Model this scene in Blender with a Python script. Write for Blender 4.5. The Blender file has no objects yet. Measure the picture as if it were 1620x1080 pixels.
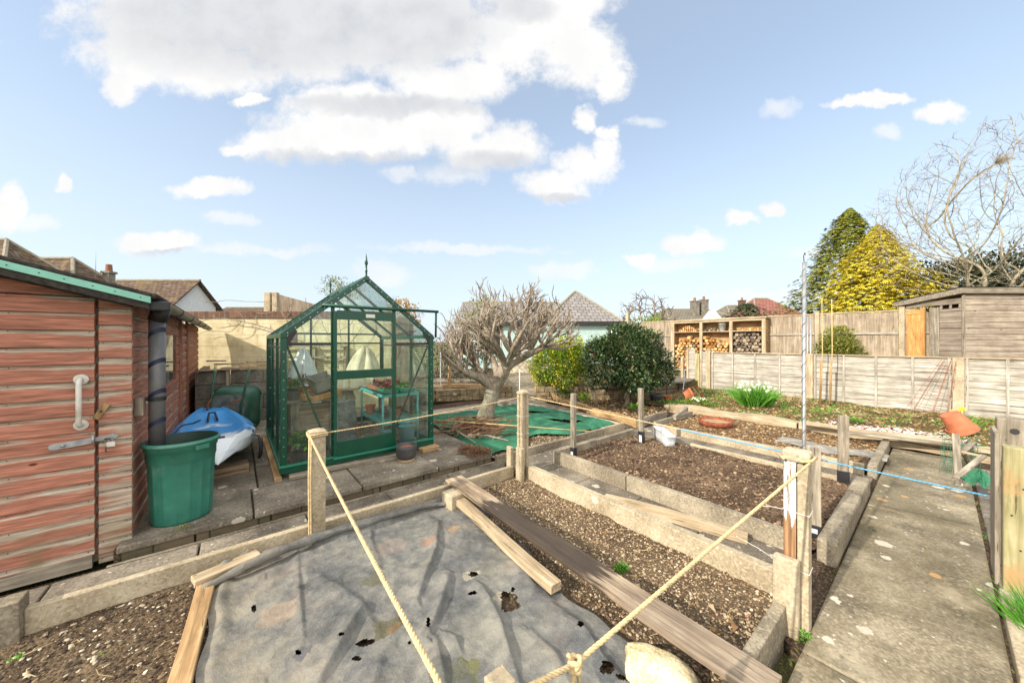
import bpy, math, random
import numpy as np
from mathutils import Vector, Matrix
R_ = math.radians
sc = bpy.context.scene
random.seed(7); rng = np.random.default_rng(7)
# ---------------------------------------------------------------- camera
H = 1.5; F = 545.0; AZ = R_(51.2)
LX, LY = math.cos(AZ), math.sin(AZ)          # looking direction on the ground
RX, RY = math.sin(AZ), -math.cos(AZ)         # to the right of it
cam_d = bpy.data.cameras.new('camera'); cam = bpy.data.objects.new('camera', cam_d)
sc.collection.objects.link(cam); sc.camera = cam
cam.location = (0, 0, H); cam.rotation_euler = (R_(90), 0, AZ - R_(90))
cam_d.sensor_width = 36; cam_d.lens = 36 * F / 1620; cam_d.clip_end = 3000; cam_d.clip_start = 0.05
# ---------------------------------------------------------------- sun, sky, exposure
SUN_EL = R_(29); SD = Vector((-1, .05, 0)).normalized()      # horizontal direction towards the sun
sun_d = bpy.data.lights.new('sun', 'SUN'); sun_d.energy = 2.9; sun_d.angle = R_(0.6); sun_d.color = (1, .93, .82)
sun = bpy.data.objects.new('sun', sun_d); sc.collection.objects.link(sun)
sv = Vector((SD.x * math.cos(SUN_EL), SD.y * math.cos(SUN_EL), math.sin(SUN_EL)))
sun.rotation_euler = sv.to_track_quat('Z', 'Y').to_euler(); sun.location = (-5, 0, 9)
sc.view_settings.view_transform = 'Standard'; sc.view_settings.look = 'None'
sc.view_settings.exposure = 1.0; sc.view_settings.gamma = 1
world = bpy.data.worlds.new('World'); sc.world = world; world.use_nodes = True

def lin(r, g=None, b=None):
    if g is None: g = b = r
    f = lambda c: ((c / 255 + .055) / 1.055) ** 2.4 if c > 10 else c / 255 / 12.92
    return (f(r), f(g), f(b), 1)

class NT:
    """small helper round a node tree"""
    def __init__(s, nt): s.nt = nt; s.N = nt.nodes; s.L = nt.links; s.N.clear()
    def put(s, sock, v):
        if v is None: return
        if isinstance(v, bpy.types.NodeSocket): s.L.new(v, sock)
        else: sock.default_value = v
    def n(s, t, **k):
        nd = s.N.new(t)
        for a, b in k.items(): setattr(nd, a, b)
        return nd
    def math(s, op, a, b=None, c=None, clamp=False):
        nd = s.n('ShaderNodeMath', operation=op, use_clamp=clamp)
        for i, v in enumerate((a, b, c)): s.put(nd.inputs[i], v)
        return nd.outputs[0]
    def vm(s, op, a, b=None, out=0):
        nd = s.n('ShaderNodeVectorMath', operation=op); s.put(nd.inputs[0], a)
        if b is not None: s.put(nd.inputs[3 if op == 'SCALE' else 1], b)
        return nd.outputs[out]
    def mix(s, f, a, b, t='MIX'):
        nd = s.n('ShaderNodeMix', data_type='RGBA', blend_type=t, clamp_factor=True)
        s.put(nd.inputs[0], f); s.put(nd.inputs[6], a); s.put(nd.inputs[7], b); return nd.outputs[2]
    def noise(s, v, sc_=5, det=4, ro=.55, out=0, dist=0):
        nd = s.n('ShaderNodeTexNoise'); s.put(nd.inputs['Vector'], v); nd.inputs['Scale'].default_value = sc_
        nd.inputs['Detail'].default_value = det; nd.inputs['Roughness'].default_value = ro
        nd.inputs['Distortion'].default_value = dist
        return nd.outputs[out]
    def voro(s, v, sc_=5, feat='F1', out='Distance', rnd=1):
        nd = s.n('ShaderNodeTexVoronoi', feature=feat); s.put(nd.inputs['Vector'], v)
        nd.inputs['Scale'].default_value = sc_; nd.inputs['Randomness'].default_value = rnd
        return nd.outputs[out]
    def ramp(s, f, stops, interp='LINEAR'):
        nd = s.n('ShaderNodeValToRGB'); e = nd.color_ramp.elements; nd.color_ramp.interpolation = interp
        while len(e) < len(stops): e.new(.5)
        for i, (p, c) in enumerate(stops):
            e[i].position = p; e[i].color = c if isinstance(c, tuple) else (c, c, c, 1)
        s.put(nd.inputs[0], f); return nd.outputs[0]
    def step(s, f, a, b):
        nd = s.n('ShaderNodeMapRange', interpolation_type='SMOOTHSTEP'); s.put(nd.inputs[0], f)
        nd.inputs[1].default_value = a; nd.inputs[2].default_value = b; return nd.outputs[0]
    def obj(s, scale=(1, 1, 1), rnd=True):
        tc = s.n('ShaderNodeTexCoord').outputs['Object']
        if rnd:
            oi = s.n('ShaderNodeObjectInfo').outputs['Random']
            tc = s.vm('ADD', tc, s.math('MULTIPLY', oi, 37.0))
        return s.vm('MULTIPLY', tc, scale)
    def sep(s, v, i): nd = s.n('ShaderNodeSeparateXYZ'); s.put(nd.inputs[0], v); return nd.outputs[i]

# ---------------------------------------------------------------- sky: Nishita plus cumulus laid out by direction
w = NT(world.node_tree)
sky = w.n('ShaderNodeTexSky', sky_type='NISHITA', sun_disc=False)
sky.sun_elevation = SUN_EL; sky.sun_rotation = math.atan2(SD.x, SD.y); sky.air_density = 1.0; sky.dust_density = 1.2; sky.ozone_density = 1.3
dirv = w.n('ShaderNodeTexCoord').outputs['Generated']
Dd = w.vm('DOT_PRODUCT', dirv, (LX, LY, 0), out=1); Du = w.vm('DOT_PRODUCT', dirv, (RX, RY, 0), out=1); Dz = w.sep(dirv, 2)
Dc = w.math('MAXIMUM', Dd, .08)
cmb = w.n('ShaderNodeCombineXYZ'); w.put(cmb.inputs[0], w.math('DIVIDE', Du, Dc)); w.put(cmb.inputs[1], w.math('DIVIDE', Dz, Dc))
uv = cmb.outputs[0]
wn = w.vm('SUBTRACT', w.noise(uv, 5, 6, .6, out=1), (.5, .5, .5))
wn2 = w.vm('SUBTRACT', w.noise(uv, 16, 5, .62, out=1), (.5, .5, .5))
uvw = w.vm('ADD', w.vm('ADD', uv, w.vm('MULTIPLY', wn, (.12, .08, 0))), w.vm('MULTIPLY', wn2, (.06, .05, 0)))
def blobs(lst, vec):
    cur = None
    for (px, py, rx, ry) in lst:
        c = ((px - 810) / F, (540 - py) / F, 0)
        q = w.vm('MULTIPLY', w.vm('SUBTRACT', vec, c), (F / rx, F / ry, 0))
        dd = w.vm('DOT_PRODUCT', q, q, out=1)
        cur = dd if cur is None else w.math('MINIMUM', cur, dd)
    return cur
CL = [(280,25,190,62),(450,35,260,100),(640,35,180,95),(215,85,90,50),(185,135,26,28),(330,100,120,45),(830,35,115,85),(905,85,80,58),(972,120,34,36),(870,-10,100,50),
      (560,165,120,36),(720,130,90,38),(600,205,185,46),(690,185,85,50),(470,228,100,28),(770,240,80,34),(400,155,28,9),(375,236,22,9),(800,232,60,36),
      (885,292,66,27),(925,262,46,34),(958,235,20,32),(930,188,22,18),(965,205,24,10),(325,296,64,15),(98,295,15,14),(250,382,68,19),(15,330,26,44),
      (1010,412,30,10),(1100,387,44,21),(1175,347,26,12),(1223,333,19,11),(1350,163,46,9),(1405,156,34,9),(1485,180,38,17),
      (-260,60,200,120),(-120,380,90,30),(1900,250,160,60),(700,-300,500,160)]
FAINT = [(1240,170,26,18),(1400,210,24,14),(360,348,44,12),(640,275,40,14),(720,395,150,9),(1240,470,160,12),(890,430,60,14),(600,430,60,22),(400,395,120,10),(1310,400,90,14),(1060,420,60,12),(720,270,60,24),(1020,195,30,10),(60,360,40,16)]
fb = w.noise(uv, 7, 8, .68); fb2 = w.math('MULTIPLY', w.math('SUBTRACT', fb, .5), 3.4)
dens = w.step(w.math('ADD', blobs(CL, uvw), fb2), 1.55, .35)
faint = w.math('MULTIPLY', w.step(w.math('ADD', blobs(FAINT, uvw), fb2), 1.4, .0), .6)
grey = w.step(blobs([(450,45,330,78),(640,40,150,72),(560,252,190,15),(780,258,80,22),(620,165,170,18),(300,20,160,40),(255,397,60,7),(880,312,60,9),(820,10,60,30)], uvw), 1.5, .1)
inn = w.noise(uv, 9, 6, .6)
cloudcol = w.mix(w.math('MULTIPLY', grey, w.ramp(inn, [(.3, .55), (.7, 1.0)])), (1.0, .99, .975, 1), (.66, .68, .715, 1))
cloudcol = w.mix(w.math('MULTIPLY', w.step(inn, .62, .35), .22), cloudcol, (.72, .75, .8, 1))
vis = w.math('MULTIPLY', w.math('MAXIMUM', dens, faint), w.step(Dd, .08, .2))
SKYK = .13
skyc = w.vm('MULTIPLY', sky.outputs[0], (SKYK * .93, SKYK * .95, SKYK * .95))
hz = w.step(Dz, .62, -.02)
skyc = w.mix(w.math('ADD', w.math('MULTIPLY', hz, .46), .36), skyc, (.42, .475, .53, 1))
# unseen bright cloud fill added behind and above the camera to lift shaded faces
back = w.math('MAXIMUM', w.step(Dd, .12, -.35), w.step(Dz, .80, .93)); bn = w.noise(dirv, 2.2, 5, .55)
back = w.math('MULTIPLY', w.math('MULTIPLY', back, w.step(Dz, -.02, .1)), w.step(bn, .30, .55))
final = w.mix(vis, skyc, w.vm('MULTIPLY', cloudcol, (.52, .52, .52)))
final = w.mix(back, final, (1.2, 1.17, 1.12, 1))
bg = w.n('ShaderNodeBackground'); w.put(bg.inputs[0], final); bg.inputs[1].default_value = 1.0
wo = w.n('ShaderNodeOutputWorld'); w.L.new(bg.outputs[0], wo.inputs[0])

# ---------------------------------------------------------------- materials
def newmat(name):
    m = bpy.data.materials.new(name); m.use_nodes = True; s = NT(m.node_tree)
    o = s.n('ShaderNodeOutputMaterial'); p = s.n('ShaderNodeBsdfPrincipled'); s.L.new(p.outputs[0], o.inputs[0])
    s.p = p; s.o = o; return m, s
def fin(s, col, rough=.8, bump=None, bs=.5, bd=.01, spec=.3, metal=0):
    s.put(s.p.inputs['Base Color'], col); s.put(s.p.inputs['Roughness'], rough)
    s.p.inputs['Specular IOR Level'].default_value = spec; s.p.inputs['Metallic'].default_value = metal
    if bump is not None:
        b = s.n('ShaderNodeBump'); b.inputs['Strength'].default_value = bs; b.inputs['Distance'].default_value = bd
        s.put(b.inputs['Height'], bump); s.L.new(b.outputs[0], s.p.inputs['Normal'])
def wood(name, dark, mid, light, axis=0, k=1.0, knots=True, cont=1.0, stain=None, band=False):
    m, s = newmat(name)
    scl = [22 * k] * 3; scl[axis] = 1.3 * k
    v = s.obj(tuple(scl)); v0 = s.obj((1, 1, 1))
    a = s.noise(v, 1.4, 7, .62, dist=.6); b = s.noise(v0, 4, 5, .6)
    f = s.math('ADD', s.math('MULTIPLY', a, .7), s.math('MULTIPLY', b, .3))
    c = s.ramp(f, [(.34, lin(*dark)), (.5, lin(*mid)), (.64, lin(*light))])
    crack = s.step(s.noise(v, 3.2, 3, .5), .36, .30)
    c = s.mix(s.math('MULTIPLY', crack, .7), c, lin(*[q * .45 for q in dark]))
    if knots:
        kv = [5.0 * k] * 3; kv[axis] = 2.2 * k
        kn = s.voro(s.obj(tuple(kv)), 1.2); c = s.mix(s.step(kn, .055, .02), c, lin(*[q * .5 for q in dark]))
    if stain: c = s.mix(s.step(s.noise(v0, 2.6, 5, .65), .56, .70), c, lin(*stain))
    rr = .82
    if band:      # darker oiled stretch in the middle of the long plank
        tc = s.n('ShaderNodeTexCoord').outputs['Object']; x = s.math('ADD', s.sep(tc, 0), s.math('MULTIPLY', s.math('SUBTRACT', s.noise(s.vm('MULTIPLY', tc, (3, 26, 26)), 1.5, 5), .5), .9))
        mk = s.math('MULTIPLY', s.step(x, .62, .72), s.step(x, 1.95, 1.75)); c = s.mix(s.math('MULTIPLY', mk, .9), c, lin(50, 41, 35)); rr = s.mix(mk, (.82,) * 3 + (1,), (.62,) * 3 + (1,))
        mk2 = s.math('MULTIPLY', s.step(x, 1.9, 2.1), .35); c = s.mix(mk2, c, lin(112, 102, 92))
    fin(s, c, rr, f, .55, .006); return m
def concrete(name, dark, mid, light, lich=.5, orange=.0, k=1.0, isl=False, grime=False):
    m, s = newmat(name); v = s.obj((1, 1, 1))
    a = s.noise(v, 3.1 * k, 6, .62); g = s.noise(v, 60 * k, 4, .7)
    f = s.math('ADD', s.math('MULTIPLY', a, .62), s.math('MULTIPLY', g, .38))
    c = s.ramp(f, [(.36, lin(*dark)), (.5, lin(*mid)), (.62, lin(*light))])
    ag = s.voro(v, 85 * k, out='Color'); ags = s.sep(ag, 0)
    c = s.mix(s.math('MULTIPLY', s.step(ags, .78, .95), .2), c, lin(*[min(255, q * 1.25) for q in light]))
    c = s.mix(s.math('MULTIPLY', s.step(ags, .22, .05), .25), c, lin(*[q * .55 for q in dark]))
    if grime:
        c = s.mix(s.math('MULTIPLY', s.step(s.noise(v, 1.1, 6, .68), .44, .62), .55), c, lin(92, 84, 62))
        c = s.mix(s.math('MULTIPLY', s.step(s.noise(s.vm('ADD', v, (3, 9, 0)), 3.4, 6, .7), .55, .66), .5), c, lin(70, 66, 54))
        c = s.mix(s.math('MULTIPLY', s.step(s.noise(s.vm('ADD', v, (7, 2, 0)), 2.1, 6, .7), .56, .68), .45), c, lin(182, 168, 140))
    if lich:
        d = s.vm('ADD', v, s.vm('MULTIPLY', s.noise(v, 24, 3, .6, out=1), (.055, .055, .055)))
        nd = s.n('ShaderNodeTexVoronoi'); s.put(nd.inputs['Vector'], d); nd.inputs['Scale'].default_value = 8.5
        pick = s.sep(nd.outputs['Color'], 0); rad = s.math('MULTIPLY', s.math('POWER', s.sep(nd.outputs['Color'], 1), 2.0), .42)
        sp = s.math('MULTIPLY', s.step(s.math('SUBTRACT', nd.outputs['Distance'], rad), .035, -.0), s.step(pick, 1 - .5 * lich, 1.02 - .5 * lich))
        lc = s.mix(s.step(s.sep(nd.outputs['Color'], 2), 1 - orange, 1.01 - orange), lin(200, 190, 172), lin(180, 140, 92))
        c = s.mix(s.math('MULTIPLY', sp, .8), c, lc)
        sm = s.voro(d, 26); smc = s.voro(d, 26, out='Color')
        c = s.mix(s.math('MULTIPLY', s.math('MULTIPLY', s.step(sm, .24, .14), s.step(s.sep(smc, 0), .86, .88)), .7 * min(1, lich * 2)), c, lin(215, 208, 195))
    if isl: c = s.mix(1.0, c, s.ramp(s.n('ShaderNodeNewGeometry').outputs['Random Per Island'], [(0, .74), (1, 1.12)]), 'MULTIPLY')
    fin(s, c, .9, s.math('ADD', f, s.math('MULTIPLY', ags, .25)), .6, .006, spec=.2); return m
def plain(name, c, rough=.5, var=.12, sc_=8, bump=0, spec=.5, metal=0, dirt=None):
    m, s = newmat(name); v = s.obj((1, 1, 1)); a = s.noise(v, sc_, 5, .6)
    lo = tuple(q * (1 - var) for q in c); hi = tuple(min(255, q * (1 + var)) for q in c)
    col = s.ramp(a, [(.3, lin(*lo)), (.7, lin(*hi))])
    if dirt: col = s.mix(s.math('MULTIPLY', s.step(s.noise(v, sc_ * .6, 6, .7), .48, .68), .75), col, lin(*dirt))
    fin(s, col, s.ramp(a, [(.3, rough * .85), (.7, min(1, rough * 1.2))]), a if bump else None, bump, .004, spec, metal); return m
def islands(name, stops, rough=.7, spec=.3, trans=0, interp='LINEAR', noisek=0):
    """colour picked per loose piece (leaf, pebble, straw)"""
    m, s = newmat(name); r = s.n('ShaderNodeNewGeometry').outputs['Random Per Island']
    c = s.ramp(r, [(p, lin(*q)) for p, q in stops], interp)
    if noisek: c = s.mix(s.math('MULTIPLY', s.step(s.noise(s.obj((1,1,1), False), noisek, 2), .4, .65), .5), c, s.mix(1.0, c, (1.5, 1.4, 1.1, 1), 'MULTIPLY'))
    fin(s, c, rough, spec=spec)
    if trans:
        t = s.n('ShaderNodeBsdfTranslucent'); s.put(t.inputs[0], c); mx = s.n('ShaderNodeMixShader'); mx.inputs[0].default_value = trans
        s.L.new(s.p.outputs[0], mx.inputs[1]); s.L.new(t.outputs[0], mx.inputs[2]); s.L.new(mx.outputs[0], s.o.inputs[0])
    return m
M = {}
WG = ((92, 84, 72), (138, 127, 110), (178, 166, 146))
for ax, n_ in enumerate('xyz'):
    M['wood_' + n_] = wood('weathered_wood_' + n_, *WG, axis=ax)
    M['pale_' + n_] = wood('pale_wood_' + n_, (128, 112, 88), (170, 150, 120), (200, 184, 156), axis=ax)
    M['fence_' + n_] = wood('fence_wood_' + n_, (112, 105, 94), (160, 152, 138), (196, 189, 176), axis=ax, k=.8)
    M['tan_' + n_] = wood('tan_wood_' + n_, (118, 92, 60), (164, 132, 92), (196, 166, 122), axis=ax)
M['tall_fence'] = wood('tall_fence_wood', (112, 98, 80), (150, 134, 113), (178, 163, 142), axis=2, k=.8)
M['brown_plank'] = wood('brown_plank_wood', (82, 66, 52), (136, 114, 92), (178, 158, 132), axis=0, k=1.0)
M['long_plank'] = wood('long_plank_wood', (84, 70, 56), (150, 130, 106), (194, 176, 150), axis=0, k=1.0, band=True)
M['green_wood'] = wood('treated_wood', (120, 114, 78), (160, 151, 110), (192, 182, 146), axis=2, stain=(172, 140, 96))
M['orange_wood'] = wood('orange_wood', (158, 108, 58), (192, 140, 82), (214, 170, 112), axis=2)
M['shed_grey'] = wood('grey_shed_wood', (112, 98, 84), (152, 137, 120), (180, 166, 148), axis=0, k=.6)
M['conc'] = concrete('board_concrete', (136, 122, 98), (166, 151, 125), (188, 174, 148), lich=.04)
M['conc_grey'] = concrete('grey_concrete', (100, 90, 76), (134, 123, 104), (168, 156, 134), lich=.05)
M['path'] = concrete('path_concrete', (94, 86, 70), (134, 122, 100), (166, 154, 130), lich=1.0, orange=.14, grime=True)
M['slab'] = concrete('slab_concrete', (84, 77, 67), (116, 107, 94), (150, 139, 122), lich=.6, orange=.08, isl=True)
M['stone'] = concrete('rubble_stone', (84, 72, 54), (128, 112, 86), (168, 150, 118), lich=.3, k=2)
M['cream_stone'] = concrete('cream_stone', (150, 128, 84), (204, 188, 148), (228, 218, 188), lich=.1, k=1.6)
M['block'] = concrete('block_concrete', (84, 78, 68), (118, 111, 99), (146, 139, 126), lich=.1)
def soil_mat(name, a, b, c):
    m, s = newmat(name); v = s.obj((1, 1, 1), False)
    n1 = s.noise(v, 2.2, 5, .6); n2 = s.noise(v, 45, 5, .7); f = s.math('ADD', s.math('MULTIPLY', n1, .5), s.math('MULTIPLY', n2, .5))
    col = s.ramp(f, [(.38, lin(*a)), (.5, lin(*b)), (.62, lin(*c))])
    vc = s.voro(v, 110, out='Color'); col = s.mix(s.math('MULTIPLY', s.step(s.sep(vc, 0), .8, .9), .45), col, lin(150, 130, 100))
    fin(s, col, .95, s.math('ADD', n2, s.math('MULTIPLY', s.voro(v, 60), -.6)), 1.0, .02, spec=.15); return m
M['soil'] = soil_mat('bed_soil', (66, 54, 42), (96, 80, 62), (126, 108, 84))
M['soil_red'] = soil_mat('dug_soil', (58, 46, 36), (96, 76, 58), (142, 118, 92))
M['soil_dark'] = soil_mat('dark_soil', (48, 39, 32), (76, 62, 50), (104, 87, 70))
M['soil_green'] = soil_mat('weedy_ground', (62, 56, 38), (92, 84, 52), (118, 106, 70))
M['ground'] = soil_mat('far_ground', (70, 72, 44), (92, 94, 58), (112, 108, 72))
M['pebble'] = islands('pebbles', [(0, (74, 60, 46)), (.35, (112, 92, 68)), (.6, (148, 124, 94)), (.88, (176, 156, 124)), (.97, (208, 194, 166)), (1, (150, 96, 72))], .75)
M['pebble_dark'] = islands('dark_pebbles', [(0, (48, 39, 32)), (.5, (80, 66, 52)), (.8, (124, 106, 82)), (.95, (190, 176, 150)), (1, (205, 196, 176))], .8)
M['clod'] = islands('clods', [(0, (54, 42, 33)), (.5, (90, 71, 55)), (.85, (134, 110, 85)), (1, (166, 140, 110))], .9)
M['leaf_litter'] = islands('leaf_litter', [(0, (96, 70, 44)), (.5, (140, 106, 68)), (.8, (176, 146, 100)), (1, (196, 176, 140))], .8, trans=.2)
# peeling red paint: bare silver wood along the top of each board
def redwood(name, axis, wear=.5, red=(170, 114, 93), off=0.0):
    m, s = newmat(name); tc = s.n('ShaderNodeTexCoord').outputs['Object']
    z = s.sep(tc, 2); fr = s.math('FRACT', s.math('DIVIDE', s.math('ADD', z, off), .1125))
    scl = [20.] * 3; scl[axis] = 1.8; v = s.vm('MULTIPLY', tc, tuple(scl)); v1 = s.vm('MULTIPLY', tc, tuple(q * 2.6 if q > 2 else q * 2 for q in scl))
    n1 = s.noise(v, 1.1, 7, .68); n2 = s.noise(v1, 1.6, 5, .6); big = s.noise(tc, 2.3, 4, .6)
    bare = s.ramp(n2, [(.3, lin(132, 114, 98)), (.5, lin(166, 149, 130)), (.7, lin(192, 179, 160))])
    paint = s.ramp(n2, [(.3, lin(*[q * .72 for q in red])), (.55, lin(*red)), (.75, lin(*[min(255, q * 1.22) for q in red]))])
    edge = s.math('ADD', s.step(fr, .52, .86), s.math('MULTIPLY', s.step(fr, .14, .0), .35))
    low = s.step(z, .55, .05)
    wf = s.math('ADD', s.math('ADD', s.math('MULTIPLY_ADD', n1, .8, .1), s.math('MULTIPLY', edge, .22)), s.math('ADD', s.math('MULTIPLY', s.math('SUBTRACT', big, .5), .45), s.math('MULTIPLY', low, .08)))
    mask = s.step(wf, .68 - .2 * wear, .80 - .2 * wear)
    c = s.mix(mask, paint, bare)
    green = s.math('MULTIPLY', s.step(z, .4, .02), s.step(s.noise(tc, 5, 4), .42, .6))
    c = s.mix(s.math('MULTIPLY', green, .5), c, lin(112, 106, 70))
    kn = s.voro(s.vm('MULTIPLY', tc, tuple(4. if q > 2 else 2.0 for q in scl)), 1.0); c = s.mix(s.step(kn, .05, .02), c, lin(88, 44, 30))
    fin(s, c, .8, s.math('ADD', n2, s.math('MULTIPLY', mask, -.4)), .5, .004); return m
M['red_x'] = redwood('peeling_red_wood_x', 0, .42)
M['red_x2'] = redwood('worn_red_wood_x', 0, .72, off=-.04)
M['red_y'] = redwood('faded_red_wood_y', 1, .12, red=(168, 112, 90))
M['red_trim'] = wood('faded_red_trim', (112, 66, 50), (150, 92, 70), (176, 128, 104), axis=2)
M['mint'] = plain('mint_paint', (128, 186, 166), .5, .06, dirt=None)
M['felt'] = plain('roofing_felt', (58, 54, 50), .95, .3, 30, .5, .1)
M['black_plastic'] = plain('black_plastic', (34, 34, 36), .45)
M['pipe'] = plain('grey_pipe', (92, 92, 92), .4, .12, dirt=(100, 98, 92))
M['navy'] = plain('navy_tape', (24, 30, 58), .5)
M['gutter'] = plain('brown_gutter', (92, 80, 66), .45, .2, dirt=(128, 118, 100))
M['white_metal'] = plain('white_metal', (206, 202, 192), .35, .05, dirt=(150, 140, 120))
M['galv'] = plain('galvanised_steel', (158, 158, 158), .5, .12, 20, metal=.6)
M['brass'] = plain('brass', (158, 132, 76), .4, metal=.8)
M['rust'] = plain('rust', (124, 66, 40), .85, .3, 20, .4)
M['dark_iron'] = plain('dark_iron', (58, 48, 44), .7, .2)
M['bin'] = plain('green_bin_plastic', (46, 112, 94), .42, .12, 5, dirt=(84, 132, 114))
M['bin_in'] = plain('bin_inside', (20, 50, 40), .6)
M['gh'] = plain('green_painted_aluminium', (4, 66, 47), .32, .08, 6)
M['gh2'] = plain('bright_green_edge', (38, 118, 90), .4, .08)
M['alu'] = plain('aluminium', (170, 174, 172), .35, .06, metal=.7)
M['turq'] = plain('turquoise_plastic', (78, 164, 158), .45, .08)
M['aqua'] = plain('aqua_bucket', (130, 190, 196), .5, .06)
M['terra'] = plain('terracotta', (182, 106, 72), .75, .12, 12, .2)
M['terra_dull'] = plain('dull_terracotta', (134, 82, 56), .85, .2, 14, .3, dirt=(160, 128, 100))
M['charcoal'] = plain('charcoal_glaze', (64, 62, 62), .5, .12)
M['buff'] = plain('buff_clay', (158, 132, 100), .8, .1)
M['yellow_wall'] = None
M['barrow'] = plain('barrow_green', (34, 82, 64), .5, .2, 6, dirt=(84, 100, 88))
M['barrow_in'] = plain('barrow_inside', (118, 122, 112), .8, .2, 9, dirt=(62, 66, 60))
M['fleece'] = plain('cream_fleece', (206, 196, 168), .85, .1, 6, .3, dirt=(176, 160, 124))
M['white_plastic'] = plain('white_plastic', (206, 206, 204), .4, .05)
M['grey_box'] = plain('grey_planter', (150, 146, 136), .8, .12, dirt=(110, 104, 92))
M['enamel'] = plain('chipped_enamel', (214, 220, 222), .35, .05, 9, dirt=(180, 150, 130))
M['rope'] = plain('manila_rope', (196, 172, 128), .85, .16, 60)
M['cord_blue'] = plain('blue_cord', (92, 160, 196), .6, .1, 40)
M['string'] = plain('white_string', (214, 210, 200), .8, .05)
M['bamboo'] = plain('bamboo', (190, 162, 108), .55, .15, 20)
M['render_green'] = plain('mint_render', (168, 190, 184), .8, .06)
M['render_white'] = plain('white_render', (206, 206, 206), .8, .06)
M['render_cream'] = plain('cream_render', (196, 184, 158), .8, .08)
M['dark_trim'] = plain('dark_trim', (40, 36, 36), .6)
M['blue'] = plain('blue_plastic', (28, 70, 190), .5)
M['net_green'] = None
def brick(name, a, b, mor, bw=.215, bh=.075, axis='xz', off=.5):
    m, s = newmat(name); tc = s.n('ShaderNodeTexCoord').outputs['Object']
    cb = s.n('ShaderNodeCombineXYZ'); s.put(cb.inputs[0], s.sep(tc, 'xyz'.index(axis[0]))); s.put(cb.inputs[1], s.sep(tc, 'xyz'.index(axis[1])))
    t = s.n('ShaderNodeTexBrick'); s.put(t.inputs['Vector'], cb.outputs[0]); t.inputs['Color1'].default_value = lin(*a); t.inputs['Color2'].default_value = lin(*b)
    t.inputs['Mortar'].default_value = lin(*mor); t.inputs['Scale'].default_value = 1; t.inputs['Brick Width'].default_value = bw
    t.inputs['Row Height'].default_value = bh; t.inputs['Mortar Size'].default_value = .006; t.inputs['Bias'].default_value = 0; t.offset = off
    n = s.noise(tc, 14, 6, .65); c = s.mix(s.math('MULTIPLY', s.step(n, .45, .7), .5), t.outputs[0], lin(*[q * .6 for q in b]))
    fin(s, c, .9, s.math('ADD', s.math('MULTIPLY', t.outputs['Fac'], -1.0), s.math('MULTIPLY', n, .5)), .6, .01, .2); return m
M['brick'] = brick('old_brick', (118, 84, 66), (92, 70, 58), (120, 108, 92), bw=.11, bh=.2, off=0)
M['brick_dark'] = brick('mossy_brick', (92, 84, 66), (118, 104, 84), (60, 56, 46), bw=.3, bh=.1)
def yellow():
    m, s = newmat('yellow_rendered_block'); tc = s.n('ShaderNodeTexCoord').outputs['Object']
    cb = s.n('ShaderNodeCombineXYZ'); s.put(cb.inputs[0], s.sep(tc, 0)); s.put(cb.inputs[1], s.sep(tc, 2))
    wv = s.vm('ADD', cb.outputs[0], s.vm('MULTIPLY', s.noise(tc, 7, 3, out=1), (.02, .02, 0)))
    t = s.n('ShaderNodeTexBrick'); s.put(t.inputs['Vector'], wv); t.inputs['Scale'].default_value = 1; t.inputs['Brick Width'].default_value = .62
    t.inputs['Row Height'].default_value = .235; t.inputs['Mortar Size'].default_value = .006; t.inputs['Mortar Smooth'].default_value = .6
    n = s.noise(tc, 3.2, 6, .65); n2 = s.noise(tc, 30, 4, .6)
    c = s.ramp(n, [(.3, lin(166, 152, 116)), (.5, lin(198, 184, 146)), (.7, lin(216, 204, 172))])
    c = s.mix(s.math('MULTIPLY', t.outputs['Fac'], .45), c, lin(134, 118, 86))
    c = s.mix(s.math('MULTIPLY', s.step(s.noise(tc, 5, 6, .7), .62, .68), .7), c, lin(150, 128, 96))
    fin(s, c, .9, s.math('ADD', s.math('MULTIPLY', t.outputs['Fac'], -1.2), n2), .5, .008, .2); return m
M['yellow_wall'] = yellow()
def tiles(name, a, b, moss=.3):
    m, s = newmat(name); tc = s.n('ShaderNodeTexCoord').outputs['Object']; uvn = s.n('ShaderNodeTexCoord').outputs['UV']
    t = s.n('ShaderNodeTexBrick'); s.put(t.inputs['Vector'], uvn); t.inputs['Scale'].default_value = 1; t.inputs['Brick Width'].default_value = .3
    t.inputs['Row Height'].default_value = .26; t.inputs['Mortar Size'].default_value = .02; t.inputs['Color1'].default_value = lin(*a); t.inputs['Color2'].default_value = lin(*b)
    t.inputs['Mortar'].default_value = lin(*[q * .72 for q in b]); n = s.noise(tc, 1.2, 5, .65)
    c = s.mix(s.math('MULTIPLY', s.step(n, .5, .7), moss), t.outputs[0], lin(150, 128, 62))
    c = s.mix(s.math('MULTIPLY', s.step(s.noise(tc, 6, 5, .7), .5, .7), .35), c, lin(150, 146, 138))
    fin(s, c, .9, s.math('MULTIPLY', t.outputs['Fac'], -1), .8, .03, .2); return m
M['tile_brown'] = tiles('brown_roof_tiles', (104, 84, 68), (84, 68, 56))
M['tile_grey'] = tiles('grey_roof_tiles', (140, 134, 130), (122, 117, 114), .05)
M['tile_buff'] = tiles('buff_roof_tiles', (128, 120, 104), (108, 102, 90), .35)
M['tile_red'] = tiles('red_roof_tiles', (148, 96, 84), (126, 80, 70), .1)
M['ridge'] = plain('mossy_ridge_tiles', (136, 128, 110), .9, .15, 6)
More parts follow.
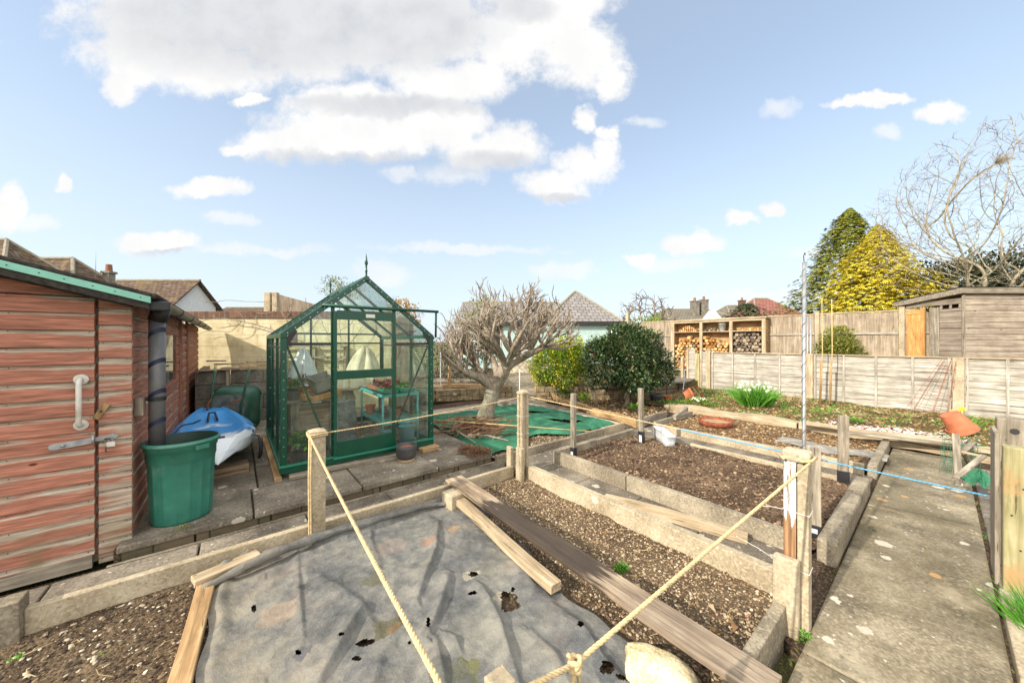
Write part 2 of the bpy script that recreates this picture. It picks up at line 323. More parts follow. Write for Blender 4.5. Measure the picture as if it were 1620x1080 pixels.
def glassmat(name='greenhouse_glass', tint=(.93, .97, .95), dirt=.03, fr=.55):
    m, s = newmat(name); lw = s.n('ShaderNodeLayerWeight'); lw.inputs[0].default_value = .5
    fz = s.n('ShaderNodeFresnel'); fz.inputs[0].default_value = 1.5
    tr = s.n('ShaderNodeBsdfTransparent'); tr.inputs[0].default_value = (*tint, 1)
    gl = s.n('ShaderNodeBsdfGlossy'); gl.inputs['Roughness'].default_value = .02; gl.inputs[0].default_value = (.9, .95, 1, 1)
    df = s.n('ShaderNodeBsdfDiffuse'); df.inputs[0].default_value = lin(190, 190, 178)
    m1 = s.n('ShaderNodeMixShader'); s.put(m1.inputs[0], s.math('MULTIPLY', fz.outputs[0], fr)); s.L.new(tr.outputs[0], m1.inputs[1]); s.L.new(gl.outputs[0], m1.inputs[2])
    nz = s.noise(s.obj((1, 1, .5)), 7, 6, .7); m2 = s.n('ShaderNodeMixShader'); s.put(m2.inputs[0], s.math('MULTIPLY', s.step(nz, .3, .8), dirt * 2))
    s.L.new(m1.outputs[0], m2.inputs[1]); s.L.new(df.outputs[0], m2.inputs[2]); s.L.new(m2.outputs[0], s.o.inputs[0]); return m
M['glass'] = glassmat()
M['shed_glass'] = glassmat('old_window_glass', (.55, .58, .5), .18, 1)
M['clear_plastic'] = glassmat('cloudy_clear_plastic', (.78, .82, .92), .28, 1)
# ---------------------------------------------------------------- mesh builder
class MB:
    def __init__(s): s.V = []; s.Fc = []; s.uv = None
    def add(s, V, Fc, T=None):
        b = len(s.V)
        s.V.extend([tuple(T @ Vector(v)) for v in V] if T is not None else [tuple(v) for v in V])
        s.Fc.extend([tuple(i + b for i in f) for f in Fc]); return s
    def box(s, x0, x1, y0, y1, z0, z1, T=None):
        V = [(x, y, z) for z in (z0, z1) for (x, y) in ((x0, y0), (x1, y0), (x1, y1), (x0, y1))]
        return s.add(V, [(3, 2, 1, 0), (4, 5, 6, 7), (0, 1, 5, 4), (1, 2, 6, 5), (2, 3, 7, 6), (3, 0, 4, 7)], T)
    def cyl(s, a, b, r, n=12, r2=None): return s.tube([a, b], [r, r if r2 is None else r2], n)
    def tube(s, P, r, n=8, cap=True):
        P = [Vector(p) for p in P]; k = len(P)
        if not hasattr(r, '__len__'): r = [r] * k
        t = (P[1] - P[0]).normalized(); u = t.orthogonal().normalized(); V = []; Fc = []
        for i in range(k):
            t = (P[min(i + 1, k - 1)] - P[max(i - 1, 0)])
            t = t.normalized() if t.length > 1e-9 else Vector((0, 0, 1))
            u = (u - t * u.dot(t)); u = u.normalized() if u.length > 1e-6 else t.orthogonal().normalized(); v = t.cross(u)
            for j in range(n):
                a = 2 * math.pi * j / n; V.append(P[i] + (u * math.cos(a) + v * math.sin(a)) * r[i])
        for i in range(k - 1):
            for j in range(n): j2 = (j + 1) % n; Fc.append((i * n + j, i * n + j2, (i + 1) * n + j2, (i + 1) * n + j))
        if cap: Fc.append(tuple(range(n - 1, -1, -1))); Fc.append(tuple((k - 1) * n + j for j in range(n)))
        return s.add(V, Fc)
    def lathe(s, prof, n=32, T=None, fn=None, cap=True):
        V = []; Fc = []
        for i, (r, z) in enumerate(prof):
            for j in range(n):
                a = 2 * math.pi * j / n; rr = r * (fn(a, i) if fn else 1); V.append((rr * math.cos(a), rr * math.sin(a), z))
        for i in range(len(prof) - 1):
            for j in range(n): j2 = (j + 1) % n; Fc.append((i * n + j, i * n + j2, (i + 1) * n + j2, (i + 1) * n + j))
        if cap: Fc.append(tuple(range(n - 1, -1, -1)))
        return s.add(V, Fc, T)
    def prism(s, poly, z0, z1, T=None):
        n = len(poly); V = [(x, y, z0) for x, y in poly] + [(x, y, z1) for x, y in poly]
        Fc = [tuple(range(n - 1, -1, -1)), tuple(range(n, 2 * n))] + [(i, (i + 1) % n, n + (i + 1) % n, n + i) for i in range(n)]
        return s.add(V, Fc, T)
    def extr(s, prof, a0, a1, axis='x', T=None, closed=True):
        """profile of (p,q) pairs; axis x: (a,p,q); axis y: (p,a,q)"""
        n = len(prof); f = (lambda a, p, q: (a, p, q)) if axis == 'x' else (lambda a, p, q: (p, a, q))
        V = [f(a0, p, q) for p, q in prof] + [f(a1, p, q) for p, q in prof]
        Fc = [(i, (i + 1) % n, n + (i + 1) % n, n + i) for i in range(n if closed else n - 1)]
        if closed: Fc += [tuple(range(n - 1, -1, -1)), tuple(range(n, 2 * n))]
        return s.add(V, Fc, T)
    def grid(s, fn, nu, nv, skip=None):
        V = [fn(i / nu, j / nv) for j in range(nv + 1) for i in range(nu + 1)]
        Fc = [(j * (nu + 1) + i, j * (nu + 1) + i + 1, (j + 1) * (nu + 1) + i + 1, (j + 1) * (nu + 1) + i) for j in range(nv) for i in range(nu) if not (skip and skip(i / nu, j / nv))]
        return s.add(V, Fc)
col = sc.collection
def part(name, mb, mat, parent=None, loc=(0, 0, 0), rot=(0, 0, 0), bevel=0, smooth=False, label=None, solid=0, subd=0):
    me = bpy.data.meshes.new(name); me.from_pydata(mb.V, [], mb.Fc); me.validate()
    if mb.uv is not None and len(mb.uv) == len(me.loops):
        l = me.uv_layers.new(name='UVMap'); l.data.foreach_set('uv', np.array(mb.uv, dtype=np.float32).ravel())
    if smooth: me.polygons.foreach_set('use_smooth', [True] * len(me.polygons))
    me.materials.append(M[mat] if isinstance(mat, str) else mat)
    o = bpy.data.objects.new(name, me); col.objects.link(o); o.location = loc; o.rotation_euler = rot
    if parent is not None: o.parent = parent
    if solid: md = o.modifiers.new('solid', 'SOLIDIFY'); md.thickness = solid; md.offset = 0
    if bevel: md = o.modifiers.new('bevel', 'BEVEL'); md.width = bevel; md.segments = 2; md.limit_method = 'ANGLE'
    if subd: md = o.modifiers.new('subd', 'SUBSURF'); md.levels = subd; md.render_levels = subd
    if label: o['label'] = label
    return o
def tag(o, label, cat, group=None, kind=None):
    if label: o['label'] = label
    if cat: o['category'] = cat
    if group: o['group'] = group
    if kind: o['kind'] = kind
    return o
def thing(name, label, cat, loc=(0, 0, 0), rz=0, group=None):
    o = bpy.data.objects.new(name, None); o.empty_display_size = .1; col.objects.link(o); o.location = loc; o.rotation_euler = (0, 0, rz)
    return tag(o, label, cat, group)
def struct(name, mb, mat, **k): o = part(name, mb, mat, **k); o['kind'] = 'structure'; return o
def dup(o, loc=None, rot=None, label=None, scale=None, parent=None):
    c = o.copy(); col.objects.link(c)
    if parent is not None: c.parent = parent
    for ch in list(o.children): dup(ch, parent=c)
    if loc is not None: c.location = loc
    if rot is not None: c.rotation_euler = rot
    if scale is not None: c.scale = scale
    if label: c['label'] = label
    return c
def W(l, d, z=0.0): return (LX * d + RX * l, LY * d + RY * l, z)
def at(px, py, d): return W((px - 810) / F * d, d, H - (py - 540) / F * d)
def G(px, py, z=0.0): return at(px, py, (H - z) * F / (py - 540))
RZ = AZ - R_(90)      # yaw of a thing squared up with the viewing direction
def TR(loc=(0, 0, 0), rx=0, ry=0, rz=0, sc_=1): return Matrix.Translation(loc) @ Matrix.Rotation(rz, 4, 'Z') @ Matrix.Rotation(ry, 4, 'Y') @ Matrix.Rotation(rx, 4, 'X') @ Matrix.Scale(sc_, 4)
def beam(name, a, b, wd, th, mat, label=None, cat=None, parent=None, bevel=.004, group=None, roll=0, taper=None):
    """straight plank from a to b; length along local x so the grain follows it; wd across (local y), th up (local z)"""
    a = Vector(a); b = Vector(b); d = b - a; mb = MB(); L = d.length; n = max(2, int(L / .25)); V = []; Fc = []
    for i in range(n + 1):
        x = L * i / n; w_ = wd * (1 + (.04 * math.sin(i * 2.1 + L) if n > 2 else 0)); zz = th * .12 * math.sin(i * 1.3 + L * 5) if n > 2 else 0
        V += [(x, -w_ / 2, -th / 2 + zz), (x, w_ / 2, -th / 2 + zz), (x, w_ / 2, th / 2 + zz), (x, -w_ / 2, th / 2 + zz)]
    for i in range(n):
        for j in range(4): j2 = (j + 1) % 4; Fc.append((4 * i + j, 4 * i + j2, 4 * i + 4 + j2, 4 * i + 4 + j))
    Fc += [(3, 2, 1, 0), tuple(4 * n + j for j in range(4))]; mb.add(V, Fc)
    o = part(name, mb, mat, parent, bevel=bevel)
    yaw = math.atan2(d.y, d.x); pitch = -math.atan2(d.z, math.hypot(d.x, d.y))
    o.location = a; o.rotation_euler = (Matrix.Rotation(yaw, 3, 'Z') @ Matrix.Rotation(pitch, 3, 'Y') @ Matrix.Rotation(roll, 3, 'X')).to_euler()
    if cat: tag(o, label, cat, group)
    return o
def rot2(x, y, a): return (x * math.cos(a) - y * math.sin(a), x * math.sin(a) + y * math.cos(a))
def vnoise(x, y, s=0):
    """cheap smooth value noise"""
    xi, yi = math.floor(x), math.floor(y); fx, fy = x - xi, y - yi; fx = fx * fx * (3 - 2 * fx); fy = fy * fy * (3 - 2 * fy)
    h = lambda a, b: (math.sin(a * 127.1 + b * 311.7 + s * 74.7) * 43758.5453) % 1.0
    return (h(xi, yi) * (1 - fx) + h(xi + 1, yi) * fx) * (1 - fy) + (h(xi, yi + 1) * (1 - fx) + h(xi + 1, yi + 1) * fx) * fy
def scatter_pebbles(name, poly_fn, n, rmin, rmax, mat, zf, label, parent=None):
    """thousands of small squashed stones as one mesh"""
    ico = [(0, 0, 1), (.89, 0, .45), (.28, .85, .45), (-.72, .53, .45), (-.72, -.53, .45), (.28, -.85, .45), (.72, .53, -.45), (-.28, .85, -.45), (-.89, 0, -.45), (-.28, -.85, -.45), (.72, -.53, -.45)]
    fc = [(0, 1, 2), (0, 2, 3), (0, 3, 4), (0, 4, 5), (0, 5, 1), (1, 6, 2), (2, 7, 3), (3, 8, 4), (4, 9, 5), (5, 10, 1), (6, 7, 2), (7, 8, 3), (8, 9, 4), (9, 10, 5), (10, 6, 1)]
    ico = np.array(ico); fc = np.array(fc); P = []
    while len(P) < n:
        p = poly_fn()
        if p: P.append(p)
    P = np.array(P); r = rmin + (rmax - rmin) * rng.random(n) ** 2.5
    ang = rng.random(n) * 6.28; sx = .7 + .7 * rng.random(n); sz = .35 + .4 * rng.random(n); jit = 1 + .35 * (rng.random((n, 11, 1)) - .5)
    v = ico[None] * jit * r[:, None, None]; x = v[..., 0] * sx[:, None]; y = v[..., 1]; z = v[..., 2] * sz[:, None]
    tl = (rng.random(n) - .5) * 1.2; z = z + x * np.sin(tl)[:, None]
    ca, sa = np.cos(ang)[:, None], np.sin(ang)[:, None]
    V = np.stack([x * ca - y * sa + P[:, 0:1], x * sa + y * ca + P[:, 1:2], z + np.array([zf(a, b) for a, b in P])[:, None] + (r * .1)[:, None]], -1).reshape(-1, 3)
    Fa = (fc[None] + (np.arange(n) * 11)[:, None, None]).reshape(-1, 3)
    mb = MB(); mb.V = V.tolist(); mb.Fc = Fa.tolist(); o = part(name, mb, mat, parent)
    if parent is None: tag(o, label, None, kind='stuff')
    return o
# ================================================================ GROUND, PAVING, BEDS
def sheet(name, x0, x1, y0, y1, fn, res, mat, inside=None):
    nx = max(2, int((x1 - x0) / res)); ny = max(2, int((y1 - y0) / res)); mb = MB()
    mb.grid(lambda u, v: (x0 + (x1 - x0) * u, y0 + (y1 - y0) * v, fn(x0 + (x1 - x0) * u, y0 + (y1 - y0) * v)), nx, ny,
            (lambda u, v: not inside(x0 + (x1 - x0) * (u + .5 / nx), y0 + (y1 - y0) * (v + .5 / ny))) if inside else None)
    return struct(name, mb, mat, smooth=True)
g = MB(); g.box(-600, 600, -600, 600, -.3, -.1); struct('ground', g, 'ground')
def slabs(x0, x1, y0, y1, z, nx, ny, th=.05, gap=.008, jx=None, mb=None, off=True):
    mb = mb or MB(); X = jx or [x0 + (x1 - x0) * i / nx for i in range(nx + 1)]
    for j in range(ny):
        ya, yb = y0 + (y1 - y0) * j / ny, y0 + (y1 - y0) * (j + 1) / ny
        for i in range(len(X) - 1):
            dz = random.uniform(-.004, .004); a = X[i] + gap * random.uniform(.4, 1); b = X[i + 1] - gap * random.uniform(.4, 1)
            mb.box(a, b, ya + gap * random.uniform(.3, 1), yb - gap * random.uniform(.3, 1), z - th, z + dz)
    return mb
for i, (xa, xb) in enumerate([(-1.5, 2.15), (2.15, 4.55), (4.55, 5.75), (5.75, 7.24)]):
    m_ = MB(); m_.box(xa + .006, xb - .006, -.205, .425, -.09, 0.0 - .003 * (i % 2)); struct('path', m_, 'path', bevel=.012)
m_ = MB(); slabs(2.2, 6.9, -.47, -.225, -.008, 7, 1, mb=m_); struct('path_strip', m_, 'slab', bevel=.008)
m_ = MB(); m_.box(2.2, 7.2, -.6, .5, -.12, -.03); m_.box(-1.6, 2.56, 3.05, 3.5, -.1, -.012); m_.box(2.62, 7.2, .5, 7.6, -.09, -.022); m_.box(-.64, 2.5, 3.5, 10.5, -.1, .085); struct('path_bedding', m_, 'soil_dark')
m_ = MB()
slabs(-1.55, 2.5, 3.055, 3.42, .02, 6, 1, mb=m_)                       # strip beside the long board
slabs(2.63, 3.1, .58, 3.04, .0, 1, 4, mb=m_)                             # between first and second bed
slabs(2.63, 7.2, 3.04, 3.40, .0, 7, 1, mb=m_)
slabs(4.92, 5.52, .46, 3.04, .0, 1, 3, mb=m_)
slabs(5.28, 5.9, 3.40, 7.6, .0, 1, 6, mb=m_); slabs(2.5, 5.28, 6.05, 7.0, .0, 4, 1, mb=m_)
struct('paving', m_, 'slab', bevel=.008)
m_ = MB(); slabs(-.63, 2.48, 3.45, 4.06, .12, 0, 1, jx=[-.63, .12, .95, 1.75, 2.48], mb=m_); slabs(-.6, 2.48, 4.06, 10.2, .12, 4, 9, mb=m_)
struct('terrace', m_, 'slab', bevel=.01)
m_ = MB()
xx = -.6
while xx < 2.45:
    L_ = random.uniform(.28, .5); m_.box(xx, min(xx + L_ - .012, 2.46), 3.47 + random.uniform(0, .015), 3.7, .0, .066); xx += L_
struct('terrace_edging', m_, 'brick_dark', bevel=.006)
m_ = MB(); m_.prism([(5.3, 7.5), (6.2, 6.0), (8.0, 8.4), (14.6, 15.2), (30, 30), (27, 31), (12.9, 16.5), (5.9, 9.0)], -.09, -.006); struct('far_path', m_, 'path')
# raised ground beyond the low stone wall and the low fence
UG = [(5.98, 6.45), (7.05, 5.5), (7.95, 4.85), (10.0, 4.6), (10.86, 4.55), (10.86, -30), (300, -60), (300, 90), (40, 40), (15.2, 15.0), (8.2, 8.4)]
m_ = MB(); m_.prism(UG, -.2, .33); struct('upper_ground', m_, 'soil_green')
# bed soils
def soilz(z0, amp, s=0): return lambda x, y: z0 + amp * (vnoise(x * 2.1, y * 2.1, s) - .5) * 2 + amp * .5 * (vnoise(x * 9, y * 9, s + 1) - .5) + .012 * (vnoise(x * 34, y * 34, s + 2) - .5)
z_front = soilz(-.035, .014); z_b2 = soilz(.055, .022, 5); z_b3 = soilz(.06, .02, 9); z_mat = soilz(.05, .012, 12); z_far = soilz(.10, .04, 15); z_cam = soilz(.05, .03, 19)
sheet('soil', -2.4, 2.53, .56, 3.0, z_front, .035, 'soil')
sheet('soil', 3.15, 4.86, .55, 3.0, z_b2, .04, 'soil_red')
sheet('soil', 5.56, 7.25, .5, 3.0, z_b3, .05, 'soil')
sheet('soil', 2.5, 5.2, 3.45, 6.0, z_mat, .05, 'soil')
sheet('soil', 7.3, 10.9, -3, 4.5, z_far, .06, 'soil_green')
def inpoly(p, poly):
    x, y = p; c = False
    for i in range(len(poly)):
        (x1, y1), (x2, y2) = poly[i], poly[i - 1]
        if (y1 > y) != (y2 > y) and x < (x2 - x1) * (y - y1) / (y2 - y1) + x1: c = not c
    return c
CB = [(5.45, 3.4), (6.75, 3.4), (7.3, 3.75), (10.9, 4.0), (10.9, 4.6), (9.95, 4.62), (7.95, 4.85), (7.05, 5.5), (6.0, 6.45), (5.95, 5.5)]
sheet('soil', 5.3, 10.95, 3.2, 6.5, z_cam, .06, 'soil_dark', lambda x, y: inpoly((x, y), CB))
scatter_pebbles('gravel', lambda: (lambda x, y: (x, y) if x > 1.62 - .02 * y else None)(random.uniform(1.45, 2.53), random.uniform(.57, 2.98)), 15000, .003, .0105, 'pebble', z_front, 'pale gravel mixed in the soil of the front bed beside the long plank')
scatter_pebbles('gravel', lambda: (random.uniform(-1.6, .1), random.uniform(1.2, 2.99)), 9000, .0035, .013, 'pebble_dark', z_front, 'dark gravelly soil left of the grey sheet')
scatter_pebbles('gravel', lambda: (random.uniform(5.58, 7.2), random.uniform(.55, 2.98)), 5000, .006, .022, 'leaf_litter', z_b3, 'brown wood chippings and leaves in the third bed')
scatter_pebbles('gravel', lambda: (random.uniform(3.17, 4.85), random.uniform(.57, 2.98)), 6000, .005, .02, 'clod', z_b2, 'crumbly dug soil in the second bed')
scatter_pebbles('gravel', lambda: (lambda x, y: (x, y) if inpoly((x, y), CB) else None)(random.uniform(5.4, 9), random.uniform(3.4, 6.4)), 2600, .008, .03, 'leaf_litter', z_cam, 'fallen leaves under the dark round shrub')
scatter_pebbles('gravel', lambda: (random.uniform(2.5, 5.2), random.choice([random.uniform(3.45, 3.9), random.uniform(3.45, 6)])), 3000, .006, .016, 'pebble', z_mat, 'gravelly soil showing round the green netting')
# ---------------------------------------------------------------- concrete boards
def board(x0, x1, y0, y1, z0, z1, label, mat='conc', bevel=.006, cat='edging board', name='edging_board', group=None, tilt=0):
    lx, ly = x1 - x0, y1 - y0; m_ = MB(); lo = max(lx, ly); n = max(1, int(lo / .3)); V = []; Fc = []
    if lx >= ly:
        for i in range(n + 1):
            jit = random.uniform(-.003, .003); x = lx * i / n; V += [(x, 0, z0 - z1), (x, ly, z0 - z1), (x, ly, jit), (x, 0, jit)]
    else:
        for i in range(n + 1):
            jit = random.uniform(-.003, .003); y = ly * i / n; V += [(lx, y, z0 - z1), (0, y, z0 - z1), (0, y, jit), (lx, y, jit)]
    for i in range(n):
        for j in range(4): j2 = (j + 1) % 4; Fc.append((4 * i + j, 4 * i + 4 + j, 4 * i + 4 + j2, 4 * i + j2))
    Fc += [(0, 1, 2, 3), tuple(4 * n + 3 - j for j in range(4))]
    m_.add(V, Fc); o = part(name, m_, mat, bevel=bevel); o.location = (x0, y0, z1); o.rotation_euler = (0, 0, tilt)
    return tag(o, label, cat, group)
board(-.86, .46, 3.0, 3.05, -.12, .10, 'long concrete edging board from the low left stub to the rope post')
board(.5, 2.44, 3.0, 3.05, -.12, .10, 'concrete edging board behind the grey sheet, under the far plank end')
board(-1.9, -.9, 3.0, 3.05, -.12, .08, 'concrete edging board leaving the picture at the left edge')
board(-.93, -.86, 2.95, 3.07, -.15, .17, 'short square concrete stub at the left end of the long edging board', cat='concrete stub', name='concrete_stub', mat='conc_grey')
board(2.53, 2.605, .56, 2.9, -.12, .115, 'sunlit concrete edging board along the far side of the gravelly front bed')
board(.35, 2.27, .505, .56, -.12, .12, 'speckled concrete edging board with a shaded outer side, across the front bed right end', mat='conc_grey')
board(2.24, 2.292, .455, .565, -.12, .365, 'short concrete stub with a chamfered top in front of the white flaky timber', cat='concrete stub', name='concrete_stub', bevel=.012)
board(2.425, 2.478, 2.86, 2.955, -.12, .33, 'short concrete stub in the bed corner in front of the tall ribbed post', cat='concrete stub', name='concrete_stub', bevel=.01)
board(2.43, 2.48, 3.05, 3.13, -.02, .30, 'short pale concrete stub behind the corner of the front bed', cat='concrete stub', name='concrete_stub', bevel=.01)
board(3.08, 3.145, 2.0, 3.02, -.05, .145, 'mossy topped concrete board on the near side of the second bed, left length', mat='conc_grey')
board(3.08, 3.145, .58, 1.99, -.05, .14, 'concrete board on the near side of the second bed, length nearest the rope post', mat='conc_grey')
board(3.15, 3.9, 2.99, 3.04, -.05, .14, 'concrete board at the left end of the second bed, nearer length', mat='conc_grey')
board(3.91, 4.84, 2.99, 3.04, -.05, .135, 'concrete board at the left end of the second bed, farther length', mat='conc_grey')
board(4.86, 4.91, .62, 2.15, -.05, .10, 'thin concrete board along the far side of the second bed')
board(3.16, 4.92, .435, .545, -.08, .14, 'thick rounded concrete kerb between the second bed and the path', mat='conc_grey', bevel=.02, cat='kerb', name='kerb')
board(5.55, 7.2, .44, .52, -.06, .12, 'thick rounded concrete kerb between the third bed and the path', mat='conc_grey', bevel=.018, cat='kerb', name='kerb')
board(5.5, 5.56, .54, 3.0, -.05, .12, 'concrete board on the near side of the third bed beside the blue cord')
board(5.52, 6.9, 3.0, 3.05, -.05, .15, 'weathered timber board at the left end of the third bed', mat='wood_x')
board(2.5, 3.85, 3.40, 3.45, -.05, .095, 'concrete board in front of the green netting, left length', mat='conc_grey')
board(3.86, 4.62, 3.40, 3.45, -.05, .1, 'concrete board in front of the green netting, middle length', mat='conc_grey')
board(4.63, 5.22, 3.40, 3.45, -.05, .105, 'concrete board in front of the green netting, right length with a pale corner', mat='conc')
board(5.18, 5.24, 3.46, 6.0, -.05, .09, 'pale stone edging along the far right side of the green netting', mat='conc')
board(-.66, 2.5, 3.43, 3.46, -.02, .02, 'thin mortar fillet along the foot of the greenhouse terrace', mat='conc_grey', bevel=0, cat='mortar strip', name='mortar_strip')
beam('sleeper', (7.36, 3.75, .07), (7.40, 1.5, .07), .26, .17, 'pale_x', 'long pale timber sleeper behind the third bed, left length', 'sleeper', bevel=.012)
beam('sleeper', (7.40, 1.48, .065), (7.52, -1.3, .065), .26, .17, 'pale_x', 'long pale timber sleeper behind the third bed, right length ending by the tipped pot', 'sleeper', bevel=.012)
beam('plank', (5.40, 3.28, .09), (5.98, 5.55, .09), .05, .14, 'tan_x', 'orange brown timber edging board at the foot of the round shrubs, near length', 'plank')
beam('plank', (6.0, 5.6, .09), (7.0, 7.6, .09), .05, .14, 'tan_x', 'orange brown timber edging board beside the yellow flowered shrub, far length', 'plank')
beam('plank', (5.42, 3.25, .08), (6.55, 3.36, .08), .05, .15, 'wood_x', 'short grey plank on edge at the corner of the shrub bed', 'plank')
beam('plank', (6.12, 2.98, .15), (6.9, 3.12, .17), .06, .09, 'wood_x', 'short loose grey plank lying beside the left end of the third bed', 'plank')
beam('plank', (6.95, .9, .17), (7.28, -.25, .17), .12, .03, 'wood_x', 'long thin split plank on the sleepers left of the tipped pot', 'plank')
beam('plank', (7.12, 1.4, .185), (7.3, -.1, .185), .10, .03, 'pale_x', 'pale plank lying on the sleepers behind the split one', 'plank')
# ---------------------------------------------------------------- planks, block, stone round the sheet
def roughbox(name, x, y, z, sx, sy, sz, mat, label, cat, rz=0, amp=.006, n=5, seed=3):
    r = random.Random(seed); m_ = MB(); idx = {}; V = []; Fc = []
    def vid(i, j, k):
        key = (i, j, k)
        if key not in idx:
            idx[key] = len(V); p = Vector((i / n - .5, j / n - .5, k / n - .5)) ; q = p.normalized() * .62
            e = sum(abs(c) > .49 for c in p); p = p.lerp(q, .12 if e >= 2 else .02)
            V.append((p.x * sx + r.uniform(-amp, amp), p.y * sy + r.uniform(-amp, amp), (p.z + .5) * sz + r.uniform(-amp, amp)))
        return idx[key]
    for a in range(n):
        for b in range(n):
            for f in ((0, (2, 1)), (n, (1, 2))):
                Fc.append(tuple(vid(*t) for t in ([(a, b, f[0]), (a, b + 1, f[0]), (a + 1, b + 1, f[0]), (a + 1, b, f[0])] if f[0] == 0 else [(a, b, n), (a + 1, b, n), (a + 1, b + 1, n), (a, b + 1, n)])))
                Fc.append(tuple(vid(*t) for t in ([(a, 0, b), (a + 1, 0, b), (a + 1, 0, b + 1), (a, 0, b + 1)] if f[0] == 0 else [(a, n, b), (a, n, b + 1), (a + 1, n, b + 1), (a + 1, n, b)])))
                Fc.append(tuple(vid(*t) for t in ([(0, a, b), (0, a, b + 1), (0, a + 1, b + 1), (0, a + 1, b)] if f[0] == 0 else [(n, a, b), (n, a + 1, b), (n, a + 1, b + 1), (n, a, b + 1)])))
    m_.add(V, Fc); o = part(name, m_, mat, loc=(x, y, z), rot=(0, 0, rz), smooth=True, subd=1)
    return tag(o, label, cat)
beam('plank', (1.69, 3.03, .139), (1.63, .40, .142), .175, .028, 'long_plank', 'long worn brown plank lying across the front bed, its far end on a pale block', 'plank', bevel=.004)
beam('plank', (1.585, 2.72, .055), (1.478, 1.42, .045), .085, .055, 'pale_x', 'shorter split tan plank with nail holes lying under the left side of the long plank', 'plank', bevel=.005)
m_ = MB(); m_.box(-.10, .10, -.085, .085, -.02, .124); tag(part('concrete_block', m_, 'conc', loc=(1.585, 2.80, 0), rot=(0, 0, .08), bevel=.012), 'square pale block propping up the far end of the long plank', 'block')
def rock():
    m_ = MB(); nu, nv = 44, 22
    def f(u, v):
        a = u * 6.2832; b = v * math.pi; sg = lambda q, e: math.copysign(abs(q) ** e, q); x, y, z = sg(math.sin(b), .55) * sg(math.cos(a), .6), sg(math.sin(b), .55) * sg(math.sin(a), .6), -sg(math.cos(b), .6)
        k = 1 + .16 * (vnoise(x * 1.6 + 5, y * 1.6 + z * 1.3, 70) - .5) + .10 * (vnoise(x * 4 + z * 3, y * 4, 71) - .5) + .05 * (vnoise(x * 9 + z * 7, y * 9 - z * 5, 72) - .5)
        if x + .5 * z > .85: k *= 1 - .35 * (x + .5 * z - .85)
        if y - .7 * z < -1.0: k *= 1 + .25 * (y - .7 * z + 1.0)
        return (x * .155 * k, y * .085 * k, z * .068 * k + .055)
    m_.grid(f, nu, nv); o = part('rock', m_, 'cream_stone', loc=(1.475, .78, -.03), rot=(.05, .05, -1.0), smooth=True); tag(o, 'rough cream stone with yellow lichen beside the near end of the long plank', 'stone')
rock()
beam('plank', (-.135, 2.80, .012), (-.25, 1.2, .008), .085, .05, 'tan_x', 'narrow tan timber along the left edge of the grey sheet', 'timber batten', bevel=.005)
beam('plank', (-.20, 2.83, .05), (.13, 2.915, .05), .10, .035, 'pale_x', 'short wedge of pale timber under the rolled corner of the grey sheet', 'timber offcut', bevel=.006)
beam('plank', (2.72, 1.98, .022), (2.98, .9, .03), .06, .09, 'pale_x', 'narrow pale plank on edge lying on the slabs between the first two beds', 'plank')
# ---------------------------------------------------------------- weed-control sheet
def gm(px, py): p = G(px, py, .01); return (p[0], p[1])
FOLDS = [((693,822),(690,870),(660,945),.036,.022), ((712,905),(700,950),(675,1010),.034,.022), ((578,955),(550,1000),(500,1085),.04,.03), ((762,925),(790,985),(818,1075),.036,.024),
         ((688,1010),(695,1040),(705,1085),.03,.025), ((420,905),(520,860),(640,812),.02,.03), ((600,890),(585,850),(590,800),.016,.03), ((700,1000),(720,1010),(730,1035),.02,.02),
         ((545,925),(620,900),(700,905),.013,.05), ((420,1060),(500,1000),(560,960),.016,.05), ((800,860),(850,940),(930,1000),.02,.05), ((470,870),(475,950),(480,1010),.012,.015),
         ((920,990),(950,1040),(990,1080),.026,.03), ((640,990),(600,1040),(590,1080),.024,.04), ((500,905),(560,945),(600,1000),.014,.035), ((840,1000),(880,1040),(900,1085),.02,.03)]
FOLDS = [([gm(*p) for p in f[:3]], f[3], f[4]) for f in FOLDS]
def foldz(x, y):
    z = 0
    for P, h, w_ in FOLDS:
        best = 9; sd = 0; tt = 0
        for k in range(2):
            (ax, ay), (bx, by) = P[k], P[k + 1]; dx, dy = bx - ax, by - ay; L2 = dx * dx + dy * dy
            t = max(0, min(1, ((x - ax) * dx + (y - ay) * dy) / L2)); ex, ey = x - ax - dx * t, y - ay - dy * t; d_ = ex * ex + ey * ey
            if d_ < best: best = d_; sd = ex; tt = (k + t) / 2
        d_ = math.sqrt(best); wl = w_ * (2.3 if sd < 0 else .75)
        if d_ < 3 * wl: z += 1.1 * h * math.exp(-(d_ / wl) ** 2) * (.35 + .65 * math.sin(math.pi * min(1, max(0, tt * .9 + .05))))
    return z
HOLES = [((803,950),(14,17)), ((798,938),(6,9)), ((812,957),(10,5)), ((578,1015),(15,6)), ((563,1042),(7,4)), ((676,990),(3,9)), ((747,905),(7,5)), ((747,937),(7,3)), ((810,930),(3,4)), ((400,958),(4,5)), ((538,1013),(4,3)), ((918,992),(5,7)), ((470,1030),(5,3)), ((646,1015),(3,3)), ((960,1060),(12,8)), ((985,1072),(13,5))]
HOLES = [(gm(*c), c, r) for c, r in HOLES]
def in_hole(x, y):
    d_ = LX * x + LY * y; l_ = RX * x + RY * y; px = 810 + F * l_ / d_; py = 540 + F * 1.49 / d_
    for _, (cx, cy), (rx, ry) in HOLES:
        q = ((px - cx) / rx) ** 2 + ((py - cy) / ry) ** 2
        if q < 1 + 1.1 * (vnoise(x * 60, y * 60, 3) - .5): return True
    return False
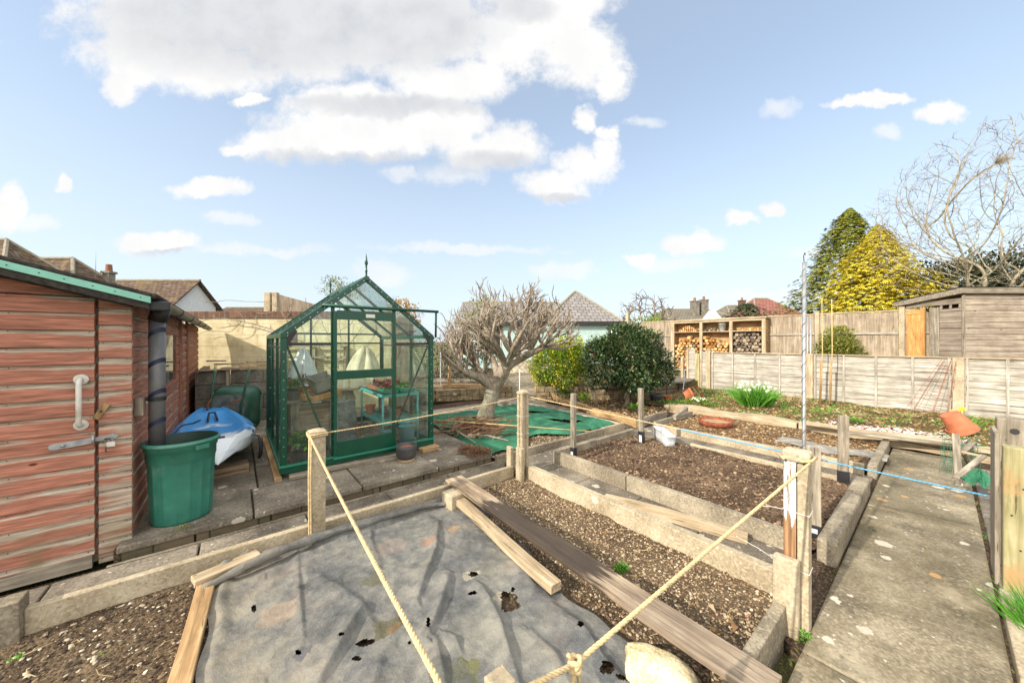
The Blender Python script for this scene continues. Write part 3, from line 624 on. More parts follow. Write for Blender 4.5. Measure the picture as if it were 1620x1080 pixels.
def sheet_mesh():
    nx, ny = 250, 320; V = np.zeros((ny + 1, nx + 1, 3)); Fc = []
    for j in range(ny + 1):
        v = j / ny; y = 2.955 - 2.27 * v
        xl = -.10 - .07 * v + .012 * math.sin(v * 30); xr = 1.80 - .28 * min(1, v * 1.35) - .0 + .02 * math.sin(v * 17) + .012 * math.sin(v * 43)
        for i in range(nx + 1):
            u = i / nx; x = xl + (xr - xl) * u; yy = y + .02 * math.sin(u * 11) * (1 - v)
            z = -.006 + .02 * (vnoise(x * 3, yy * 3, 31) - .3) + .009 * (vnoise(x * 11, yy * 11, 32) - .5) + .004 * (vnoise(x * 30, yy * 30, 33) - .5) + foldz(x, yy)
            e = min(u, 1 - u) * (xr - xl); z = z if e > .03 else z * (e / .03) + .0 
            top = 2.955 - y
            if top < .10: z += .05 * math.exp(-((top - .045) / .03) ** 2)
            if u < .12: z += .03 * math.exp(-((x - xl - .05) / .04) ** 2) * (1 - v)
            V[j, i] = (x, yy, max(z, z_front(x, yy) + .006) if top > .02 else z)
    for j in range(ny):
        for i in range(nx):
            c = V[j, i]
            if not in_hole(c[0], c[1]): a = j * (nx + 1) + i; Fc.append((a, a + nx + 1, a + nx + 2, a + 1))
    mb = MB(); mb.V = V.reshape(-1, 3).tolist(); mb.Fc = Fc; return mb
def fabric():
    m, s = newmat('weed_sheet_fabric'); v = s.obj((1, 1, 1), False)
    a = s.noise(v, 3.2, 6, .62); b = s.noise(v, 14, 5, .65); f = s.math('ADD', s.math('MULTIPLY', a, .6), s.math('MULTIPLY', b, .4))
    c = s.ramp(f, [(.34, lin(62, 64, 66)), (.47, lin(92, 92, 90)), (.6, lin(126, 123, 114))])
    wv = s.vm('ADD', v, s.vm('MULTIPLY', s.noise(v, 3, 4, out=1), (.5, .5, 0)))
    c = s.mix(s.math('MULTIPLY', s.step(s.noise(wv, 2.6, 5, .6), .42, .75), .3), c, lin(134, 130, 106))
    c = s.mix(s.math('MULTIPLY', s.step(s.noise(s.vm('ADD', wv, (5, 2, 0)), 3.1, 6, .65), .50, .8), .3), c, lin(146, 120, 98))
    x, y = s.sep(v, 0), s.sep(v, 1)
    lx_ = s.step(x, .5, -.1); c = s.mix(s.math('MULTIPLY', lx_, s.math('MULTIPLY', s.step(s.noise(v, 5, 4), .35, .6), .3)), c, lin(178, 160, 128))
    wn_ = s.vm('SUBTRACT', s.noise(v, 9, 4, .6, out=1), (.5, .5, .5)); vw = s.vm('ADD', v, s.vm('MULTIPLY', wn_, (.16, .16, 0)))
    for (px, py), r, cc, k in [((613,990),.085,(84,78,52),.85), ((622,995),.045,(126,92,52),.55), ((592,915),.07,(88,84,66),.85), ((738,1052),.07,(90,90,46),.85), ((712,1065),.10,(76,76,70),.7), ((718,835),.05,(176,140,84),.45), ((483,922),.04,(70,70,68),.8), ((800,945),.075,(172,158,130),.6), ((745,905),.06,(170,160,138),.6), ((965,1062),.08,(70,72,74),.8), ((440,965),.10,(160,136,110),.4), ((680,858),.06,(150,104,76),.5), ((620,860),.12,(146,128,116),.4), ((478,1028),.03,(84,84,88),.8)]:
        p = gm(px, py); dd = s.vm('SUBTRACT', vw, (p[0], p[1], 0)); dl = s.vm('LENGTH', s.vm('MULTIPLY', dd, (1, 1, 0)), out=1)
        c = s.mix(s.math('MULTIPLY', s.step(dl, r, r * .82), k), c, lin(*cc))
    gr = s.noise(v, 300, 2, .5); c = s.mix(s.math('MULTIPLY', s.step(gr, .4, .7), .18), c, lin(176, 174, 168))
    fin(s, c, .88, s.math('ADD', s.math('MULTIPLY', gr, .6), s.math('MULTIPLY', s.math('ABSOLUTE', s.math('SUBTRACT', s.noise(v, 7, 6, .6), .5)), -9.0)), .5, .006, .2); return m
M['fabric'] = fabric()
tag(part('weed_sheet', sheet_mesh(), 'fabric', smooth=True), 'large stained grey fabric sheet with torn holes spread over the front bed', 'ground sheet')
mb = MB(); P = [G(*p, z) for p, z in [((319,924),.05), ((360,902),.07), ((400,882),.085), ((450,862),.09), ((520,838),.085), ((600,815),.075), ((668,795),.06), ((735,789),.04)]]
PP = []
for i in range(len(P) - 1):
    for t in (0, .33, .66): PP.append(Vector(P[i]).lerp(Vector(P[i + 1]), t) + Vector((0, -.01 * math.sin(i + t * 3), .004 * math.sin(i * 3 + t * 9))))
PP.append(Vector(P[-1])); n_ = len(PP)
mb.tube([p - Vector((0, .015, .02)) for p in PP], [.012 + .02 * math.sin(math.pi * (i + 2.5) / (n_ + 3)) * (1 + .25 * math.sin(i * 1.9)) for i in range(n_)], 10)
ws = bpy.data.objects['weed_sheet']; part('rolled_edge', mb, 'fabric', ws, smooth=True)
# ---------------------------------------------------------------- posts and ropes
def post(name, label, cat, x0, x1, y0, y1, ztop, mat='conc', cap=0, parent=None, ridges=False, z0=-.15):
    t = thing(name, label, cat, (x0, y0, 0)) if parent is None else parent
    lx, ly = x1 - x0, y1 - y0; m_ = MB()
    if ridges:      # slotted concrete post: H section, slots facing the two neighbours
        g_, s_ = .014, .028; cx = lx / 2; cy = ly / 2
        m_.prism([(0, 0), (cx - s_ / 2, 0), (cx - s_ / 2, g_), (cx + s_ / 2, g_), (cx + s_ / 2, 0), (lx, 0), (lx, ly), (0, ly), (0, cy + s_ / 2), (g_, cy + s_ / 2), (g_, cy - s_ / 2), (0, cy - s_ / 2)], z0, ztop)
    else: m_.box(0, lx, 0, ly, z0, ztop)
    part('shaft', m_, mat, t, bevel=.004)
    if cap:
        c = MB(); c.box(-.006, lx + .006, -.006, ly + .006, ztop + .001, ztop + cap * .45); b = len(c.V)
        c.V += [(-.006, -.006, ztop + cap * .451), (lx + .006, -.006, ztop + cap * .451), (lx + .006, ly + .006, ztop + cap * .451), (-.006, ly + .006, ztop + cap * .451), (lx * .35, ly * .35, ztop + cap), (lx * .65, ly * .35, ztop + cap), (lx * .65, ly * .65, ztop + cap), (lx * .35, ly * .65, ztop + cap)]
        c.Fc += [(b + i, b + (i + 1) % 4, b + 4 + (i + 1) % 4, b + 4 + i) for i in range(4)] + [(b + 4, b + 5, b + 6, b + 7)]
        part('cap', c, mat, t, bevel=.004)
    return t
pA = post('rope_post', 'concrete post with rope looped round its top, at the back edge of the grey sheet', 'post', .43, .53, 2.885, 2.985, .818, cap=.03)
pB = post('rope_post', 'tall ribbed concrete post with a pyramid cap at the far corner of the front bed', 'post', 2.5, 2.595, 2.925, 3.02, .905, cap=.05, ridges=True)
pD = post('rope_post', 'concrete post with a white flaky timber tied to its side, beside the path', 'post', 2.30, 2.37, .425, .472, .86)
m_ = MB(); m_.box(-.055, .0, .012, .105, .30, .852)
def flaky():
    m, s = newmat('flaking_white_paint'); tc = s.n('ShaderNodeTexCoord').outputs['Object']; v = s.vm('MULTIPLY', tc, (30, 30, 4))
    n = s.noise(v, 1.3, 6, .7); z = s.sep(tc, 2); wd = s.ramp(s.noise(s.vm('MULTIPLY', tc, (60, 60, 2)), 1.2, 5), [(.3, lin(96, 66, 44)), (.6, lin(164, 126, 90)), (.8, lin(190, 160, 126))])
    mk = s.step(s.math('ADD', n, s.math('MULTIPLY', s.step(z, .62, .38), .35)), .5, .56); fin(s, s.mix(mk, lin(212, 208, 200), wd), .7, mk, .6, .004); return m
M['flaky'] = flaky()
m_ = MB(); m_.box(0, .05, .051, .105, .28, .862); part('timber_batten', m_, 'flaky', pD, bevel=.004)
m_ = MB(); m_.box(-.008, .078, -.008, .112, .864, .925); part('cap', m_, 'conc', pD, bevel=.014)
m_ = MB()
for zt in (.30, .60): m_ = MB(); m_.tube([(-.003, -.003, zt), (.073, -.003, zt + .01), (.073, .05, zt), (.053, .108, zt - .004), (-.003, .108, zt + .004), (-.003, -.003, zt)], .0018, 5); part('string_tie', m_, 'string', pD)
m_ = MB()
m_.tube([(-.003, .108, .6), (-.03, .15, .605), (-.04, .21, .59)], .0016, 5); part('string_end', m_, 'string', pD); m_ = MB(); m_.tube([(-.003, .108, .3), (-.05, .2, .36), (-.09, .3, .4)], .0014, 5)
part('string_end', m_, 'string', pD)
m_ = MB()
for zt in (.46, .66): m_ = MB(); m_.tube([(-.004, -.004, zt), (.099, -.004, zt + .004), (.099, .099, zt), (-.004, .099, zt), (-.004, -.004, zt)], .002, 5); part('string_tie', m_, 'string', pB)
post('rope_post', 'concrete post at the near corner of the front bed where both ropes meet', 'post', .405, .455, .55, .60, .80)
def rope(name, pts, r, label, cat='rope', strands=3, pitch=.045, mat='rope', sag=0, extra=None):
    P = [Vector(p) for p in pts]; path = []
    for i in range(len(P) - 1):
        L = (P[i + 1] - P[i]).length; n = max(2, int(L / (pitch / 7)) if strands > 1 else int(L / .12) + 2)
        for k in range(n): t = k / n; q = P[i].lerp(P[i + 1], t); q.z -= sag * 4 * t * (1 - t) * L; path.append(q)
    path.append(P[-1]); mb = MB()
    if strands == 1: mb.tube(path, r, 6)
    else:
        s_ = 0; acc = [0]
        for i in range(1, len(path)): acc.append(acc[-1] + (path[i] - path[i - 1]).length)
        for k in range(strands):
            out = []; 
            for i, p in enumerate(path):
                t = (path[min(i + 1, len(path) - 1)] - path[max(i - 1, 0)]).normalized(); u = t.orthogonal().normalized() if abs(t.z) < .9 else Vector((1, 0, 0)); u = (Vector((0, 0, 1)) - t * t.z).normalized() if abs(t.z) < .95 else u; v = t.cross(u)
                a = 2 * math.pi * (acc[i] / pitch + k / strands); out.append(p + (u * math.cos(a) + v * math.sin(a)) * r * .52)
            mb.tube(out, r * .56, 6)
    if extra: extra(mb)
    return tag(part(name, mb, mat, smooth=True), label, cat)
Ctop = Vector(at(712, 1112, .675)); Ctop2 = Vector((.43, .55, .78)); tA = Vector((.425, 2.88, .808)); tB = Vector((2.49, 2.965, .872))
def loopA(mb):
    mb.tube([Ctop, Ctop + Vector((.02, -.01, 0)), (.395, .56, .78), (.42, .535, .775)], .007, 6)
    for dz in (0, .014): mb.tube([(.42, 2.875, .80 + dz), (.54, 2.875, .803 + dz), (.54, 2.995, .806 + dz), (.42, 2.995, .80 + dz), (.42, 2.875, .80 + dz)], .0065, 6)
    mb.tube([(.421, 2.874, .80), (.416, 2.872, .5), (.419, 2.874, .1), (.42, 2.88, -.02)], .0055, 6); mb.tube([(.433, 2.872, .80), (.428, 2.87, .5), (.431, 2.872, .1), (.43, 2.878, -.02)], .0055, 6)
rope('rope', [tA, Ctop], .0072, 'pale rope running from the left rope post down to the near corner', extra=loopA, sag=.006)
rope('rope', [(.54, 2.93, .806), tB], .005, 'thin pale rope across the front of the greenhouse to the ribbed post', strands=2, sag=.008)
kd, kl = .852, .1563; K = Vector(W(kl, kd, .703))
def knotD(mb):
    for a in range(3): mb.tube([K + Vector((math.cos(q) * .012 * (1 + .2 * a), math.sin(q) * .011, math.sin(q * 1.0 + a * 2.1) * .013)) for q in [i * 6.283 / 10 for i in range(11)]], .0062, 6)
    mb.tube([K + Vector((-.004, .002, .008)), K + Vector((-.012, .008, .02)), K + Vector((-.016, .01, .026))], .005, 6)
    mb.tube([K, K + Vector((-.004, 0, -.02)), K + Vector((-.01, 0, -.06))], .006, 6); mb.tube([K, K + Vector((.01, 0, -.02)), K + Vector((.012, -.004, -.06))], .0055, 6)
    mb.tube([(2.36, .415, .895), (2.385, .415, .885), (2.385, .53, .875), (2.33, .55, .872), (2.27, .52, .88)], .007, 6)
    for dz in (0,): mb.tube([(2.375, .41, .88), (2.38, .41, .895), (2.31, .405, .90), (2.28, .41, .893), (2.26, .45, .884)], .0068, 6)
rope('rope', [Ctop2, K, (2.375, .41, .888)], .0066, 'pale rope with a knot, sagging from the near corner to the timber and concrete post', extra=knotD)
E1 = Vector((3.80, -.19, .50)); B1 = Vector((2.60, 2.96, .875)); ts = 0
for i in range(400):
    q = B1.lerp(E1, i / 400); d_ = LX * q.x + LY * q.y; l_ = RX * q.x + RY * q.y
    if 810 + F * l_ / d_ > 1075: ts = i / 400; break
Q1 = B1.lerp(E1, ts)
rope('rope', [B1, Q1], .0055, 'pale rope from the ribbed post rightwards past the two short stakes', strands=2)
rope('cord', [Q1, E1], .006, 'pale blue cord running on from the rope across the path to the timber fence', cat='cord', strands=2, mat='cord_blue')
# steel pole tied to the post, bamboo cane, white rod
mb = MB(); mb.cyl((2.405, .465, -.08), (2.415, .465, 1.93), .0088, 12)
t = thing('steel_pole', 'tall thin galvanised pole with dark spiral tape, standing behind the flaky timber post', 'pole', (0, 0, 0)); part('pole', mb, 'galv', t, smooth=True)
mb = MB(); n_ = 260; mb.tube([(2.405 + .01 * i / n_ + .0094 * math.cos(i * .33), .465 + .0094 * math.sin(i * .33), 0.9 + 1.0 * i / n_) for i in range(n_)], .0012, 4); part('tape', mb, 'pipe', t)
mb = MB(); mb.tube([(2.415, .465, 1.93), (2.417, .468, 1.965), (2.43, .465, 1.985), (2.44, .465, 1.975)], .0022, 5); part('wire_hook', mb, 'dark_iron', t)
tag(part('bamboo_cane', MB().tube([G(663, 662, .33), at(935, 682, 4.35)], [.007, .006], 8), 'bamboo', smooth=True), 'bamboo cane lying level behind the ribbed post, over the pile of prunings', 'cane')
tag(part('white_rod', MB().cyl(at(822, 640, 4.05), at(822, 584, 4.05), .0055, 8), 'white_plastic', smooth=True), 'thin white rod standing up behind the ribbed post', 'rod')
# stakes in metal shoes, second bed
def stake(x, y, h, lean, w_, th, label, shoe=(True, .13), rz=.0, lab=True):
    t = thing('stake', label, 'stake', (x, y, 0), rz); T = Matrix.Rotation(lean[1], 4, 'Y') @ Matrix.Rotation(lean[0], 4, 'X')
    m_ = MB(); m_.box(-w_ / 2, w_ / 2, -th / 2, th / 2, .02, h, T); part('stake_timber', m_, 'wood_z', t, bevel=.004)
    m_ = MB(); q = .004; m_.box(-w_ / 2 - q, w_ / 2 + q, -th / 2 - q, th / 2 + q, -.02, shoe[1] + .05, T); part('shoe', m_, 'black_plastic', t, bevel=.003)
    if lab: m_ = MB(); m_.box(-w_ / 2 - .006, -w_ / 2 - .0045, -th * .3, th * .3, .08, .05 + shoe[1] * .7, T); part('sticker', m_, 'white_plastic', t)
    return t
stake(3.20, 2.79, .87, (0, .0), .05, .055, 'square grey stake in a black shoe at the left corner of the second bed', shoe=(True, .17))
stake(4.50, 2.66, .84, (0, -.03), .045, .07, 'rounded grey stake in a black shoe beside the white trough', shoe=(True, .18))
stake(4.82, .62, .75, (0, -.03), .03, .085, 'leaning grey board stake with a dark metal shoe near the path', shoe=(True, .14), rz=.2, lab=False)
stake(3.37, .60, .72, (0, -.04), .03, .10, 'narrow leaning grey board stake in a dark shoe just behind the tall post', shoe=(True, .09), rz=.1)
# white trough
def trough():
    t = thing('trough', 'chipped white enamel trough tilted on the soil beside the second stake', 'trough', (4.78, 2.48, .06), 2.3 + math.pi / 2 + .12)
    o_ = [(-.27, -.07), (.27, -.07), (.27, .07), (-.27, .07)]; m_ = MB()
    def ring(k, z, L=.27, w_=.075, r=.05, n=5):
        P_ = []
        for cx, cy, a0 in ((L - r, w_ - r, 0), (-L + r, w_ - r, 90), (-L + r, -w_ + r, 180), (L - r, -w_ + r, 270)):
            for i in range(n): a = R_(a0 + 90 * i / (n - 1)); P_.append(((cx + r * math.cos(a)) * k, (cy + r * math.sin(a)) * k, z))
        return P_
    rs = [ring(.86, 0), ring(.93, .07), ring(1.0, .15), ring(1.03, .155), ring(1.03, .162), ring(.97, .16), ring(.9, .08), ring(.86, .03)]
    n = len(rs[0]); V = [p for r in rs for p in r]; Fc = [(i * n + j, i * n + (j + 1) % n, (i + 1) * n + (j + 1) % n, (i + 1) * n + j) for i in range(len(rs) - 1) for j in range(n)] + [tuple(range(n - 1, -1, -1)), tuple((len(rs) - 1) * n + j for j in range(n))]
    m_.add(V, Fc); part('body', m_, 'enamel', t, smooth=True)
    m_ = MB(); P_ = [(x, y, .163) for x, y, z in ring(1.0, 0)]; m_.tube(P_ + [P_[0]], .004, 5); part('rim', m_, 'rust', t)
    t.rotation_euler = (0.0, .03, t.rotation_euler[2])
trough()
# rusty ring in third bed
mb = MB(); mb.lathe([(.235, 0), (.25, .0), (.262, .09), (.255, .092), (.243, .085), (.232, .03), (.0, .03)], 40, cap=False)
t = thing('rusty_dish', 'round rusty dish with pale dried soil set in the third bed', 'dish', G(1132, 672, .07)); part('dish', mb, 'rust', t, smooth=True)
mb = MB(); mb.lathe([(0, .045), (.235, .05), (.235, .03)], 24, cap=False); part('dry_soil', mb, 'buff', t)
# ================================================================ RED SHED
PT = .1125
def clad_prof(z0, z1, ph=0.0, dirn=1):
    """shiplap section: (offset, z) going up; offset grows into the wall"""
    out = []; k = math.floor((z0 - ph) / PT)
    while ph + k * PT < z1:
        b = ph + k * PT
        for o_, dz in ((0, 0), (0, .080), (.006, .088), (.0145, .096), (.016, PT - .0048), (.025, PT - .0040), (.025, PT - .0004)):
            z = b + dz
            if z0 <= z <= z1: out.append((o_, z))
        k += 1
    return [(0.0, z0)] + out + [(.016, z1)]
def clad_front(mb, x0, x1, y, z0, z1, ph=0.0, slope=None, n=1):
    pr = clad_prof(z0, z1, ph); V = []; Fc = []
    for i in range(n + 1):
        x = x0 + (x1 - x0) * i / n
        for o_, z in pr: V.append((x, y + o_, min(z, slope(x)) if slope else z))
    m = len(pr)
    for i in range(n):
        for j in range(m - 1): Fc.append((i * m + j, (i + 1) * m + j, (i + 1) * m + j + 1, i * m + j + 1))
    b = len(V); V += [(x0, y + .04, z0), (x0, y + .04, z1), (x1, y + .04, z0), (x1, y + .04, z1)]
    Fc.append(tuple(range(m)) + (b + 1, b)); Fc.append((b + 2, b + 3) + tuple(n * m + j for j in range(m - 1, -1, -1)))
    mb.add(V, Fc)
def clad_side(mb, x, y0, y1, z0, z1, ph=0.0):
    pr = clad_prof(z0, z1, ph); V = [(x - o_, y, z) for y in (y0, y1) for o_, z in pr]; m = len(pr)
    Fc = [(j, m + j, m + j + 1, j + 1) for j in range(m - 1)]; mb.add(V, Fc)
SO = Vector((-.57, 3.57, 0)); shed = thing('garden_shed', 'long red timber shed with peeling paint, white grab handle and mint green roof edge', 'shed', SO)
def sp(name, mb, mat, parent=None, **k): return part(name, mb, mat, parent or shed, loc=(-SO if parent is None else (0, 0, 0)), **k)
rz_ = lambda x: 1.835 + (-.45 - x) * .272
mb = MB(); clad_front(mb, -.718, -.566, 3.563, -.0, 1.86, .04); sp('front_cladding', mb, 'red_x2')
mb = MB(); mb.add([(-3.0, 3.615, .0), (-.62, 3.615, .0), (-.62, 3.615, 1.86), (-1.75, 3.615, 2.17), (-3.0, 3.615, 1.83)], [(0, 1, 2, 3, 4)]); sp('front_wall', mb, 'red_x2')
mb = MB(); clad_front(mb, -1.75, -.74, 3.574, 1.80, 2.13, .0, slope=lambda x: rz_(x) - .05, n=6); clad_front(mb, -2.9, -1.53, 3.574, 0, 1.8, .0); sp('front_cladding', mb, 'red_x')
door = MB(); clad_front(door, -1.50, -.735, 3.55, .075, 1.79, 0.0); dr = sp('door', door, 'red_x')
mb = MB(); mb.box(-1.50, -.745, 3.553, 3.575, -.01, .074); part('kick_board', mb, 'wood_x', dr)
h = MB(); h.tube([(-.79, 3.552, 1.25), (-.79, 3.515, 1.25), (-.79, 3.503, 1.238), (-.79, 3.50, 1.22), (-.79, 3.50, .98), (-.79, 3.503, .962), (-.79, 3.515, .95), (-.79, 3.552, .95)], .0135, 12)
hh = part('grab_handle', h, 'white_metal', dr, smooth=True)
for z in (1.25, .95): h = MB(); h.cyl((-.79, 3.552, z), (-.79, 3.543, z), .034, 20); part('flange', h, 'white_metal', hh, smooth=True, bevel=.002)
h = MB(); pr = [(-.925, .828), (-.918, .812), (-.90, .806), (-.745, .822), (-.735, .824), (-.735, .858), (-.745, .860), (-.90, .846), (-.918, .842)]
V = [(x, 3.545, z) for x, z in pr] + [(x, 3.538, z) for x, z in pr]; n = len(pr); h.add(V, [tuple(range(n)), tuple(range(2 * n - 1, n - 1, -1))] + [(i, n + i, n + (i + 1) % n, (i + 1) % n) for i in range(n)])
ha = part('hasp', h, 'galv', dr, bevel=.001)
h = MB(); h.cyl((-.863, 3.54, .830), (-.863, 3.528, .830), .012, 12, .009); part('bolt_head', h, 'galv', ha, smooth=True)
h = MB(); h.cyl((-.738, 3.54, .815), (-.738, 3.54, .872), .007, 8); part('knuckle', h, 'galv', ha, smooth=True)
h = MB(); pr = [(-.732, .828), (-.66, .836), (-.655, .828), (-.64, .838), (-.622, .851), (-.64, .862), (-.655, .872), (-.66, .864), (-.732, .858)]
V = [(x, 3.560, z) for x, z in pr] + [(x, 3.553, z) for x, z in pr]; n = len(pr); h.add(V, [tuple(range(n)), tuple(range(2 * n - 1, n - 1, -1))] + [(i, n + i, n + (i + 1) % n, (i + 1) % n) for i in range(n)])
st = sp('hasp_plate', h, 'galv')
h = MB(); h.tube([(-.685, 3.552, .842), (-.685, 3.535, .842), (-.675, 3.53, .842), (-.665, 3.535, .842), (-.665, 3.552, .842)], .004, 6); part('staple', h, 'dark_iron', st)
pl = MB(); pl.box(-.678, -.638, 3.528, 3.546, .786, .818); pl_ = sp('padlock', pl, 'white_metal', bevel=.003)
h = MB(); h.tube([(-.667, 3.537, .818), (-.668, 3.537, .838), (-.66, 3.536, .847), (-.652, 3.537, .838), (-.651, 3.537, .818)], .0032, 6); part('shackle', h, 'galv', pl_)
h = MB(); h.tube([(-.675, 3.54, .80), (-.682, 3.538, .77), (-.68, 3.54, .75)], .004, 6); part('key', h, 'dark_iron', pl_)
h = MB(); T = TR((-.703, 3.55, 1.03), ry=.5); h.box(-.017, .017, -.008, .008, -.055, .055, T); tb = sp('turn_button', h, 'tan_z', bevel=.002)
h = MB(); h.cyl((-.703, 3.542, 1.03), (-.703, 3.537, 1.03), .007, 10); part('screw', h, 'dark_iron', tb)
# side wall facing the greenhouse
for (ya, yb, za, zb) in ((3.57, 4.85, .10, 1.80), (4.85, 5.83, .10, 1.03), (4.85, 5.83, 1.60, 1.80), (5.83, 6.22, .10, 1.80), (7.2, 9.3, .10, 1.80)):
    mb = MB(); clad_side(mb, -.57, ya, yb, za, zb); sp('side_cladding', mb, 'red_y')
mb = MB(); mb.box(-3.0, -.61, 3.62, 9.3, .0, 1.75); mb2 = sp('inner_wall', mb, 'red_trim')

wf = MB(); 
for b in ((4.84, 4.88, 1.03, 1.61), (5.79, 5.83, 1.03, 1.61), (4.88, 5.79, 1.57, 1.61), (4.82, 5.85, 1.005, 1.045)): wf.box(-.60, -.553 + (.015 if b[3] < 1.1 else 0), *b)
wi = sp('window', wf, 'red_trim', bevel=.003)
mb = MB(); mb.box(-.572, -.568, 4.88, 5.79, 1.045, 1.57); part('pane', mb, 'shed_glass', wi)
mb = MB(); mb.box(-.5985, -.58, 4.9, 5.3, 1.045, 1.25); mb.box(-.5985, -.58, 5.35, 5.6, 1.045, 1.33); part('sill_clutter', mb, 'grey_box', wi)
mb = MB(); clad_side(mb, -.565, 6.36, 7.05, .12, 1.76, .03); sd = sp('side_door', mb, 'red_y')
for y in (6.22, 6.31, 7.06, 7.15): mb = MB(); mb.box(-.58, -.548 - .006 * (y > 7), y, y + .055, .1, 1.79); sp('door_trim', mb, 'red_trim', bevel=.003)
h = MB(); h.box(-.552, -.545, 6.30, 6.46, .93, .96); hs = part('side_hasp', h, 'rust', sd); h = MB(); h.box(-.545, -.525, 6.40, 6.44, .86, .92); part('side_padlock', h, 'brass', hs, bevel=.003)
# roof
mb = MB(); Y0, Y1 = 3.405, 9.45
def slopequad(mb, x0, x1, t0, t1, y0, y1):
    V = [(x, y, rz_(x) + t) for y in (y0, y1) for x, t in ((x0, t0), (x1, t0), (x1, t1), (x0, t1))]; mb.add(V, [(0, 1, 2, 3), (7, 6, 5, 4), (0, 4, 5, 1), (1, 5, 6, 2), (2, 6, 7, 3), (3, 7, 4, 0)])
slopequad(mb, -1.75, -.435, -.028, .0, Y0, Y1); rf = sp('roof', mb, 'felt', bevel=.008)
mb = MB(); V = [(-3.1, y, rz_(-1.75) - .38 + t) for y in (Y0, Y1) for t in (0, .028)] + [(-1.752, y, rz_(-1.75) - .028 + t) for y in (Y0, Y1) for t in (0, .028)]; mb.add(V, [(0, 1, 3, 2), (4, 6, 7, 5), (0, 4, 5, 1), (1, 5, 7, 3), (3, 7, 6, 2), (2, 6, 4, 0)]); part('far_slope', mb, 'felt', rf)
mb = MB(); slopequad(mb, -1.75, -.452, -.073, -.0285, Y0 - .004, Y0 + .012); part('verge_board', mb, 'mint', rf, bevel=.002)
for k in range(6): mb = MB(); x = -.50 - k * .105 - .01 * (k % 2); z = rz_(x) - .05; mb.cyl((x, Y0 - .004, z), (x, Y0 - .0062, z), .0035, 8); part('nail', mb, 'dark_iron', rf)
mb = MB(); slopequad(mb, -1.75, -.46, -.118, -.074, Y0 + .006, Y0 + .03); part('under_board', mb, 'felt', rf, bevel=.004)
mb = MB(); slopequad(mb, -1.75, -.56, -.125, -.119, Y0 + .03, 3.575); part('soffit', mb, 'felt', rf)
mb = MB(); mb.cyl((-.437, Y0, 1.815), (-.437, Y1, 1.815), .02, 10); part('felt_roll', mb, 'felt', rf, smooth=True)
gt = MB()
for i, (ya, yb) in enumerate(((3.45, 5.3), (5.31, 7.3), (7.31, 9.4))):
    pr = [(-.415 + .052 * math.cos(a), 1.775 + .052 * math.sin(a)) for a in [math.pi + math.pi * k / 10 for k in range(11)]]; pr += [(x * 1.0 + (-.415 - x) * .1, z + .004) for x, z in pr[::-1]]
    gt.extr(pr, ya, yb, 'y')
gu = sp('gutter', gt, 'gutter')
for y in (4.3, 5.3, 6.3, 7.3, 8.3): mb = MB(); pr = [(-.415 + .058 * math.cos(a), 1.775 + .058 * math.sin(a)) for a in [math.pi + math.pi * k / 10 for k in range(11)]]; pr += [(x * .9 - .0415, z + .006) for x, z in pr[::-1]]; mb.extr(pr, y - .03, y + .03, 'y'); part('gutter_joint', mb, 'black_plastic', gu)
mb = MB(); mb.box(-.475, -.36, 3.44, 3.47, 1.715, 1.785); part('stop_end', mb, 'black_plastic', gu, bevel=.01)
mb = MB(); mb.cyl((-.46, 3.72, 1.66), (-.43, 3.70, 1.76), .055, 16); part('outlet', mb, 'black_plastic', gu, smooth=True)
mb = MB(); mb.tube([(-.46, 3.72, .60), (-.46, 3.72, 1.68)], .047, 24); dp = sp('downpipe', mb, 'pipe', smooth=True)
for zc in (.86, 1.08, 1.31, 1.54):
    mb = MB(); mb.grid(lambda u, v: (-.46 + .0485 * math.cos(u * 6.283), 3.72 + .0485 * math.sin(u * 6.283), zc + .034 * v - .035 * math.sin(u * 6.283 - .9)), 24, 1); part('tape', mb, 'navy', dp, smooth=True)
mb = MB(); mb.cyl((-.46, 3.72, 1.055), (-.46, 3.72, 1.085), .052, 20); mb.box(-.57, -.50, 3.70, 3.73, 1.06, 1.08); part('pipe_bracket', mb, 'black_plastic', dp)
mb = MB(); mb.box(-.568, -.52, 3.64, 3.72, .96, 1.09); part('wood_packer', mb, 'wood_z', dp, bevel=.004)
# ---------------------------------------------------------------- bin
t = thing('water_bin', 'green ribbed plastic bin standing under the downpipe', 'bin', (-.325, 3.765, .12), .3)
def ribs(a, i): return 1 - (.030 * max(0.0, 1 - (math.cos(a * 8)) ** 8) if 1 <= i <= 5 else 0)
mb = MB(); mb.lathe([(.176, 0), (.181, .02), (.186, .12), (.190, .22), (.194, .33), (.198, .44), (.201, .47), (.205, .475), (.2065, .55), (.214, .552), (.2165, .60), (.222, .605), (.223, .615), (.217, .62)], 144, fn=lambda a, i: ribs(a, i)); part('body', mb, 'bin', t, smooth=True)
mb = MB(); mb.lathe([(.217, .62), (.207, .612), (.188, .5), (.160, .06), (.0, .06)], 60, cap=False); part('inside', mb, 'bin_in', t, smooth=True)
mb = MB(); mb.lathe([(.2165, .590), (.228, .592), (.231, .600), (.229, .612), (.2175, .616)], 72, cap=False); part('rim', mb, 'bin', t, smooth=True)
for a in (-1.25, 1.9): mb = MB(); mb.box(.212, .229, -.045, .045, .548, .585, TR(rz=a)); part('handle', mb, 'bin', t, bevel=.005)
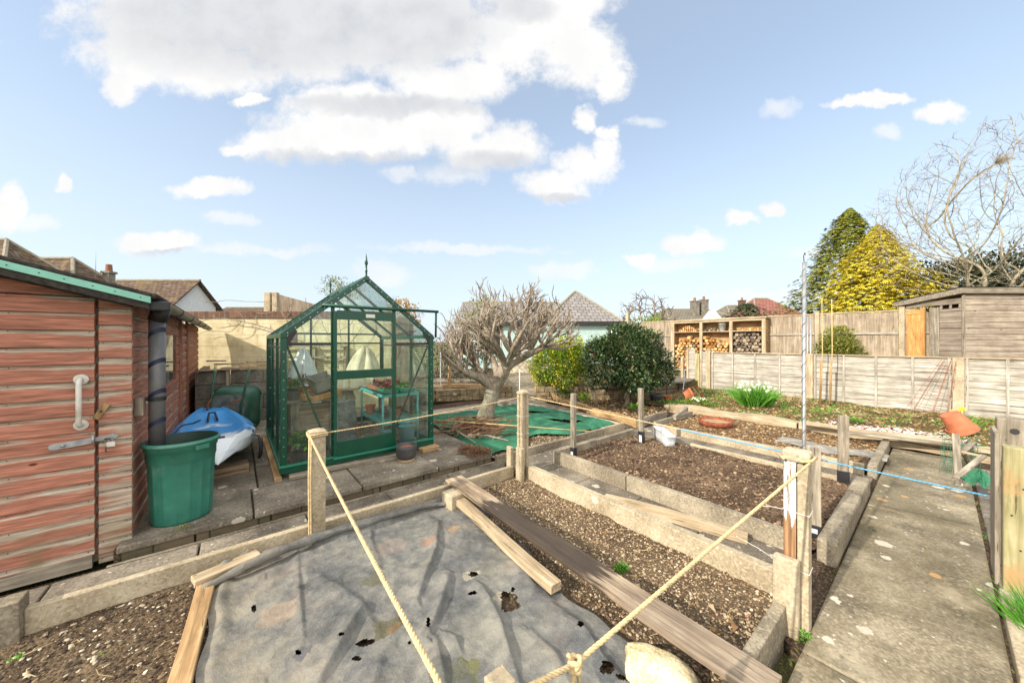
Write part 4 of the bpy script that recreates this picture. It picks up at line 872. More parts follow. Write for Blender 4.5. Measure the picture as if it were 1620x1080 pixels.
# ---------------------------------------------------------------- kayak
def kayak_mat():
    m, s = newmat('blue_white_plastic'); tc = s.n('ShaderNodeTexCoord').outputs['Object']; x, y, z = (s.sep(tc, i) for i in range(3))
    ax = s.math('ABSOLUTE', x); cx = s.n('ShaderNodeCombineXYZ'); s.put(cx.inputs[0], ax); s.put(cx.inputs[1], s.math('MULTIPLY', y, .9)); s.put(cx.inputs[2], z); n = s.noise(s.vm('ADD', cx.outputs[0], (2.3, 1.1, 0)), 4.6, 3, .5, dist=.6)
    f = s.math('ADD', s.math('MULTIPLY', s.math('SUBTRACT', n, .56), 2.8), s.math('ADD', s.math('MULTIPLY', s.math('SUBTRACT', z, .285), 5.0), s.math('MULTIPLY', s.step(y, .25, 1.1), .55)))
    f = s.math('SUBTRACT', f, s.math('MULTIPLY', s.step(y, 1.05, .45), .75))
    c = s.mix(s.step(f, -.06, .2), lin(228, 234, 240), lin(70, 160, 232)); c = s.mix(s.step(n, .60, .72), c, lin(40, 126, 218))
    fin(s, c, .32, spec=.5); return m
M['kayak'] = kayak_mat()
def kayak():
    t = thing('kayak', 'blue and white plastic kayak lying on the terrace between the shed and the greenhouse', 'kayak', (-.13, 4.36, .12), .06)
    L = 2.55; nu, nv = 40, 56
    def hw(s): return .385 * (max(0.0, math.sin(math.pi * min(1, max(0, (s + .02) / 1.04)) ** .82)) ** .48)
    def pt(u, v):
        if v == 0: return (0, -.035, .20)
        if v == 1: return (0, L + .02, .28)
        s = v; w_ = max(.012, hw(s)); a = u * 2 * math.pi; cx, sx = math.cos(a), math.sin(a); q = abs(cx) ** .8 * (1 if cx > 0 else -1); x = w_ * q
        sheer = .27 + .05 * (2 * s - 1) ** 2 + .03 * (1 - s)
        if sx >= 0:   # deck
            r = abs(q); rec = .085 * max(0, math.sin(math.pi * min(1, max(0, (s - .13) / .72)))) ** .6
            z = sheer + .05 * sx ** .8 - rec * max(0, 1 - (r / .66) ** 4) + .03 * math.exp(-((r - .78) / .1) ** 2)
        else:         # hull with a centre keel and two side chines
            d = .27 * (max(0, math.sin(math.pi * min(1, max(0, (s + .05) / 1.08)))) ** .22); lobe = .5 * math.exp(-(q / .40) ** 2) + .16 * math.exp(-((abs(q) - .8) / .16) ** 2)
            z = sheer - d * abs(sx) ** .5 * (.52 + lobe)
        return (x, L * s + .05 * (abs(q) ** 2) * (1 - 2 * s), z + .03)
    mb = MB(); mb.grid(pt, nu, nv); part('hull', mb, 'kayak', t, smooth=True)
    mb = MB(); mb.tube([pt(.41, .35), pt(.37, .52), pt(.33, .66), pt(.30, .74)], .012, 8); part('strap', mb, 'navy', t, smooth=True)
    for sg in (0, 1):
        for v in (.16, .34):
            u = .045 if sg == 0 else .455; p = Vector(pt(u, v)); mb = MB(); mb.tube([p + Vector((0, -.05, .004)), p + Vector((.01 * (1 - 2 * sg), -.03, .02)), p + Vector((.01 * (1 - 2 * sg), .03, .02)), p + Vector((0, .05, .004))], .006, 6); part('cleat', mb, 'black_plastic', t, smooth=True)
    p = Vector(pt(.24, .045)); mb = MB(); mb.box(-.035, .035, -.012, .012, 0, .018, Matrix.Translation(p)); part('toggle', mb, 'black_plastic', t, bevel=.005)
    mb = MB(); a = Vector(pt(.02, .12)); mb.tube([a, a + Vector((.05, -.10, .0)), a + Vector((.07, -.14, -.1)), a + Vector((.065, -.13, -.2)), a + Vector((.055, -.10, -.24))], [.006, .01, .017, .019, .014], 8); part('carry_strap', mb, 'black_plastic', t, smooth=True)
    mb = MB(); c = pt(.25, .80); mb.tube([(-.05, c[1] - .35, c[2] - .01), (-.03, c[1] - .05, c[2] + .05), (.03, c[1] - .05, c[2] + .05), (.05, c[1] - .35, c[2] - .01)], .012, 8); part('seat_loop', mb, 'navy', t, smooth=True)
    mb = MB(); mb.box(-.22, .26, .22, .42, .0, .085); tag(part('wood_bearer', mb, 'brown_plank', loc=(-.13, 4.36, .12), rot=(0, 0, .06)), 'dark timber block under the front of the kayak', 'block')
kayak()
# ---------------------------------------------------------------- wheelbarrow, leaning upright
def barrow():
    c = Vector(W(-4.30, 5.35, .12)); t = thing('wheelbarrow', 'green wheelbarrow tipped up on end against the block wall, handles in the air', 'wheelbarrow', c, RZ + .15); t.rotation_euler[0] = -.10
    def ring(w_, h_, y, z0, r): 
        P_ = []
        for cx, cz, a0 in ((w_ / 2 - r, z0 + h_ - r, 0), (-w_ / 2 + r, z0 + h_ - r, 90), (-w_ / 2 + r, z0 + r, 180), (w_ / 2 - r, z0 + r, 270)):
            for k in range(6): a = R_(a0 + 18 * k); P_.append((cx + r * math.cos(a), y, cz + r * math.sin(a)))
        return P_
    o_ = ring(.66, .66, .02, .02, .13); i_ = ring(.50, .46, -.20, .12, .10); mb = MB(); n = len(o_)
    mb.add(o_ + i_, [(j, (j + 1) % n, n + (j + 1) % n, n + j) for j in range(n)] + [tuple(n + j for j in range(n))]); tr = part('tray', mb, 'barrow', t, smooth=True, solid=.006)
    mb = MB(); mb.tube(o_ + [o_[0]], .012, 8); part('tray_rim', mb, 'barrow', tr, smooth=True)
    mb = MB(); mb.add([(x * .9, y - .006, .35 + (z - .35) * .9) for x, y, z in i_], [tuple(range(n))]); part('worn_base', mb, 'barrow_in', tr)
    for sg in (-1, 1):
        mb = MB(); mb.tube([(sg * .20, -.26, .02), (sg * .20, -.255, .40), (sg * .22, -.22, .62), (sg * .235, -.16, .95)], .015, 10); hd = part('handle', mb, 'barrow', t, smooth=True)
        mb = MB(); mb.tube([(sg * .2345, -.163, .88), (sg * .2365, -.157, 1.0)], .019, 10); part('grip', mb, 'green_wood', hd, smooth=True)
        mb = MB(); mb.tube([(sg * .20, -.26, .5), (sg * .15, -.40, .42), (sg * .15, -.40, .24), (sg * .20, -.26, .2)], .011, 8); part('leg', mb, 'rust', t, smooth=True)
barrow()
# ---------------------------------------------------------------- block bay with boards, yellow wall
t = thing('block_bay', 'low bay of grey concrete blocks behind the wheelbarrow', 'block bay', (-.5, 7.42, .12))
mb = MB(); z = 0
for k in range(4):
    x = -.0 if k % 2 else -.22
    while x < 1.35: L_ = .44; mb.box(max(0, x) + .004, min(1.36, x + L_) - .004, random.uniform(0, .01), .12, z + .004, z + .221); x += L_
    z += .225
part('block_wall', mb, 'block', t, bevel=.006)
for x in (.38, 1.22): mb = MB(); mb.box(x, x + .05, -.04, -.002, 0, .9); part('upright', mb, 'wood_z', t, bevel=.004)
mb = MB(); mb.box(.0, .10, .12, 2.0, 0, .88); part('side_wall', mb, 'block', t)
for i, (px0, px1, dy, rz, mt) in enumerate([(312, 372, .0, .1, 'brown_plank'), (345, 400, .15, -.35, 'pale_x'), (372, 420, .05, .25, 'tan_x'), (330, 380, .45, .05, 'brown_plank'), (385, 430, .4, .15, 'tan_x'), (400, 440, .1, -.05, 'wood_x'), (318, 350, .3, .02, 'wood_x')]):
    xa = (px0 - 310) / 115 * .95 - .45; xb = (px1 - 310) / 115 * .95 - .45; y = 7.40 + dy + i * .03
    beam('board', (xa, y, 1.035 + .022 * i), (xb, y + (xb - xa) * rz, 1.04 + .02 * i), .16, .02, mt, ['dark board at the left end on top of the block bay', 'pale board on top of the block bay', 'tan board at an angle on top of the block bay', 'dark board at the back on top of the block bay', 'tan board at the back right of the block bay', 'grey board at the right end of the block bay beside the greenhouse', 'small grey board by the shed end of the block bay'][i], 'board')
t = thing('garden_wall', 'yellow rendered block wall with a brick coping behind the greenhouse', 'wall', W(-6.9, 7.25, 0), RZ)
mb = MB(); mb.box(0, 4.35, 0, .22, -.05, 1.985); part('rendered_wall', mb, 'yellow_wall', t)
mb = MB(); mb.box(-.0, 4.36, -.03, .25, 1.988, 2.13); part('coping', mb, 'brick', t, bevel=.008)
mb = MB(); mb.box(2.05, 2.38, -.012, .0, 1.45, 1.68); part('brick_patch', mb, 'brick', t)
mb = MB(); mb.box(4.37, 4.75, -.05, .27, -.05, 2.0); part('brick_pier', mb, 'brick', t, bevel=.006)
for x in (1.95, 2.75, 3.4): mb = MB(); mb.box(x, x + .06, -.1, -.03, .0, 1.4); part('trellis_post', mb, 'wood_z', t)
for z in (1.15, 1.38): mb = MB(); mb.box(1.95, 3.46, -.13, -.101, z, z + .045); part('trellis_rail', mb, 'wood_x', t)
t = thing('concrete_fence', 'pale concrete post with a sloping mossy panel showing above the yellow wall', 'fence', W(-5.55, 7.7, 0), RZ)
mb = MB(); mb.box(0, .14, 0, .12, 0, 2.60); mb.box(.18, .29, 0, .10, 0, 2.60); part('post', mb, 'conc', t, bevel=.01)
mb = MB(); mb.add([(.29, .02, 1.5), (1.1, .4, 1.5), (1.1, .4, 2.32), (.29, .02, 2.56), (.29, .08, 1.5), (1.1, .46, 1.5), (1.1, .46, 2.32), (.29, .08, 2.56)], [(0, 1, 2, 3), (7, 6, 5, 4), (3, 2, 6, 7), (1, 5, 6, 2)]); part('panel', mb, 'tall_fence', t)
# ================================================================ GREENHOUSE
GX, GY, GW, GD = .38, 4.15, 1.60, 1.92; Z0, ZB, ZE, ZR = .17, .255, 1.56, 2.22; XM = GW / 2
gh = thing('greenhouse', 'green framed glass greenhouse with a finial on the ridge', 'greenhouse', (GX, GY, 0))
def bar(name, pts, w_=.03, d_=.025, mat='gh', parent=None, bevel=0):
    """straight square bars between points"""
    mb = MB()
    for a, b in pts:
        a, b = Vector(a), Vector(b); t_ = (b - a).normalized(); u = t_.cross(Vector((0, 1, 0))); u = u.normalized() if u.length > .2 else Vector((1, 0, 0)); v = t_.cross(u)
        V = [p + u * (sx * w_ / 2) + v * (sy * d_ / 2) for p in (a, b) for sx, sy in ((-1, -1), (1, -1), (1, 1), (-1, 1))]
        mb.add(V, [(3, 2, 1, 0), (4, 5, 6, 7), (0, 1, 5, 4), (1, 2, 6, 5), (2, 3, 7, 6), (3, 0, 4, 7)])
    return part(name, mb, mat, parent or gh, bevel=bevel)
for i, (x, y) in enumerate([(0, 0), (GW, 0), (0, GD), (GW, GD)]): bar('corner_post', [((x, y, Z0), (x, y, ZE))], .055, .05, bevel=.004)
mb = MB(); mb.box(-.03, GW + .03, -.03, .03, Z0, ZB); mb.box(-.03, GW + .03, GD - .03, GD + .03, Z0, ZB); mb.box(-.03, .03, .03, GD - .03, Z0, ZB); mb.box(GW - .03, GW + .03, .03, GD - .03, Z0, ZB); part('base_rail', mb, 'gh', gh, bevel=.004)
mb = MB(); mb.box(-.038, GW + .038, -.042, -.031, ZB - .018, ZB + .004); mb.box(-.042, -.031, -.03, GD, ZB - .018, ZB + .004); part('drip_edge', mb, 'gh2', gh)
for x in (0, GW): bar('eave_rail', [((x, -.03, ZE), (x, GD + .03, ZE))], .05, .05, bevel=.004)
bar('ridge', [((XM, -.04, ZR), (XM, GD + .04, ZR))], .05, .05, bevel=.005)
for y in (0, GD): bar('gable_rafter', [((-.01, y, ZE), (XM, y, ZR)), ((GW + .01, y, ZE), (XM, y, ZR))], .05, .045)
for k in (1, 2):
    y = GD * k / 3
    for x in (0, GW): bar('glazing_bar', [((x, y, ZB), (x, y, ZE))], .028, .03)
    for x in (0, GW): bar('roof_bar', [((x, y, ZE), (XM, y, ZR))], .026, .03)
for x in (0, GW): bar('middle_rail', [((x, .02, 1.44), (x, GD - .02, 1.44))], .018, .018, 'dark_trim')
bar('gable_bar', [((.45, 0, ZB), (.45, 0, 1.93)), ((1.12, 0, ZB), (1.12, 0, 1.93))], .034, .03)
bar('gable_rail', [((.02, 0, 1.47), (.44, 0, 1.47)), ((1.13, 0, 1.47), (GW - .02, 0, 1.47))], .022, .02, 'dark_trim')
bar('gable_rail', [((.38, 0, 1.885), (1.22, 0, 1.885))], .03, .025)
bar('back_bar', [((.53, GD, ZB), (.53, GD, 1.98)), ((1.07, GD, ZB), (1.07, GD, 1.98)), ((.02, GD, 1.47), (GW - .02, GD, 1.47)), ((.1, GD, 1.62), (GW - .1, GD, 1.62))], .026, .024)
bar('brace', [((.03, .03, 1.46), (.44, .03, .28))], .022, .012); bar('brace', [((GW - .03, .03, 1.44), (1.14, .03, .42))], .018, .010, 'dark_trim')
mb = MB(); mb.box(.02, .09, -.02, .02, ZE - .16, ZE - .01, TR(rx=0, ry=0)); 
bar('gusset', [((.0, -.02, ZE - .12), (.10, -.02, ZE + .06))], .05, .004, 'dark_trim'); bar('gusset', [((GW, -.02, ZE - .12), (GW - .10, -.02, ZE + .06))], .05, .004, 'dark_trim')
mb = MB(); mb.cyl((.34, -.055, 1.885), (GW + .08, -.055, 1.885), .017, 12); tk = part('door_track', mb, 'gh', gh, smooth=True)
mb = MB(); mb.cyl((GW + .05, -.055, 1.88), (GW + .05, -.045, ZE - .01), .013, 10); part('track_strut', mb, 'gh', tk, smooth=True)
dx0, dx1 = .465, 1.105; DY = -.045
gd = bar('door', [((dx0, DY, .26), (dx0, DY, 1.83)), ((dx1, DY, .26), (dx1, DY, 1.83))], .034, .022, bevel=.003)
mb = MB(); mb.box(dx0 + .017, dx1 - .017, DY - .012, DY + .012, 1.74, 1.84); tr_ = part('top_rail', mb, 'gh', gd, bevel=.003)
mb = MB(); mb.box(.78, .88, DY - .0145, DY - .0122, 1.77, 1.81); part('label_plate', mb, 'white_metal', tr_)
mb = MB(); mb.box(dx0 + .017, dx1 - .017, DY - .012, DY + .012, 1.085, 1.18); part('middle_rail', mb, 'gh', gd, bevel=.003)
mb = MB(); mb.box(dx0 + .017, dx1 - .017, DY - .010, DY + .010, .25, .415); part('kick_panel', mb, 'gh', gd, bevel=.003)
mb = MB(); mb.box(dx0 - .02, dx1 + .02, DY - .014, DY + .012, .225, .248); part('bottom_track', mb, 'gh2', gh)
def pane(pts, y=None, parent=None, th=.003):
    a, b, c = Vector(pts[0]), Vector(pts[1]), Vector(pts[2]); n = (b - a).cross(c - a).normalized() * th / 2; k = len(pts)
    mb = MB(); mb.add([Vector(p) - n for p in pts] + [Vector(p) + n for p in pts], [tuple(range(k - 1, -1, -1)), tuple(range(k, 2 * k))] + [(i, (i + 1) % k, k + (i + 1) % k, k + i) for i in range(k)]); return part('pane', mb, 'glass', parent or gh)
yz = lambda x: ZE + (ZR - ZE) * min(x, GW - x) / XM
for k in range(3):
    ya, yb = GD * k / 3 + .014, GD * (k + 1) / 3 - .014
    for x in (0, GW):
        pane([(x, ya, ZB), (x, yb, ZB), (x, yb, ZE - .03), (x, ya, ZE - .03)])
        xs = 1 if x == 0 else -1; pane([(x + xs * .02, ya, ZE + .02), (x + xs * .02, yb, ZE + .02), (XM - xs * .02, yb, ZR - .015), (XM - xs * .02, ya, ZR - .015)])
for x0, x1 in ((.028, .433), (1.137, GW - .028)):
    pane([(x0, 0, ZB), (x1, 0, ZB), (x1, 0, yz(x1) - .03), (x0, 0, yz(x0) - .03)])
pane([(.43, 0, 1.90), (1.17, 0, 1.90), (XM, 0, ZR - .04)])
pane([(dx0 + .017, DY, 1.182), (dx1 - .017, DY, 1.182), (dx1 - .017, DY, 1.738), (dx0 + .017, DY, 1.738)], parent=gd); pane([(dx0 + .017, DY, .417), (dx1 - .017, DY, .417), (dx1 - .017, DY, 1.083), (dx0 + .017, DY, 1.083)], parent=gd)
for x0, x1 in ((.03, .515), (.545, 1.055), (1.085, GW - .03)): pane([(x0, GD, ZB), (x1, GD, ZB), (x1, GD, min(yz(x1) - .03, 2.1)), (x0, GD, yz(x0) - .03)])
def finial(y):
    mb = MB(); mb.lathe([(.02, 0), (.012, .02), (.010, .06), (.017, .07), (.011, .08), (.009, .13), (.02, .16), (.012, .2), (.0, .28)], 12, TR((XM, y, ZR + .02))); part('finial', mb, 'gh', gh, smooth=True)
finial(0); finial(GD)
mb = MB()
for k in range(12):
    for x, s_ in ((0, -1),): 
        for y in (.0, GD / 3, GD * 2 / 3): 
            if k % 4 == 1: mb.box(x - .032, x - .018, y - .015, y + .015, .4 + k * .1, .408 + k * .1)
    u = (k + .5) / 12
    for y in (-.024,):
        for xa in (u * XM, GW - u * XM): mb.cyl((xa, y, yz(xa)), (xa, y - .006, yz(xa)), .006, 6)
        for xa in (.0, .45, 1.12, GW): mb.cyl((xa, y, .35 + k * .095), (xa, y - .006, .35 + k * .095), .0055, 6)
    for y in (GD / 3, GD * 2 / 3, 0): 
        xa = u * XM; mb.cyl((xa - .008, y, yz(xa) + .012), (xa - .013, y, yz(xa) + .018), .007, 6)
cl = part('glazing_clips', mb, 'alu', gh); cl['kind'] = 'stuff'
beam('plank', (.42, 4.07, .145), (1.66, 4.05, .142), .06, .045, 'wood_x', 'long grey timber packing under the front of the greenhouse base', 'timber packing')
beam('plank', (.33, 4.08, .14), (.33, 6.0, .14), .06, .04, 'tan_x', 'tan timber packing under the left side of the greenhouse', 'timber packing')
beam('plank', (1.80, 4.05, .145), (2.04, 4.08, .145), .10, .05, 'tan_x', 'short timber packing under the right corner of the greenhouse', 'timber packing')
# -------- contents
def pot(name, x, y, z, r, h, mat, label, cat='pot', flare=.78, lip=True, soilm='soil_dark', rot=(0, 0, 0), group=None):
    t = thing(name, label, cat, (x, y, z), group=group); t.rotation_euler = rot
    pr = [(r * flare, 0), (r * .95, h * .8)] + ([(r * 1.03, h * .8), (r * 1.05, h)] if lip else [(r, h)]) + [(r * .93, h), (r * .86, h * .86)]
    mb = MB(); mb.lathe(pr, 28); part('pot_wall', mb, mat, t, smooth=False if lip else True)
    mb = MB(); mb.lathe([(r * .86, h * .86), (0, h * .88)], 20, cap=False); part('pot_soil', mb, soilm, t); return t
t = thing('round_pot', 'dark grey glazed pot on a buff saucer standing on the terrace before the greenhouse', 'pot', G(643, 728, .12))
mb = MB(); mb.lathe([(.088, .03), (.108, .045), (.116, .09), (.117, .15), (.116, .185), (.106, .187), (.103, .16), (.09, .15), (0, .15)], 40, cap=False); part('pot_wall', mb, 'charcoal', t, smooth=True)
mb = MB(); mb.lathe([(.095, 0), (.098, .028), (.08, .031), (0, .031)], 36); part('saucer', mb, 'buff', t, smooth=True); mb = MB(); mb.lathe([(.103, .152), (0, .158)], 24, cap=False); part('pot_soil', mb, 'terra_dull', t)
def leaf(mb, p, d, L, w_, up=Vector((0, 0, 1)), bend=.3):
    d = d.normalized(); sd_ = d.cross(up); sd_ = sd_.normalized() if sd_.length > .05 else Vector((1, 0, 0)); n = sd_.cross(d)
    a = p; b = p + d * L * .5 + n * (L * bend * .4); c = p + d * L - n * (L * bend * .3)
    k = len(mb.V); mb.V += [tuple(a), tuple(b + sd_ * w_ / 2), tuple(c), tuple(b - sd_ * w_ / 2)]; mb.Fc.append((k, k + 1, k + 2, k + 3))
def rdir(zlo=-1): 
    while 1:
        v = Vector((random.uniform(-1, 1), random.uniform(-1, 1), random.uniform(-1, 1)))
        if .1 < v.length < 1 and v.normalized().z > zlo: return v.normalized()
def bunch(name, mat, parent, c, r, n, L, w_, zlo=-.2, sq=1.0):
    mb = MB()
    for _ in range(n):
        d = rdir(zlo); q = random.random() ** .5; leaf(mb, Vector(c) + Vector((d.x * r, d.y * r, d.z * r * sq)) * q * .8, (d + rdir() * .6), L * random.uniform(.6, 1.2), w_, bend=random.uniform(-.4, .6))
    return part(name, mb, mat, parent)
M['leaf_green'] = islands('green_leaves', [(0, (40, 72, 26)), (.5, (84, 124, 48)), (1, (140, 168, 80))], .55, trans=.25)
M['leaf_spring'] = islands('spring_leaves', [(0, (52, 108, 30)), (.5, (96, 156, 52)), (1, (152, 196, 84))], .5, trans=.3)
M['leaf_red'] = islands('red_leaves', [(0, (84, 30, 34)), (.5, (142, 70, 66)), (.8, (196, 130, 118)), (1, (120, 130, 76))], .5, trans=.1)
M['leaf_heather'] = islands('heather', [(0, (70, 78, 40)), (.4, (104, 108, 56)), (.6, (150, 84, 96)), (1, (176, 124, 84))], .7, trans=.1)
bx, by = 1.45, 4.4
t = thing('staging_bench', 'turquoise two-tier staging inside the greenhouse on the right', 'bench', (bx, by, .12))
for i, (x, y) in enumerate([(0, 0), (.46, 0), (0, .92), (.46, .92)]): mb = MB(); mb.cyl((x, y, 0), (x, y, .70), .013, 10); part('leg', mb, 'turq', t, smooth=True)
for z, nm in ((.69, 'top_shelf'), (.34, 'lower_shelf')):
    mb = MB(); mb.box(-.015, .475, -.015, .0, z - .02, z + .015); mb.box(-.015, .475, .92, .935, z - .02, z + .015); mb.box(-.015, 0, 0, .92, z - .02, z + .015); mb.box(.46, .475, 0, .92, z - .02, z + .015)
    for k in range(1, 15): mb.box(.46 * k / 15 - .003, .46 * k / 15 + .003, 0, .92, z - .002, z + .003)
    for k in range(1, 26): mb.box(0, .46, .92 * k / 26 - .003, .92 * k / 26 + .003, z - .004, z + .001)
    part(nm, mb, 'turq', t)
for i, (x, y, r) in enumerate([(.1, .12, .11), (.33, .15, .12), (.12, .42, .1), (.33, .45, .11), (.14, .68, .1), (.34, .72, .1)]):
    lab = ['front left', 'front right', 'middle left', 'middle right', 'rear left', 'rear right'][i]
    t = thing('seed_tray', 'tray of small red and green succulents, ' + lab + ' on the turquoise staging', 'plant tray', (bx + x, by + y, .835))
    mb = MB(); mb.box(-.10, .10, -.13, .13, 0, .05); part('tray', mb, 'gh2' if i in (0, 1, 3) else 'terra_dull', t, bevel=.004)
    bunch('plants', 'leaf_red' if i != 1 else 'leaf_green', t, (0, 0, .06), .10, 130, .045, .022, 0, .5)
for i, (x, y, z, r, h, mt, lb) in enumerate([(1.52, 5.15, .47, .07, .12, 'terra', 'terracotta pot on the lower shelf at the back'), (1.65, 5.0, .47, .06, .1, 'charcoal', 'dark pot on the lower shelf'), (1.76, 4.75, .47, .07, .11, 'terra_dull', 'dull pot on the lower shelf at the front'), (1.6, 4.75, .47, .055, .08, 'charcoal', 'small dark pot on the lower shelf'),
       (1.38, 5.45, .12, .09, .16, 'terra', 'terracotta pot on the greenhouse floor behind the staging'), (.60, 4.52, .12, .09, .15, 'charcoal', 'black pot with green leaves low in the left corner of the greenhouse')]): pot('plant_pot', x, y, z, r, h, mt, lb)
bunch('leafy_plant', 'leaf_spring', None, (.60, 4.5, .36), .13, 120, .09, .04, -.2); tag(bpy.data.objects['leafy_plant'], 'green leafy weed low behind the left front pane of the greenhouse', 'plant')
for (x, y, r, h, lb) in [(1.77, 4.42, .11, .27, 'large pale aqua bucket inside the right corner of the greenhouse'), (1.62, 4.72, .085, .16, 'smaller pale aqua bucket under the turquoise staging'), (.80, 4.95, .12, .26, 'pale aqua tub under the potting stand, right side'), (.62, 5.0, .11, .28, 'pale aqua tub under the potting stand, left side')]:
    t = thing('bucket', lb, 'bucket', (x, y, .12)); mb = MB(); mb.lathe([(r * .8, 0), (r, h), (r * 1.05, h), (r * .95, h), (r * .75, .02), (0, .02)], 28); part('body', mb, 'aqua', t, smooth=True)
t = thing('storage_box', 'tall cloudy clear plastic box standing on end behind the greenhouse door', 'storage box', (1.10, 4.95, .12), .35)
mb = MB(); b = [(-.17, -.12), (.17, -.12), (.17, .12), (-.17, .12)]; V = [(x, y, .0) for x, y in b] + [(x * .82, y * .75, .60) for x, y in b]; mb.add(V, [(3, 2, 1, 0), (4, 5, 6, 7), (0, 1, 5, 4), (1, 2, 6, 5), (2, 3, 7, 6), (3, 0, 4, 7)]); part('body', mb, 'clear_plastic', t, bevel=.015)
mb = MB(); mb.box(-.185, .185, -.135, .135, -.0, .02); part('rim', mb, 'clear_plastic', t)
t = thing('potting_stand', 'rough timber stand inside the left of the greenhouse', 'stand', (.47, 4.55, .12), 0)
for x, y in ((.02, .05), (.42, .05), (.02, .55), (.42, .55)): mb = MB(); mb.box(x, x + .085, y, y + .03, 0, .68); part('leg', mb, 'wood_z', t, bevel=.003)
mb = MB(); mb.box(-.02, .55, .0, .62, .682, .715); part('top', mb, 'wood_x', t, bevel=.003); mb = MB(); mb.box(.1, .42, .085, .1, .25, .65); part('back_board', mb, 'brown_plank', t)
t = thing('wooden_tray', 'orange edged wooden tray tipped on the potting stand', 'tray', (.78, 4.62, .855), .35); t.rotation_euler = (.12, -.1, .5)
mb = MB(); mb.box(-.2, .2, -.14, -.12, 0, .06); mb.box(-.2, .2, .12, .14, 0, .06); mb.box(-.2, -.18, -.12, .12, 0, .06); mb.box(.18, .2, -.12, .12, 0, .06); part('sides', mb, 'orange_wood', t); mb = MB(); mb.box(-.18, .18, -.12, .12, 0, .01); part('base', mb, 'wood_x', t)
t = thing('square_planter', 'tipped grey square planter on the wooden tray', 'planter', (.83, 4.70, .93), .4); t.rotation_euler = (.25, -.25, .3)
mb = MB(); b = [(-.13, -.1), (.13, -.1), (.13, .1), (-.13, .1)]; V = [(x * .85, y * .85, 0) for x, y in b] + [(x, y, .17) for x, y in b] + [(x * .9, y * .9, .17) for x, y in b] + [(x * .75, y * .75, .03) for x, y in b]
mb.add(V, [(3, 2, 1, 0)] + [(k * 4 + i, k * 4 + (i + 1) % 4, k * 4 + 4 + (i + 1) % 4, k * 4 + 4 + i) for k in range(3) for i in range(4)] + [(12, 13, 14, 15)]); part('body', mb, 'grey_box', t, bevel=.006)
for i, (x, y, z, r, mt, lf, lb) in enumerate([(.66, 4.95, .835, .1, 'terra', 'leaf_heather', 'terracotta bowl of pink heather on the potting stand'), (.52, 4.62, .835, .08, 'charcoal', 'leaf_green', 'black pot of green leaves at the left end of the potting stand'), (.50, 4.85, .835, .08, 'charcoal', 'leaf_heather', 'black pot of heather against the left glass')]):
    t = pot('potted_plant', x, y, z, r, .1, mt, lb, 'potted plant'); bunch('foliage', lf, t, (0, 0, .14), r * 1.25, 260, .05, .012, -.1)
def cloth(name, c, rx, ry, h, label, seed, mat='fleece'):
    mb = MB()
    def f(u, v):
        a = u * 6.2832; q = v; w_ = 1 + .16 * math.sin(a * 5 + seed) * q + .10 * math.sin(a * 9 + seed * 2) * q
        return (rx * q * w_ * math.cos(a), ry * q * w_ * math.sin(a), h * (1 - q ** 1.6) + .05 * math.sin(a * 6 + seed + q * 5) * math.sin(q * 3.1) + .02 * math.sin(a * 13 + q * 9))
    mb.grid(f, 60, 16); tag(part(name, mb, mat, loc=c, smooth=True), label, 'fleece')
cloth('fleece', (1.62, 5.78, .80), .32, .30, .60, 'heap of cream fleece inside the greenhouse behind the staging', 1.3)
cloth('fleece', (1.25, 5.72, .62), .20, .18, .42, 'smaller fold of cream fleece hanging beside the heap', 4.1)
cloth('fleece', (.74, 5.55, .60), .26, .30, .80, 'white plastic sheeting bunched at the back left of the greenhouse', 2.2, 'white_plastic')
t = thing('back_table', 'plain timber table carrying the fleece at the back of the greenhouse', 'table', (1.0, 5.45, .12))
for x, y in ((0, 0), (.9, 0), (0, .5), (.9, .5)): mb = MB(); mb.box(x, x + .04, y, y + .04, 0, .66); part('leg', mb, 'wood_z', t)
mb = MB(); mb.box(-.02, .96, -.02, .56, .66, .685); part('top', mb, 'wood_x', t)
# ================================================================ FENCES, LOG STORE, GREY SHED
def yX(px, x): q = (px - 810) / F; return (LY + RY * q) * x / (LX + RX * q)
FO = Vector((10.85, yX(1085, 10.85), 0)); lf = thing('low_fence', 'long low fence of pale horizontal boards with concrete and timber posts', 'fence', FO)
def fp(name, mb, mat, parent=None, **k): return part(name, mb, mat, parent or lf, loc=(-FO if parent is None else (0, 0, 0)), **k)
def lap_panel(x, ya, yb, z0, z1, n, mat='fence_y', seed=1):
    r = random.Random(seed); mb = MB(); h = (z1 - z0) / n; ns = 10
    for k in range(n):
        off = r.uniform(-.004, .004); V = []
        for i in range(ns + 1):
            y = ya + (yb - ya) * i / ns; w_ = r.uniform(-.008, .008)
            V += [(x - .016 + off, y, z0 + k * h - .012 + w_), (x + off * .5, y, z0 + (k + 1) * h + .004), (x + .012, y, z0 + (k + 1) * h), (x - .004, y, z0 + k * h - .012 + w_)]
        Fc = [(4 * i + j, 4 * i + 4 + j, 4 * i + 4 + (j + 1) % 4, 4 * i + (j + 1) % 4) for i in range(ns) for j in range(4)]; mb.add(V, Fc)
    return mb
X1 = 10.85
